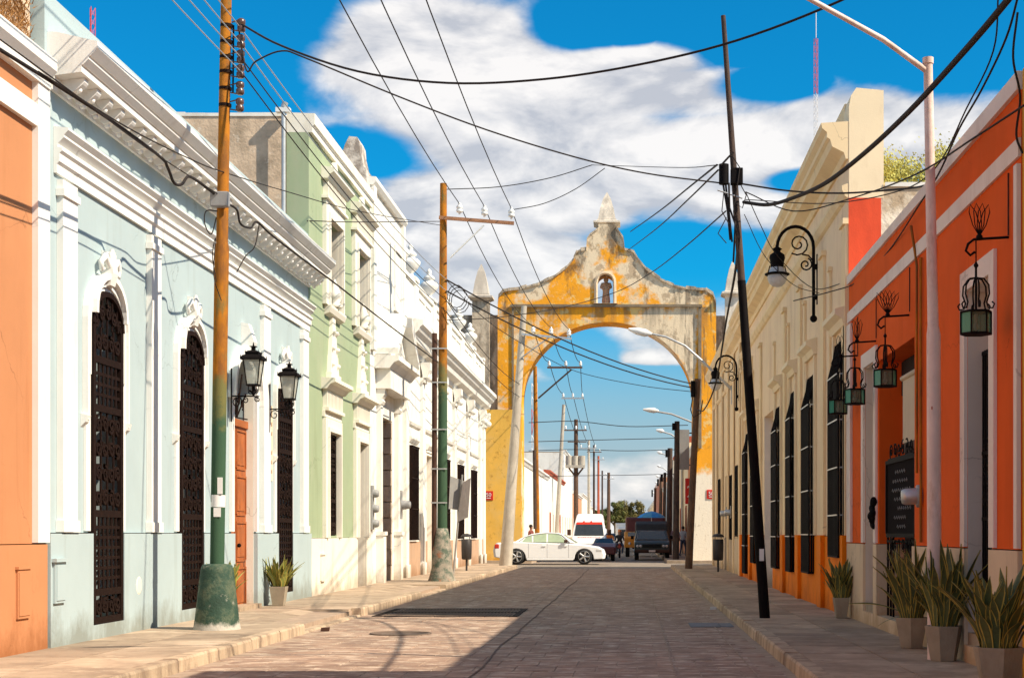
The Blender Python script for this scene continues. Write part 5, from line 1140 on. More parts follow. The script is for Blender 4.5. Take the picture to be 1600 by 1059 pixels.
t = thing('leaning_concrete_pole', 'pale leaning concrete utility pole at the left corner of the crossing', 'utility pole', P3); F(t, None, 'shaft', M_pconc, lambda mb: mb.tube([P3, P3t], [.26, .11], 14))
dI = [at(833, 523, 60.8), at(861, 525, 60.8), at(889, 528, 60.8)]; cross(t, at(815, 522, 60.8), at(893, 529, 60.8), .06, M_steel, dI); F(t, None, 'brace', M_steel, lambda mb: mb.tube([at(813, 560, 60.8), at(858, 527, 60.8)], .025, 6))
BP = at(1195, 965, 23.1); BPt = at(1130, 25, 23.1)
t = thing('leaning_black_pole', 'black leaning wooden pole with junction boxes on the right pavement', 'utility pole', BP); F(t, None, 'shaft', M_wood, lambda mb: mb.tube([BP-Vector((0, 0, .01)), BP.lerp(BPt, .5), BPt], [.078, .06, .036], 12))
F(t, None, 'lower_wrap', M_black, lambda mb: mb.tube([BP, BP.lerp(BPt, .56)], [.081, .064], 12))
F(t, None, 'paper_scrap', M_cer, lambda mb: mb.box(BP.x-.09, BP.x-.02, 23.0, 23.015, .99, 1.17)); F(t, None, 'cable_box', M_black, lambda mb: mb.tube([at(1131, 288, 22.95), at(1131, 257, 22.95)], .075, 12))
mb = MB(); q = at(1151, 276, 22.95); mb.box(q.x-.09, q.x+.09, 22.88, 23.02, q.z-.12, q.z+.12); mb.build('junction_box', M_black, t, bevel=.01)
F(t, None, 'cross_bar', M_steel, lambda mb: mb.tube([at(1121, 297, 22.9), at(1160, 310, 22.9)], .012, 5))
def hang(mb):
    for k, pts in enumerate(([(1130, 288), (1137, 330), (1141, 375)], [(1134, 288), (1140, 340), (1144, 378)], [(1139, 286), (1140, 325), (1149, 350), (1146, 410)], [(1127, 258), (1138, 246), (1146, 238)], [(1145, 245), (1156, 262), (1152, 290), (1146, 330), (1152, 380), (1148, 430)],
            [(1158, 290), (1166, 305), (1160, 325), (1150, 318)], [(1131, 300), (1128, 330), (1140, 352)], [(1135, 340), (1122, 365), (1135, 380)])):
        sp = [at(u, v, 22.93-.015*k) for u, v in pts]; mb.tube(sp, .016 if k < 4 else .008, 5)
F(t, None, 'hanging_cables', M_cable, hang)
LP = Vector((3.07, 15.5, .13)); LPt = at(1450, 100, 15.5)
t = thing('street_light_pole', 'tall pinkish white street light pole with a long arm by the orange house', 'street light', LP); F(t, None, 'shaft', M_lamp, lambda mb: mb.tube([LP, Vector((3.06, 15.5, 3.4)), Vector((3.055, 15.5, 3.5)), LPt], [.072, .07, .055, .045], 14))
F(t, None, 'arm', M_lamp, lambda mb: mb.tube([at(1449, 112, 15.5), at(1380, 62, 15.3), at(1262, -3, 15.0), at(1150, -45, 14.7)], [.03, .028, .025, .022], 8)); F(t, None, 'lamp_head', M_steel, lambda mb: mb.tube([at(1150, -45, 14.7), at(1110, -58, 14.6), at(1060, -68, 14.5)], [.03, .09, .04], 10))
F(t, None, 'cap', M_lamp, lambda mb: mb.tube([LPt, LPt+Vector((0, 0, .06))], .055, 12)); F(t, None, 'rust_patch', M_brick, lambda mb: mb.lathe((3.055, 15.434, 2.66), [(.001, 0), (.03, .002), (.033, .004)], 9, 0, False, Matrix.Rotation(R(-90), 3, 'X')))
RP = at(1076, 888, 55.4); RPt = at(1090, 592, 55.4)
t = thing('wooden_pole', 'brown wooden pole on the right pavement just before the arch', 'utility pole', RP); F(t, None, 'shaft', M_wood2, lambda mb: mb.tube([RP, RPt], [.14, .11], 12)); F(t, None, 'splice_box', M_black, lambda mb: mb.tube([at(1083, 620, 55.2), at(1083, 595, 55.2)], .09, 10))
F(t, None, 'hanging_cable', M_cable, lambda mb: mb.tube([at(1083, 618, 55.2), at(1079, 640, 55.1), at(1083, 652, 55.1), at(1095, 645, 55.1), at(1098, 625, 55.2)], .02, 5))
t = thing('wall_street_light', 'street light on a long pale arm reaching across the right haunch of the arch', 'street light', at(1150, 612, 50)); F(t, None, 'arm', M_steel, lambda mb: mb.tube([at(1152, 616, 50), at(1095, 562, 50), at(1070, 540, 50), at(1040, 526, 50), at(1015, 521, 50)], [.05, .045, .04, .035, .03], 8))
F(t, None, 'lamp_head', M_cer, lambda mb: mb.tube([at(1018, 522, 50), at(1008, 520, 50), at(995, 517, 50), at(982, 514, 50)], [.05, .13, .12, .04], 10)); F(t, None, 'wall_bracket', M_steel, lambda mb: mb.box(3.28, 3.4, 49.9, 50.1, 5.6, 6.2))
# poles beyond the arch, left row
farp = [(836, 572, 85, .13, M_rust, 'rust and green pole with crossarm seen just inside the arch opening', 840, (858, 884, 907), 574), (881, 632, 112, .15, M_pconc, 'pale leaning lattice like pole beyond the arch', 879, (880, 895, 910), 622),
        (900, 655, 128, .2, M_wood2, 'brown pole carrying a transformer platform beyond the arch', 900, (884, 900, 914), 672), (920, 688, 165, .16, M_pconc, 'pale concrete pole, fourth in the left row beyond the arch', 920, (908, 920, 930), 700),
        (928, 695, 190, .14, M_wood, 'dark thin pole, fifth in the left row beyond the arch', 928, (920, 928, 937), 706), (935, 712, 220, .18, M_brick, 'reddish pole, sixth in the left row beyond the arch', 935, (928, 942), 718),
        (941, 735, 255, .16, M_wood, 'dark pole near the end of the left row', 941, (934, 947), 742), (951, 738, 270, .32, M_wood2, 'thick brown pole in front of the far trees', 951, (945, 957), 748)]
for i, (u, v, Y, r_, m, lab, ub, ins, vc) in enumerate(farp):
    b0 = at(ub, 830, Y); b0.z = 0; tp = at(u, v, Y)
    if i == 1: b0 = at(868, 830, Y); b0.z = 0
    t = thing('far_utility_pole', lab, 'utility pole', b0, 'utility poles in a row beyond the arch'); F(t, None, 'shaft', m, lambda mb: mb.tube([b0, tp], [r_*1.15, r_*.85], 8))
    cross(t, at(min(ins)-3, vc, Y-.2), at(max(ins)+3, vc, Y-.2), .07, M_wood2 if i in (0, 2, 4) else M_steel, [at(q, vc, Y-.2) for q in ins])
    if i == 0: F(t, None, 'brace', M_wood, lambda mb: mb.tube([at(841, 622, Y-.2), at(893, 577, Y-.2)], .05, 5)); F(t, None, 'side_pipe', M_wood, lambda mb: mb.tube([at(836, 826, Y-.25), at(835, 703, Y-.25)], .1, 8))
    if i == 2:
        F(t, None, 'transformer', M_pconc, lambda mb: [mb.tube([at(q, 727, Y-.5), at(q, 712, Y-.5)], .3, 10) for q in (889, 899, 909)]); F(t, None, 'platform', M_pconc, lambda mb: mb.box(at(884, 730, Y).x, at(914, 730, Y).x, Y-.9, Y, at(0, 731, Y).z, at(0, 727, Y).z))
        F(t, None, 'platform_strut', M_wood2, lambda mb: [mb.tube([at(q, 731, Y-.4), at(900, 745, Y-.1)], .08, 5) for q in (889, 911)])
        cross(t, at(887, 690, Y-.2), at(916, 690, Y-.2), .06, M_wood2, [])
# right row
rp = [(1058, 658, 76, .17, 'dark wooden pole, first in the right row beyond the arch'), (1047, 700, 92, .2, 'dark pole, second in the right row beyond the arch'), (1039, 738, 108, .14, 'thin dark pole, third in the right row beyond the arch'), (1033, 745, 150, .2, 'brownish pole, fourth in the right row'), (1024, 762, 190, .2, 'far pole, fifth in the right row')]
for i, (u, v, Y, r_, lab) in enumerate(rp):
    b0 = at(u-2, 830, Y); b0.z = 0; t = thing('far_wooden_pole', lab, 'utility pole', b0, 'wooden poles in the right row beyond the arch'); F(t, None, 'shaft', M_wood if i < 3 else M_wood2, lambda mb: mb.tube([b0, at(u, v, Y)], [r_, r_*.8], 8))
    F(t, None, 'splice_box', M_black, lambda mb: mb.tube([at(u-5, v+3, Y-.2), at(u-5, v+14, Y-.2)], .1, 8))
def far_lamp(Y, u0, v0, u1, v1, label):
    b0 = Vector((at(u0, v0, Y).x, Y, 0)); t = thing('far_street_light', label, 'street light', b0, 'pale street lights in the right row beyond the arch')
    F(t, None, 'pole', M_pconc, lambda mb: mb.tube([b0, at(u0, v0, Y)], .09, 8)); F(t, None, 'arm', M_steel, lambda mb: mb.tube([at(u0, v0, Y), at(u0*.45+u1*.55, v0*.3+v1*.7, Y), at(u1, v1+1, Y)], .05, 6)); w = (u0-u1)*.28
    F(t, None, 'lamp_head', M_cer, lambda mb: mb.tube([at(u1+w*.4, v1+1, Y), at(u1, v1, Y), at(u1-w*.4, v1-.5, Y), at(u1-w, v1-1.5, Y)], [.06, .15, .13, .05], 8))
for k, (Y, u0, v0, u1, v1) in enumerate(((80, 1083, 660, 1022, 641), (98, 1066, 690, 1034, 673), (120, 1052, 718, 1032, 707), (145, 1044, 737, 1030, 728), (170, 1040, 751, 1028, 744), (200, 1036, 760, 1026, 754), (235, 1032, 768, 1024, 763), (270, 1028, 774, 1021, 770))):
    far_lamp(Y, u0, v0, u1, v1, ['pale street light, nearest of the row seen through the arch', 'pale street light, second of the row seen through the arch', 'pale street light, third of the row through the arch', 'pale street light, fourth of the row through the arch', 'small pale street light, fifth of the row through the arch', 'small pale street light, sixth of the row through the arch', 'tiny pale street light, seventh of the row through the arch', 'tiny pale street light, last of the row through the arch'][k])
# radio masts
def mast(u, vb, vt, Y, wd, label, nsec):
    b0 = at(u, vb, Y); b0.z = 0; tp = at(u, vt, Y); t = thing('radio_mast', label, 'radio mast', b0); H_ = tp.z
    for s_ in range(nsec):
        z0_, z1_ = H_*s_/nsec, H_*(s_+1)/nsec
        def g(mb):
            rr = wd*.55
            P_ = [Vector((b0.x+rr*math.cos(a), Y+rr*math.sin(a), 0)) for a in (.5, 2.6, 4.7)]
            for p in P_: mb.tube([p+Vector((0, 0, z0_)), p+Vector((0, 0, z1_))], wd*.09, 4, 0, False)
            n = max(2, int((z1_-z0_)/(wd*1.6)))
            for i in range(n):
                za, zb = z0_+(z1_-z0_)*i/n, z0_+(z1_-z0_)*(i+1)/n
                for k in range(3): mb.tube([P_[k]+Vector((0, 0, za)), P_[(k+1) % 3]+Vector((0, 0, zb))], wd*.05, 3, 0, False)
        F(t, None, 'mast_section', M_mred if s_ % 2 == 0 else M_mwhite, g)
    return t
mast(1275, 830, 60, 420, 1.1, 'slim red and white lattice mast above the cream house', 9); mast(835, 830, 598, 430, 1.6, 'red and white lattice mast seen through the left of the arch', 6)
t = mast(144, 830, 12, 230, .8, 'red mast tip showing above the teal house roof', 7)
mb = MB(); mb.tube([at(1275, 62, 420), at(1275, 18, 420)], .12, 5); tag(mb.build('antenna_whip', M_mwhite, origin=at(1275, 62, 420)), 'thin white whip aerial on top of the tall mast', 'aerial')

# ------------------------------------------------------------------ cables
def cable(pts, r_, label, m=M_cable, n=6, name='overhead_cable'):
    P = [p if isinstance(p, Vector) else at(*p) for p in pts]; out = []
    Q = [P[0]*2-P[1]]+P+[P[-1]*2-P[-2]]
    for i in range(1, len(Q)-2):
        a, b, c, d_ = Q[i-1], Q[i], Q[i+1], Q[i+2]
        for k in range(n):
            t = k/n; out.append(.5*((2*b)+(c-a)*t+(2*a-5*b+4*c-d_)*t*t+(3*b-a-3*c+d_)*t**3))
    out.append(P[-1]); mb = MB(); mb.tube(out, r_, 10); return tag(mb.build(name, m, origin=P[0]), label, 'cable')
def span(a, b, sag, r_, label, m=M_cable, n=14):
    a = a if isinstance(a, Vector) else at(*a); b = b if isinstance(b, Vector) else at(*b)
    pts = [a.lerp(b, i/n)-Vector((0, 0, sag*4*(i/n)*(1-i/n))) for i in range(n+1)]; mb = MB(); mb.tube(pts, r_, 8); return tag(mb.build('overhead_cable', m, origin=a), label, 'cable')
up3 = Vector((0, 0, .33)); nm = ('left', 'middle', 'right')
for k in range(3):
    a = cI[k]+up3; span(Vector((a.x, 2, 10.9)), a, .75, .011, 'thin wire from the top of the picture to the %s insulator of the crossarm pole' % nm[k])
    span(a, dI[k]+up3, .45, .012, 'power wire from the %s insulator of the crossarm pole to the leaning concrete pole' % nm[k])
    e = at(farp[0][7][k], farp[0][8], 84.8)+up3; span(dI[k]+up3, e, .4, .016, 'power wire from the %s insulator of the concrete pole through the arch' % nm[k])
    e2 = at(farp[1][7][k], farp[1][8], 111.8)+up3; span(e, e2, .4, .02, 'distant power wire, %s of three beyond the arch' % nm[k])
    e3 = at(farp[3][7][k], farp[3][8], 164.8)+up3; span(e2, e3, .5, .022, 'farthest power wire, %s of three over the far houses' % nm[k])
rk = [at(375+k, v, 20.4) for k, v in enumerate((43, 68, 91, 114))]
r2 = [Vector((-4.9, 40.9, z)) for z in (8.15, 7.85, 7.6, 7.3)]
on = ('topmost', 'second', 'third', 'lowest')
for k in range(4):
    span(Vector((-4.9-.12*k, 1.5, 8.9-.26*k)), rk[k], .35, .008, 'pale wire from overhead to the %s rack insulator of the rusty pole' % on[k], M_cablew)
    span(rk[k], r2[k], .25, .009, '%s of the wires strung from the rusty pole rack to the crossarm pole' % on[k], M_cablew if k < 2 else M_cable)
    if k < 2: span(r2[k], at(1084, 600+6*k, 55.3), .35, .02, '%s of two dark cables dipping across the arch opening to the wooden pole' % ('upper', 'lower')[k])
    else: span(r2[k], at(812, 560+20*k, 61), .3, .012, '%s wire between the crossarm pole and the concrete pole' % ('upper', 'lower')[k-2])
cable([(370, 34, 20.4), (440, 72, 20), (560, 112, 19.4), (700, 130, 18.8), (850, 124, 18.2), (1000, 101, 17.6), (1150, 64, 17), (1310, 3, 16.2), (1450, -70, 15.5)], .014, 'heavy sagging cable from the rusty pole to the top right edge')
cable([(372, 40, 20.4), (385, 110, 20.3), (400, 96, 20.3), (440, 80, 20.3), (480, 92, 20.4), (620, 150, 21), (760, 203, 21.6), (900, 246, 22.2), (1010, 271, 22.6), (1125, 286, 23)], .011, 'sagging cable from the rusty pole to the black leaning pole')
cable([(1150, 286, 23), (1230, 298, 22.5), (1310, 302, 21.5), (1390, 297, 20), (1445, 290, 18.6), (1466, 270, 16.8)], .013, 'cable from the black pole over the cream house to the orange house')
cable([(1162, 316, 23), (1200, 320, 22), (1240, 309, 20.6), (1290, 286, 18.8), (1350, 240, 16.6), (1420, 175, 14.2), (1500, 88, 12), (1575, 0, 10.4), (1700, -160, 8.6)], .026, 'thickest black cable sweeping from the black pole to the top right corner')
cable([(0, 78, 13.4), (85, 131, 14.9), (180, 193, 16.7), (250, 245, 18.3), (262, 262, 18.6), (272, 286, 18.8), (284, 288, 19.1), (294, 276, 19.3), (310, 284, 19.6), (335, 303, 20.2)], .018, 'thick black cable below the teal cornice with a drooping loop')
cable([(-150, -10, 11.6), (0, 78, 13.4)], .022, 'thick cable continuing out of the left edge', name='cable_end') if 0 else None
cable([(0, 62, 13.2), (120, 150, 15.2), (230, 232, 17.6), (340, 303, 20.2)], .007, 'thin cable just above the thick one before the teal cornice')
cable([(355, 318, 20.3), (370, 328, 21), (376, 350, 21.2), (392, 356, 21.8), (402, 347, 22.1), (430, 372, 23), (520, 440, 27), (600, 502, 32), (684, 566, 40.8)], .015, 'black cable leaving the junction box with a loop towards the crossarm pole')
cable([(60, 112, 14.4), (200, 200, 17), (300, 250, 19.2), (352, 270, 20.4), (450, 300, 25), (560, 330, 31), (688, 352, 41)], .008, 'thin slack line across the teal and green house fronts')
cable([(405, 350, 22.2), (398, 385, 22.2), (384, 400, 22.1), (370, 425, 22)], .008, 'frayed cable end hanging in front of the teal wall')
cable([(340, 330, 20.25), (322, 330, 20.2), (320, 350, 20.2), (330, 366, 20.2), (338, 340, 20.25)], .008, 'small loop of cable hanging left of the junction box')
cable([(338, 440, 20.3), (332, 400, 20.2), (337, 372, 20.2), (334, 430, 20.15), (346, 470, 20.2)], .006, 'tangled thin cable clinging to the rusty pole')
cable([(345, 463, 22), (300, 428, 21.6), (262, 400, 21.3), (110, 300, 18)], .005, 'very thin cable over the second grille window') if 0 else None
cable([(1134, 330, 23), (1070, 386, 30), (1016, 427, 38), (963, 456, 44), (880, 480, 42.5), (776, 496, 41.5), (695, 500, 41)], .011, 'thin cable from the black pole across the arch gable to the crossarm pole')
cable([(1120, 258, 23), (1080, 290, 30), (1030, 330, 40), (985, 362, 60)], .016, 'faint cable running from the black pole towards the arch top, upper one'); cable([(1122, 266, 23), (1075, 312, 30), (1025, 358, 42), (980, 392, 70)], .014, 'faint cable running from the black pole behind the arch gable, lower one')
cable([(697, 296, 41), (780, 292, 41), (860, 278, 41), (925, 258, 41)], .012, 'faint wire rising right from the top of the crossarm pole'); cable([(800, 328, 41), (850, 318, 41), (900, 295, 41), (945, 263, 41)], .011, 'faint wire rising right from the last insulator of the crossarm pole')
cable([(480, 345, 31), (560, 347, 34), (688, 346, 41)], .010, 'level thin wire from the green house to the crossarm pole'); cable([(925, 258, 41), (1060, 262, 33), (1122, 258, 23)], .008, 'nearly level faint wire ending at the black pole boxes')
cable([(1592, -10, 11.5), (1572, 60, 11.8), (1534, 140, 12.6), (1498, 203, 13.8), (1467, 271, 15.4), (1435, 322, 17.2), (1387, 394, 20), (1340, 440, 22.8), (1300, 455, 24), (1240, 470, 26)], .009, 'slack black wire draped down the orange house front'); cable([(1600, 165, 12), (1520, 217, 13.5), (1430, 273, 16), (1330, 310, 20), (1240, 330, 22.5), (1165, 300, 23)], .009, 'thin wire crossing from the right edge to the black pole')
cable([(1590, 20, 12.9), (1583, 90, 12.9), (1594, 150, 13), (1588, 210, 13.1), (1598, 240, 13.1)], .01, 'tangle of wire hanging at the top right edge'); cable([(1560, -10, 12.4), (1552, 80, 12.6), (1510, 170, 13.6), (1462, 262, 15.6), (1400, 300, 18), (1290, 318, 22), (1165, 312, 23)], .007, 'second thin twisted wire falling past the lamp pole')
cable([(1165, 300, 23), (1190, 355, 23.5), (1215, 400, 25), (1270, 450, 26.5), (1325, 440, 24)], .007, 'thin wire looping past the large scroll lamp'); cable([(1160, 330, 23), (1180, 420, 24.5), (1200, 400, 26)], .006, 'short thin wire beside the black pole') if 0 else None
cable([(1163, 335, 23), (1195, 400, 24), (1240, 445, 25.5), (1280, 458, 27)], .006, 'thin wire from the black pole to the scroll lamp')
cable([(1155, 370, 23), (1148, 430, 26), (1135, 500, 34), (1118, 600, 44), (1100, 640, 52), (1090, 640, 55)], .022, 'loose dark cable dropping from the black pole to the wooden pole')
cable([(690, 430, 41), (760, 500, 50), (830, 545, 58), (900, 580, 60), (1000, 602, 58), (1083, 612, 55.3)], .012, 'thin lower cable sagging through the arch opening')
for k, (v0, v1, Y, l_) in enumerate(((660, 664, 80, 'highest'), (690, 684, 88, 'second'), (704, 702, 96, 'third'), (745, 740, 110, 'lowest'))):
    cable([(826, v0, Y), (900, v0-2, Y), (980, v1+2, Y), (1075-5*k, v1, Y)], .02, 'cross street cable through the arch, %s of the four nearly level ones' % l_)

# ------------------------------------------------------------------ bins, sign on leaning post
def litter_bin(p, label):
    t = thing('litter_bin', label, 'litter bin', p, 'hooded litter bins on posts'); x, y, z = p
    F(t, None, 'post', M_bin, lambda mb: mb.tube([(x, y, z), (x, y, z+.5)], .035, 8)); F(t, None, 'body', M_bin, lambda mb: mb.lathe((x, y, z+.38), [(.13, 0), (.17, .03), (.18, .4), (.18, .68), (.165, .70), (.16, .66)], 16))
    F(t, None, 'hood', M_bin, lambda mb: (mb.lathe((x, y, z+1.15), [(.2, 0), (.2, .03), (.14, .09), (.02, .12)], 16), [mb.tube([(x+.1*s_, y, z+.9), (x+.1*s_, y, z+1.16)], .015, 6) for s_ in (-1, 1)]))
litter_bin((-5.6, 52.5, .13), 'dark hooded litter bin on a post before the long white house'); litter_bin((2.9, 50.8, .13), 'dark hooded litter bin on a post before the pale cream house')
t = thing('leaning_sign_post', 'leaning post with two blank grey sign backs on the left pavement', 'sign', (-5.75, 47, .13))
F(t, None, 'post', M_greysign, lambda mb: mb.tube([(-5.42, 47, .13), (-5.14, 47, 3.2)], .03, 8))
mb = MB(); mb.prism([(-5.55, 46.9, 2.15), (-5.12, 47.1, 2.1), (-5.10, 47.1, 3.0), (-5.5, 46.9, 3.15)], (.01, .02, 0)); mb.build('sign_panel', M_greysign, t)
mb = MB(); mb.prism([(-5.28, 46.85, 1.75), (-5.0, 47.2, 1.9), (-4.92, 47.2, 3.1), (-5.12, 46.85, 2.95)], (.01, .02, 0)); mb.build('rear_sign_panel', mat('dark_sign_back', (.16, .14, .13), .6, .2, 5, .1), t)
# ------------------------------------------------------------------ potted snake plants
LV = {}
def leaf_meshes(edge, mid, tagn):
    out = []
    for k in range(7):
        mb = MB(); rd = random.Random(40+k); n = 7; w0 = .036+.007*(k % 3); vs = []; bend = (.04, .30, .12, .48, .2, .38)[k % 6]+(.35 if k == 6 else 0); tw = rd.uniform(-1.6, 1.6); wv = rd.uniform(-.05, .05)
        for i in range(n+1):
            t = i/n; w = w0*(.45+1.5*t-1.05*t*t)*(1 if t < .7 else max(.04, 1-((t-.7)/.3)**1.8)); z = t*(1-.3*bend*t); x = bend*t*t+wv*math.sin(t*5)*.5; a = tw*t
            for q, hgt in ((-1, .0), (-.76, -.004), (0, -.013), (.76, -.004), (1, 0)):
                vs.append((x+hgt+math.sin(a)*q*w*.6, math.cos(a)*q*w+wv*math.sin(t*4), z))
        fs = [];
        for i in range(n):
            for j in range(4): mb.f.append([i*5+j, i*5+j+1, (i+1)*5+j+1, (i+1)*5+j]); mb.m.append(0 if j in (0, 3) else 1); mb.sm.append(True)
        mb.v = vs; out.append(mb.mesh('leaf', [edge, mid]))
    return out
LS = leaf_meshes(M_leafe, M_leaf, 'a'); LY = leaf_meshes(M_leafe, M_leaf2, 'b')
def snake_plant(x, y, hgt, label, w=.33, ph=.33, n=34, sides=6, ls=LS, seed=1, rot=.3, far_leaf=False):
    rd = random.Random(seed); t = thing('potted_plant', label, 'potted plant', (x, y, .13), 'potted snake plants along the house fronts'); q = w/2
    F(t, None, 'pot', M_conc, lambda mb: mb.lathe((x, y, .13), [(q*.72, 0), (q*.76, .01), (q*1.12, ph-.01), (q*1.12, ph), (q*.96, ph), (q*.93, ph-.05)], sides, 0, False, None, rot))
    F(t, None, 'soil', M_soil, lambda mb: mb.lathe((x, y, .13+ph-.055), [(.001, .01), (q*.95, .0)], sides, 0, False, None, rot))
    for i in range(int(n*2.1)):
        a = rd.uniform(0, 6.28); r_ = q*.72*math.sqrt(rd.random()); s_ = hgt*rd.uniform(.45, 1.0)*(1-.2*r_/q); k = rd.randrange(6); til = rd.uniform(0, .1)+.29*(r_/q)*rd.uniform(.1, 1.0)**1.3
        inst('leaf', ls[k], t, (x+r_*math.cos(a), y+r_*math.sin(a), .13+ph-.06), (0, til, a), (s_, .8+.3*rd.random(), s_))
    if far_leaf:
        inst('leaf', ls[6], t, (x-.03, y-.05, .13+ph), (0, 1.0, math.pi*1.02), (.62, .9, .75)); inst('leaf', ls[6], t, (x-.05, y-.02, .13+ph), (0, 1.45, math.pi*.9), (.36, .9, .35))
    return t
snake_plant(3.16, 23.05, .78, 'snake plant in a grey pot beside the orange dado, farthest on the right', .28, .31, 30, 4, seed=3, rot=.8)
snake_plant(3.12, 17.05, 1.0, 'snake plant with one leaf sticking far left, before the iron half gate', .35, .34, 34, 6, seed=5, far_leaf=True)
snake_plant(3.13, 15.35, 1.05, 'tallest snake plant in a tapered pot at the foot of the light pole', .35, .35, 40, 6, seed=8, rot=.1)
snake_plant(2.96, 12.35, .86, 'snake plant in a six sided pot at the bottom right corner', .38, .36, 36, 6, seed=11, rot=.5)
snake_plant(-6.18, 27.0, .72, 'yellowish snake plant in a square pot below the right wall lantern', .35, .34, 26, 4, ls=LY, seed=14, rot=.8)
snake_plant(-6.15, 23.3, .70, 'snake plant half hidden behind the cone of the rusty pole', .33, .33, 24, 4, ls=LY, seed=17, rot=.8)
mb = MB(); mb.box(XR-.3, XR-.03, 16.7, 16.9, .13, .15) if 0 else None
# small litter
random.seed(21); mb = MB()
for (x, y) in ((-4.42, 21.9), (1.45, 28.1), (-2.0, 13.0)):
    mb = MB(); mb.prism([(x, y, .008), (x+.12, y+.03, .008), (x+.1, y+.14, .008), (x+.02, y+.1, .008)], (.01, 0, .05))
    if x == -2.0: continue
    tag(mb.build('litter_scrap', M_shut if x < -4 else M_cer, origin=(x, y, 0)), 'small dark scrap of litter in the left gutter' if x < -4 else 'small white scrap of litter by the right kerb', 'litter')

# ------------------------------------------------------------------ vehicles
def wheel(t, c, r_, w, axis):
    rot = Matrix.Rotation(R(-90), 3, 'X') if axis == 'y' else Matrix.Rotation(R(90), 3, 'Y')
    o = F(t, None, 'wheel', M_tyre, lambda mb: mb.lathe(c, [(r_*.6, -w/2), (r_*.93, -w/2), (r_, -w/2+.03), (r_, w/2-.03), (r_*.93, w/2), (r_*.6, w/2)], 24, 0, True, rot))
    def rim(mb):
        mb.lathe(c, [(.03, -w/2-.005), (.06, -w/2-.01), (.07, -w/2+.02), (r_*.64, -w/2+.03), (r_*.70, -w/2-.006), (r_*.73, -w/2+.0), (r_*.66, 0)], 20, 0, True, rot)
        for k in range(5):
            a = k*2*math.pi/5; p = rot @ Vector((math.cos(a)*r_*.66, math.sin(a)*r_*.66, -w/2-.01)); q = rot @ Vector((0, 0, -w/2-.012)); mb.tube([Vector(c)+q, Vector(c)+p], .045, 6)
    F(o, None, 'rim', M_rim, rim); return o
def sedan():
    Y0 = 69.0; X0 = -6.2; t = thing('white_sedan', 'white four door sedan crossing in front of the arch, side on', 'car', (-3.6, Y0+.9, 0)); y0, y1 = Y0, Y0+1.85
    def P(x, z): return (X0+x, z)
    fw, rw, wr = 4.12, 1.07, .36
    def archp(c, n=9): return [(c-.42*math.cos(math.pi*i/n)*-1, .30+.40*math.sin(math.pi*i/n)) for i in range(n+1)]
    # x from the tail (0) to the nose (5.1)
    low = [(.06, .34), (.02, .62), (.08, .88), (.18, .98), (.9, 1.04), (1.3, 1.03), (3.3, .96), (4.1, .90), (4.75, .80), (5.0, .66), (5.08, .45), (5.04, .26), (fw+.44, .24)]
    low += [(fw+.43*math.cos(math.pi*i/10), .30+.42*math.sin(math.pi*i/10)) for i in range(11)]+[(fw-.46, .22), (rw+.46, .22)]+[(rw+.43*math.cos(math.pi*i/10), .30+.42*math.sin(math.pi*i/10)) for i in range(11)]+[(rw-.46, .24)]
    def body(mb):
        n = len(low); ins = lambda z: .10 if z > .9 else (.03 if z > .6 else 0.02 if z < .3 else 0)
        for a, b, fl in ((y0, y0+.35, 0), (y0+.35, y1-.35, 1), (y1-.35, y1, 2)):
            pass
        vs = []
        for yy, s_ in ((y0, 1), (y0+.16, 0), (y1-.16, 0), (y1, -1)):
            for x, z in low:
                zz = z; xx = x
                if s_: # outer skins are drawn in a little towards bonnet and bumper ends
                    xx = 2.55+(x-2.55)*.965 if abs(x-2.55) > 2.2 else x; zz = z-(.035 if z > .75 else 0)
                vs.append((X0+xx, yy, zz))
        fs = [tuple(range(n)), tuple(range(4*n-1, 3*n-1, -1))]
        for r_ in range(3): fs += [(r_*n+i, r_*n+(i+1) % n, (r_+1)*n+(i+1) % n, (r_+1)*n+i) for i in range(n)]
        mb.add(vs, fs)
    b = F(t, None, 'body', M_carw, body, bevel=.025)
    cab = [(.95, 1.02), (1.28, 1.22), (1.75, 1.40), (2.3, 1.47), (2.85, 1.455), (3.1, 1.40), (3.75, .98)]
    def cabin(mb):
        n = len(cab); vs = []
        for yy, s_ in ((y0, 1), (y1, -1)):
            for x, z in cab: vs.append((X0+x, yy+s_*(.08+(z-.95)*.42), z-.02))
        mb.add(vs, [tuple(range(n)), tuple(range(2*n-1, n-1, -1))]+[(i, (i+1) % n, n+(i+1) % n, n+i) for i in range(n)])
    F(t, None, 'roof', M_carw, cabin, bevel=.03)
    def sidew(pts, s_=1):
        base = y0 if s_ > 0 else y1
        return [(X0+x, base+s_*(.08+(z-.95)*.42-.012), z-.02) for x, z in pts]
    for nm_, pts, m in (('rear_quarter_window', [(1.32, 1.05), (1.5, 1.24), (1.76, 1.33), (1.78, 1.03)], M_cglassg), ('rear_side_window', [(1.84, 1.03), (1.84, 1.34), (2.3, 1.40), (2.42, 1.405), (2.42, 1.02)], M_cglassg), ('front_side_window', [(2.5, 1.02), (2.5, 1.405), (2.85, 1.395), (3.05, 1.33), (3.38, 1.02)], M_cglassg)):
        for s_ in (1, -1): F(t, None, nm_, m, lambda mb: mb.prism(sidew(pts, s_), (0, .02*s_, 0)))
    F(t, None, 'window_trim', M_black, lambda mb: [mb.tube([a, b_], .012, 4, 0, False) for a, b_ in zip(sidew([(1.15, 1.03), (1.45, 1.25), (1.8, 1.36), (2.4, 1.43), (2.9, 1.415), (3.1, 1.35), (3.47, 1.01)]), sidew([(1.45, 1.25), (1.8, 1.36), (2.4, 1.43), (2.9, 1.415), (3.1, 1.35), (3.47, 1.01), (1.15, 1.03)]))])
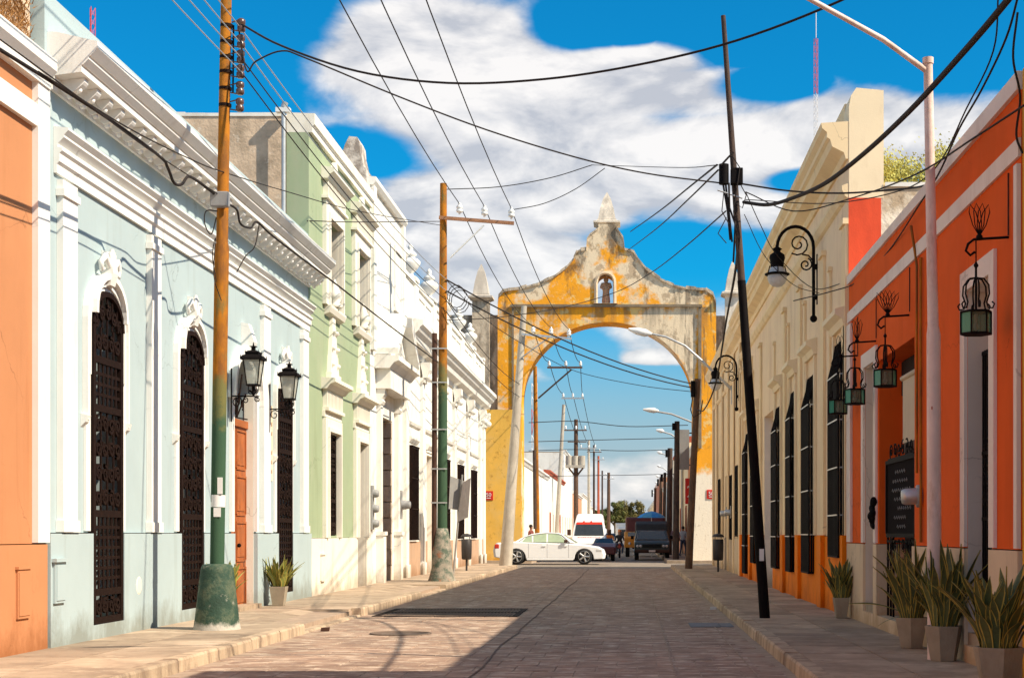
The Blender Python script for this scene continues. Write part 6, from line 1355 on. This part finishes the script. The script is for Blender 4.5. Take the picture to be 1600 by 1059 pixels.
    F(t, None, 'windscreen', M_cglassg, lambda mb: mb.prism([(X0+3.2, y0+.28, 1.33), (X0+3.76, y0+.14, .97), (X0+3.76, y1-.14, .97), (X0+3.2, y1-.28, 1.33)], (.02, 0, .015)))
    F(t, None, 'door_seam', M_gbox, lambda mb: [mb.box(X0+x-.006, X0+x+.006, y0-.004, y0+.01, .3, .95) for x in (1.62, 2.46, 3.42)]+[mb.box(X0+1.5, X0+3.65, y0-.004, y0+.01, .30, .312)])
    F(t, None, 'side_skirt', M_carw, lambda mb: mb.box(X0+1.55, X0+3.62, y0-.02, y0+.1, .2, .28), bevel=.01)
    for x in (2.32, 3.28): F(t, None, 'door_handle', M_carw, lambda mb: mb.box(X0+x-.09, X0+x+.09, y0-.035, y0-.001, .82, .85), bevel=.008)
    for x, s_ in ((0.03, 0),): F(t, None, 'tail_light', M_red, lambda mb: mb.box(X0+.1, X0+.3, y0-.006, y0+.2, .72, .92), bevel=.02)
    F(t, None, 'headlight', M_lens, lambda mb: mb.box(X0+4.66, X0+4.92, y0-.012, y0+.2, .58, .70), bevel=.02)
    for s_ in (1, -1): F(t, None, 'wing_mirror', M_shut, lambda mb: mb.box(X0+3.22, X0+3.38, (y0-.12 if s_ > 0 else y1), (y0 if s_ > 0 else y1+.12), .99, 1.12), bevel=.02)
    for xx in (fw, rw):
        for yy in (y0+.11, y1-.13): wheel(t, Vector((X0+xx, yy, wr)), wr, .24, 'y')
    F(t, None, 'underbody', M_tyre, lambda mb: mb.box(X0+.3, X0+4.9, y0+.27, y1-.27, .16, .5))
    return t
sedan()
def van():
    Y0 = 83.0; xc = -2.25; w = .93; t = thing('white_ambulance_van', 'white high roofed ambulance van facing the camera, red lettering on its front', 'van', (xc, Y0+2.6, 0))
    prof = [(0, .35), (0, .85), (.12, 1.08), (.75, 1.25), (1.35, 1.92), (1.75, 2.38), (2.2, 2.48), (5.2, 2.46), (5.3, 2.2), (5.3, .35)]
    def body(mb):
        n = len(prof); vs = []
        for s_ in (-1, 1):
            for y, z in prof: k = 1-.26*max(0, (z-1.25)/1.2)**1.4; vs.append((xc+s_*w*k*(.96 if y < .3 else 1), Y0+y, z))
        mb.add(vs, [tuple(range(n)), tuple(range(2*n-1, n-1, -1))]+[(i, (i+1) % n, n+(i+1) % n, n+i) for i in range(n)])
    F(t, None, 'body', M_carw, body, bevel=.06)
    F(t, None, 'windscreen', M_cglass, lambda mb: mb.prism([(xc-.80, Y0+.77, 1.29), (xc+.80, Y0+.77, 1.29), (xc+.72, Y0+1.29, 1.86), (xc-.72, Y0+1.29, 1.86)], (0, -.03, .025)))
    F(t, None, 'red_band', M_red, lambda mb: mb.prism([(xc-.72, Y0+1.30, 1.87), (xc+.72, Y0+1.30, 1.87), (xc+.70, Y0+1.40, 2.0), (xc-.70, Y0+1.40, 2.0)], (0, -.03, .025)))
    for s_ in (-.3, .1): F(t, None, 'roof_beacon', M_red, lambda mb: mb.ball((xc+s_, Y0+1.42, 2.05), .05, 8))
    F(t, None, 'wing_mirror', M_shut, lambda mb: mb.box(xc-1.2, xc-1.0, Y0+.9, Y0+1.05, 1.3, 1.62), bevel=.03); F(t, None, 'wing_mirror', M_shut, lambda mb: mb.box(xc+1.0, xc+1.2, Y0+.9, Y0+1.05, 1.3, 1.62), bevel=.03)
    F(t, None, 'bumper', M_shut, lambda mb: mb.box(xc-.9, xc+.9, Y0-.08, Y0+.1, .3, .62), bevel=.04)
    for s_ in (-1, 1): F(t, None, 'headlight', M_lens, lambda mb: mb.box(xc+s_*.78-.14, xc+s_*.78+.14, Y0-.03, Y0+.1, .68, .86), bevel=.02)
    me = text_mesh('EMERGENCIA', .19, .004); me.materials.append(M_redtxt); inst('lettering', me, t, (xc, Y0+.42, 1.19), (R(14), 0, 0), (1.1, 1, 1)); inst('front_lettering', me, t, (xc, Y0-.012, .93), (R(84), 0, 0), (1.0, 1, 1)) if 0 else None
    for yy in (1.0, 4.2):
        for s_ in (-1, 1): wheel(t, Vector((xc+s_*(w-.1), Y0+yy, .34)), .34, .22, 'x')
van()
def pickup():
    Y0 = 80.0; xc = 1.13; w = .92; t = thing('dark_pickup', 'dark green pickup with a covered back facing the camera under the arch', 'pickup', (xc, Y0+2.4, 0))
    def loft(prof, taper, ww, x=xc):
        def g(mb):
            n = len(prof); vs = []
            for s_ in (-1, 1):
                for y, z in prof: vs.append((x+s_*ww*(1-taper*max(0, z-1.0)), Y0+y, z))
            mb.add(vs, [tuple(range(n)), tuple(range(2*n-1, n-1, -1))]+[(i, (i+1) % n, n+(i+1) % n, n+i) for i in range(n)])
        return g
    F(t, None, 'body', M_carg, loft([(0, .38), (-.02, .85), (.08, .97), (1.15, 1.04), (1.75, 1.56), (3.1, 1.6), (3.3, 1.0), (4.9, 1.0), (4.95, .4)], .22, w), bevel=.04)
    F(t, None, 'rear_cover', mat('dark_tarpaulin', (.035, .038, .04), .7, .3, 4, .3), loft([(2.0, 1.5), (2.15, 1.9), (2.6, 2.06), (4.7, 2.04), (4.9, 1.6), (4.9, 1.0), (3.2, 1.0), (2.6, 1.45)], .05, w*.98), bevel=.08)
    F(t, None, 'windscreen', M_cglass, lambda mb: mb.prism([(xc-.78, Y0+1.17, 1.07), (xc+.78, Y0+1.17, 1.07), (xc+.66, Y0+1.68, 1.50), (xc-.66, Y0+1.68, 1.50)], (0, -.03, .03)))
    F(t, None, 'windscreen_frame', M_gbox, lambda mb: mb.tube([(xc-.8, Y0+1.12, 1.06), (xc-.69, Y0+1.68, 1.54), (xc+.69, Y0+1.68, 1.54), (xc+.8, Y0+1.12, 1.06), (xc-.8, Y0+1.12, 1.06)], .016, 5))
    F(t, None, 'grille', M_black, lambda mb: [mb.box(xc-.5, xc+.5, Y0-.05, Y0-.01, z, z+.03) for z in (.66, .71, .76, .81)]); F(t, None, 'bumper', M_shut, lambda mb: mb.box(xc-.88, xc+.88, Y0-.14, Y0-.02, .4, .56), bevel=.03)
    for x in (-.76, -.6, .6, .76): F(t, None, 'headlight', M_lens, lambda mb: mb.lathe((xc+x, Y0-.01, .74), [(.075, 0), (.07, .03), (.001, .05)], 12, 0, True, Matrix.Rotation(R(90), 3, 'X')))
    F(t, None, 'number_plate', M_pinkw, lambda mb: mb.box(xc-.17, xc+.17, Y0-.16, Y0-.141, .43, .54))
    for s_ in (-1, 1): F(t, None, 'wing_mirror', M_black, lambda mb: mb.box(xc+s_*1.03-.08, xc+s_*1.03+.08, Y0+1.2, Y0+1.3, 1.1, 1.28), bevel=.02)
    for yy in (.85, 4.0):
        for s_ in (-1, 1): wheel(t, Vector((xc+s_*(w-.12), Y0+yy, .34)), .34, .22, 'x')
pickup()
def truck():
    Y0 = 92.0; xc = .95; t = thing('maroon_truck', 'maroon roofed stall truck with an orange side behind the dark pickup', 'truck', (xc, Y0+2.5, 0))
    F(t, None, 'cargo_box', M_carm, lambda mb: mb.box(xc-1.25, xc+1.15, Y0+.9, Y0+5, .7, 2.38), bevel=.12); F(t, None, 'cab', mat('orange_truck_paint', (.60, .24, .03), .5, .1, 3, 0), lambda mb: mb.prism([(xc-1.32, Y0, .55), (xc-1.32, Y0-.02, 1.15), (xc-1.32, Y0+.5, 1.5), (xc-1.32, Y0+.88, 1.52), (xc-1.32, Y0+.88, .55)], (2.4, 0, 0)), bevel=.06)
    F(t, None, 'windscreen', M_cglass, lambda mb: mb.prism([(xc-1.1, Y0+.12, 1.2), (xc+.95, Y0+.12, 1.2), (xc+.95, Y0+.44, 1.45), (xc-1.1, Y0+.44, 1.45)], (0, -.03, .03)))
    for s_ in (-1, .85): F(t, None, 'headlight', M_lens, lambda mb: mb.ball((xc+s_, Y0-.01, .8), .09, 10))
    for yy in (.6, 4.0):
        for s_ in (-1.12, .92): wheel(t, Vector((xc+s_, Y0+yy, .38)), .38, .24, 'x')
truck()
def umbrella():
    c = Vector((1.25, 91.0, 0)); t = thing('blue_umbrella', 'blue parasol opened above the maroon truck roof', 'parasol', c)
    F(t, None, 'pole', M_steel, lambda mb: mb.tube([c, c+Vector((0, 0, 2.7))], .025, 6))
    for k in range(8):
        a, b = k*math.pi/4, (k+1)*math.pi/4; m = MB(); pr_ = [(0, 2.72), (.35, 2.64), (.65, 2.5), (.85, 2.33)]; vs = []
        for r_, z in pr_:
            for g in (a, (a+b)/2, b): rr = r_*(1 if g != (a+b)/2 else .95); vs.append((c.x+rr*math.cos(g), c.y+rr*math.sin(g), z))
        m.add(vs, [(i*3+j, i*3+j+1, i*3+j+4, i*3+j+3) for i in range(3) for j in range(2)]); m.build('canopy_panel', [M_blue, mat('pale_blue_tarpaulin', (.08, .30, .50), .6, .2, 5, .1)][k % 2], t)
umbrella()
def far_car(x, Y0, label, m, w=.82):
    t = thing('far_car', label, 'car', (x, Y0+2, 0))
    F(t, None, 'body', m, lambda mb: (mb.prism([(x-w, Y0, .35), (x-w, Y0, .8), (x-w, Y0+1.0, .95), (x-w, Y0+4, .95), (x-w, Y0+4.1, .35)], (2*w, 0, 0)), mb.add([(x+s_*w*k, Y0+y, z) for s_ in (-1, 1) for y, z, k in ((.95, .94, .95), (1.6, 1.42, .78), (3.0, 1.42, .78), (3.6, .94, .95))], [(0, 1, 2, 3), (4, 5, 6, 7), (0, 1, 5, 4), (1, 2, 6, 5), (2, 3, 7, 6)])), bevel=.04)
    F(t, None, 'windscreen', M_cglass, lambda mb: mb.prism([(x-w*.84, Y0+1.02, 1.02), (x+w*.84, Y0+1.02, 1.02), (x+w*.72, Y0+1.52, 1.36), (x-w*.72, Y0+1.52, 1.36)], (0, -.03, .03)))
    for s_ in (-1, 1): F(t, None, 'headlight', M_lens, lambda mb: mb.box(x+s_*w*.75-.12, x+s_*w*.75+.12, Y0-.02, Y0+.05, .6, .74))
    for yy in (.8, 3.3):
        for s_ in (-1, 1): wheel(t, Vector((x+s_*(w-.1), Y0+yy, .31)), .31, .2, 'x')
far_car(-.45, 140, 'pale car far down the middle of the street', M_carw); far_car(-2.2, 165, 'silver far car behind the motorcycle rider', M_rim)
t = thing('white_delivery_truck', 'white box truck far down the street behind the riders', 'truck', (-.4, 118, 0)); F(t, None, 'cargo_box', M_carw, lambda mb: mb.box(-1.15, .75, 119, 123, .7, 2.2), bevel=.05); F(t, None, 'cab', M_carw, lambda mb: mb.box(-1.05, .65, 117.6, 118.99, .5, 1.9), bevel=.15)
F(t, None, 'windscreen', M_cglass, lambda mb: mb.box(-.95, .55, 117.57, 117.6, 1.2, 1.7))
for yy in (118.2, 122):
    for s_ in (-1.05, .65): wheel(t, Vector((s_, yy, .4)), .4, .22, 'x')
t = thing('parked_dark_car', 'dark front corner of a car showing between the sedan and the riders', 'car', (-1.6, 79, 0))
t2 = t
F(t, None, 'body', M_carm, lambda mb: (mb.prism([(-2.0, 78.0, .32), (-2.0, 78.0, .72), (-2.0, 78.9, .88), (-2.0, 82, .9), (-2.0, 82.1, .32)], (1.25, 0, 0)),), bevel=.08)
F(t, None, 'windscreen', M_cglass, lambda mb: mb.prism([(-1.9, 79.0, .9), (-.85, 79.0, .9), (-.95, 79.5, 1.15), (-1.8, 79.5, 1.15)], (0, .05, 0)))
for s_ in (-1.85, -.9): wheel(t, Vector((s_, 78.8, .32)), .32, .2, 'x')

# ------------------------------------------------------------------ people
def person(x, y, z, hgt, label, shirt, trousers, rz=0, pose='stand', skin=M_skin, hat=None):
    t = thing('person', label, 'person', (x, y, z)); t.rotation_euler.z = rz; k = hgt/1.72
    if pose == 'ride':
        V = [(0, 0, .80), (0, -.06, 1.0), (0, -.12, 1.25), (0, -.14, 1.36), (0, -.15, 1.48), (0, -.15, 1.60), (-.19, -.1, 1.26), (-.25, -.3, 1.05), (-.27, -.52, 1.02), (.19, -.1, 1.26), (.25, -.3, 1.05), (.27, -.52, 1.02),
             (-.13, -.02, .78), (-.2, -.42, .74), (-.17, -.32, .33), (-.17, -.42, .29), (.13, -.02, .78), (.2, -.42, .74), (.17, -.32, .33), (.17, -.42, .29)]
    else:
        st_ = .13 if pose == 'walk' else .0
        V = [(0, 0, .92), (0, 0, 1.12), (0, 0, 1.36), (0, 0, 1.47), (0, -.01, 1.57), (0, -.01, 1.68), (-.19, 0, 1.38), (-.24, .02, 1.12), (-.23, -.08, .87), (.19, 0, 1.38), (.24, .02, 1.12), (.23, -.08, .87),
             (-.1, 0, .86), (-.1, -st_, .48), (-.1, -st_*.7, .07), (-.1, -.13-st_*.7, .03), (.1, 0, .86), (.1, st_*.4, .48), (.1, st_*1.6, .08), (.1, -.12+st_*1.5, .03)]
    E = [(0, 1), (1, 2), (2, 3), (3, 4), (4, 5), (2, 6), (6, 7), (7, 8), (2, 9), (9, 10), (10, 11), (0, 12), (12, 13), (13, 14), (14, 15), (0, 16), (16, 17), (17, 18), (18, 19)]
    rad = [(.155, .11), (.14, .10), (.16, .11), (.055, .055), (.085, .095), (.07, .08), .06, .045, .032, .06, .045, .032, .09, .065, .045, .035, .09, .065, .045, .035]
    hz_ = V[3][2]-.02; wz = V[0][2]+.04
    def zones(c):
        if c.z > hz_*k: return 0
        if pose == 'ride': return 1 if (c.z > .86*k and not (c.y < -.42*k)) else (0 if c.y < -.44*k and c.z > .9*k else 2)
        if abs(c.x) > .185*k and c.z < 1.06*k: return 0
        return 1 if c.z > wz*k else 2
    b = skin_fig('body', [tuple(q*k for q in v) for v in V], E, [tuple(a*k for a in r_) if isinstance(r_, tuple) else r_*k for r_ in rad], t, [skin, shirt, trousers], zones, (0, 0, 0))
    hd = V[4]; mb = MB(); mb.ball((hd[0]*k, (hd[1]+.02)*k, (hd[2]+.075)*k), .098*k, 12, 0, .95); o = mb.build('hair' if hat is None else 'helmet', hat or M_hair, None); o.parent = t; o.location = (0, 0, 0); return t
M_s1 = mat('pink_shirt', (.55, .38, .40), .8, .1, 5, 0); M_s2 = mat('dark_cloth', (.03, .03, .035), .8, .2, 5, 0); M_s3 = mat('orange_vest', (.60, .18, .04), .8, .1, 5, 0); M_s4 = mat('maroon_shirt', (.20, .05, .04), .8, .1, 5, 0); M_s5 = mat('blue_jeans', (.05, .07, .12), .8, .2, 5, 0)
M_s6 = mat('grey_shirt', (.35, .36, .38), .8, .1, 5, 0)
person(2.45, 84, .12, 1.72, 'person in a pale pink shirt standing by the dark poles beyond the arch', M_s1, M_s2, .4, 'walk')
person(2.95, 86, .12, 1.68, 'person in grey walking behind the pink shirted one', M_s6, M_s5, 2.6, 'walk')
person(2.0, 95, .12, 1.7, 'person in dark clothes between the pickup and the poles', M_s2, M_s2, 0, 'stand')
person(-4.75, 73.4, .12, 1.70, 'person in maroon whose head shows above the white sedan', M_s4, M_s5, 1.2, 'stand')
def moto(x, y, label, m):
    t = thing('motorcycle', label, 'motorcycle', (x, y, 0))
    for yy in (-.62, .62): wheel(t, Vector((x, y+yy, .29)), .29, .09, 'x')
    F(t, None, 'frame', m, lambda mb: (mb.tube([(x, y-.62, .29), (x, y-.42, .75), (x, y-.35, .98)], .035, 8), mb.tube([(x, y-.4, .8), (x, y, .66), (x, y+.5, .7)], [.06, .13, .08], 8), mb.tube([(x, y+.62, .29), (x, y, .4)], .04, 6)), )
    F(t, None, 'handlebar', M_black, lambda mb: mb.tube([(x-.32, y-.42, 1.0), (x, y-.4, .96), (x+.32, y-.42, 1.0)], .016, 6)); F(t, None, 'headlight', M_lens, lambda mb: mb.ball((x, y-.5, .86), .08, 10)); F(t, None, 'engine', M_steel, lambda mb: mb.box(x-.1, x+.1, y-.2, y+.15, .25, .52), bevel=.03)
    F(t, None, 'seat', M_black, lambda mb: mb.tube([(x, y-.1, .76), (x, y+.3, .78), (x, y+.6, .8)], [.08, .12, .07], 8)); return t
moto(-.62, 88, 'motorcycle ridden towards the camera left of the pickup', M_red); person(-.62, 88, 0, 1.7, 'motorcycle rider in black with an orange front', M_s2, M_s5, 0, 'ride', hat=M_s3)
moto(-1.25, 92, 'second motorcycle behind the white sedan bonnet', M_black); person(-1.25, 92, 0, 1.7, 'motorcycle rider in an orange vest behind the sedan bonnet', M_s3, M_s2, 0, 'ride')
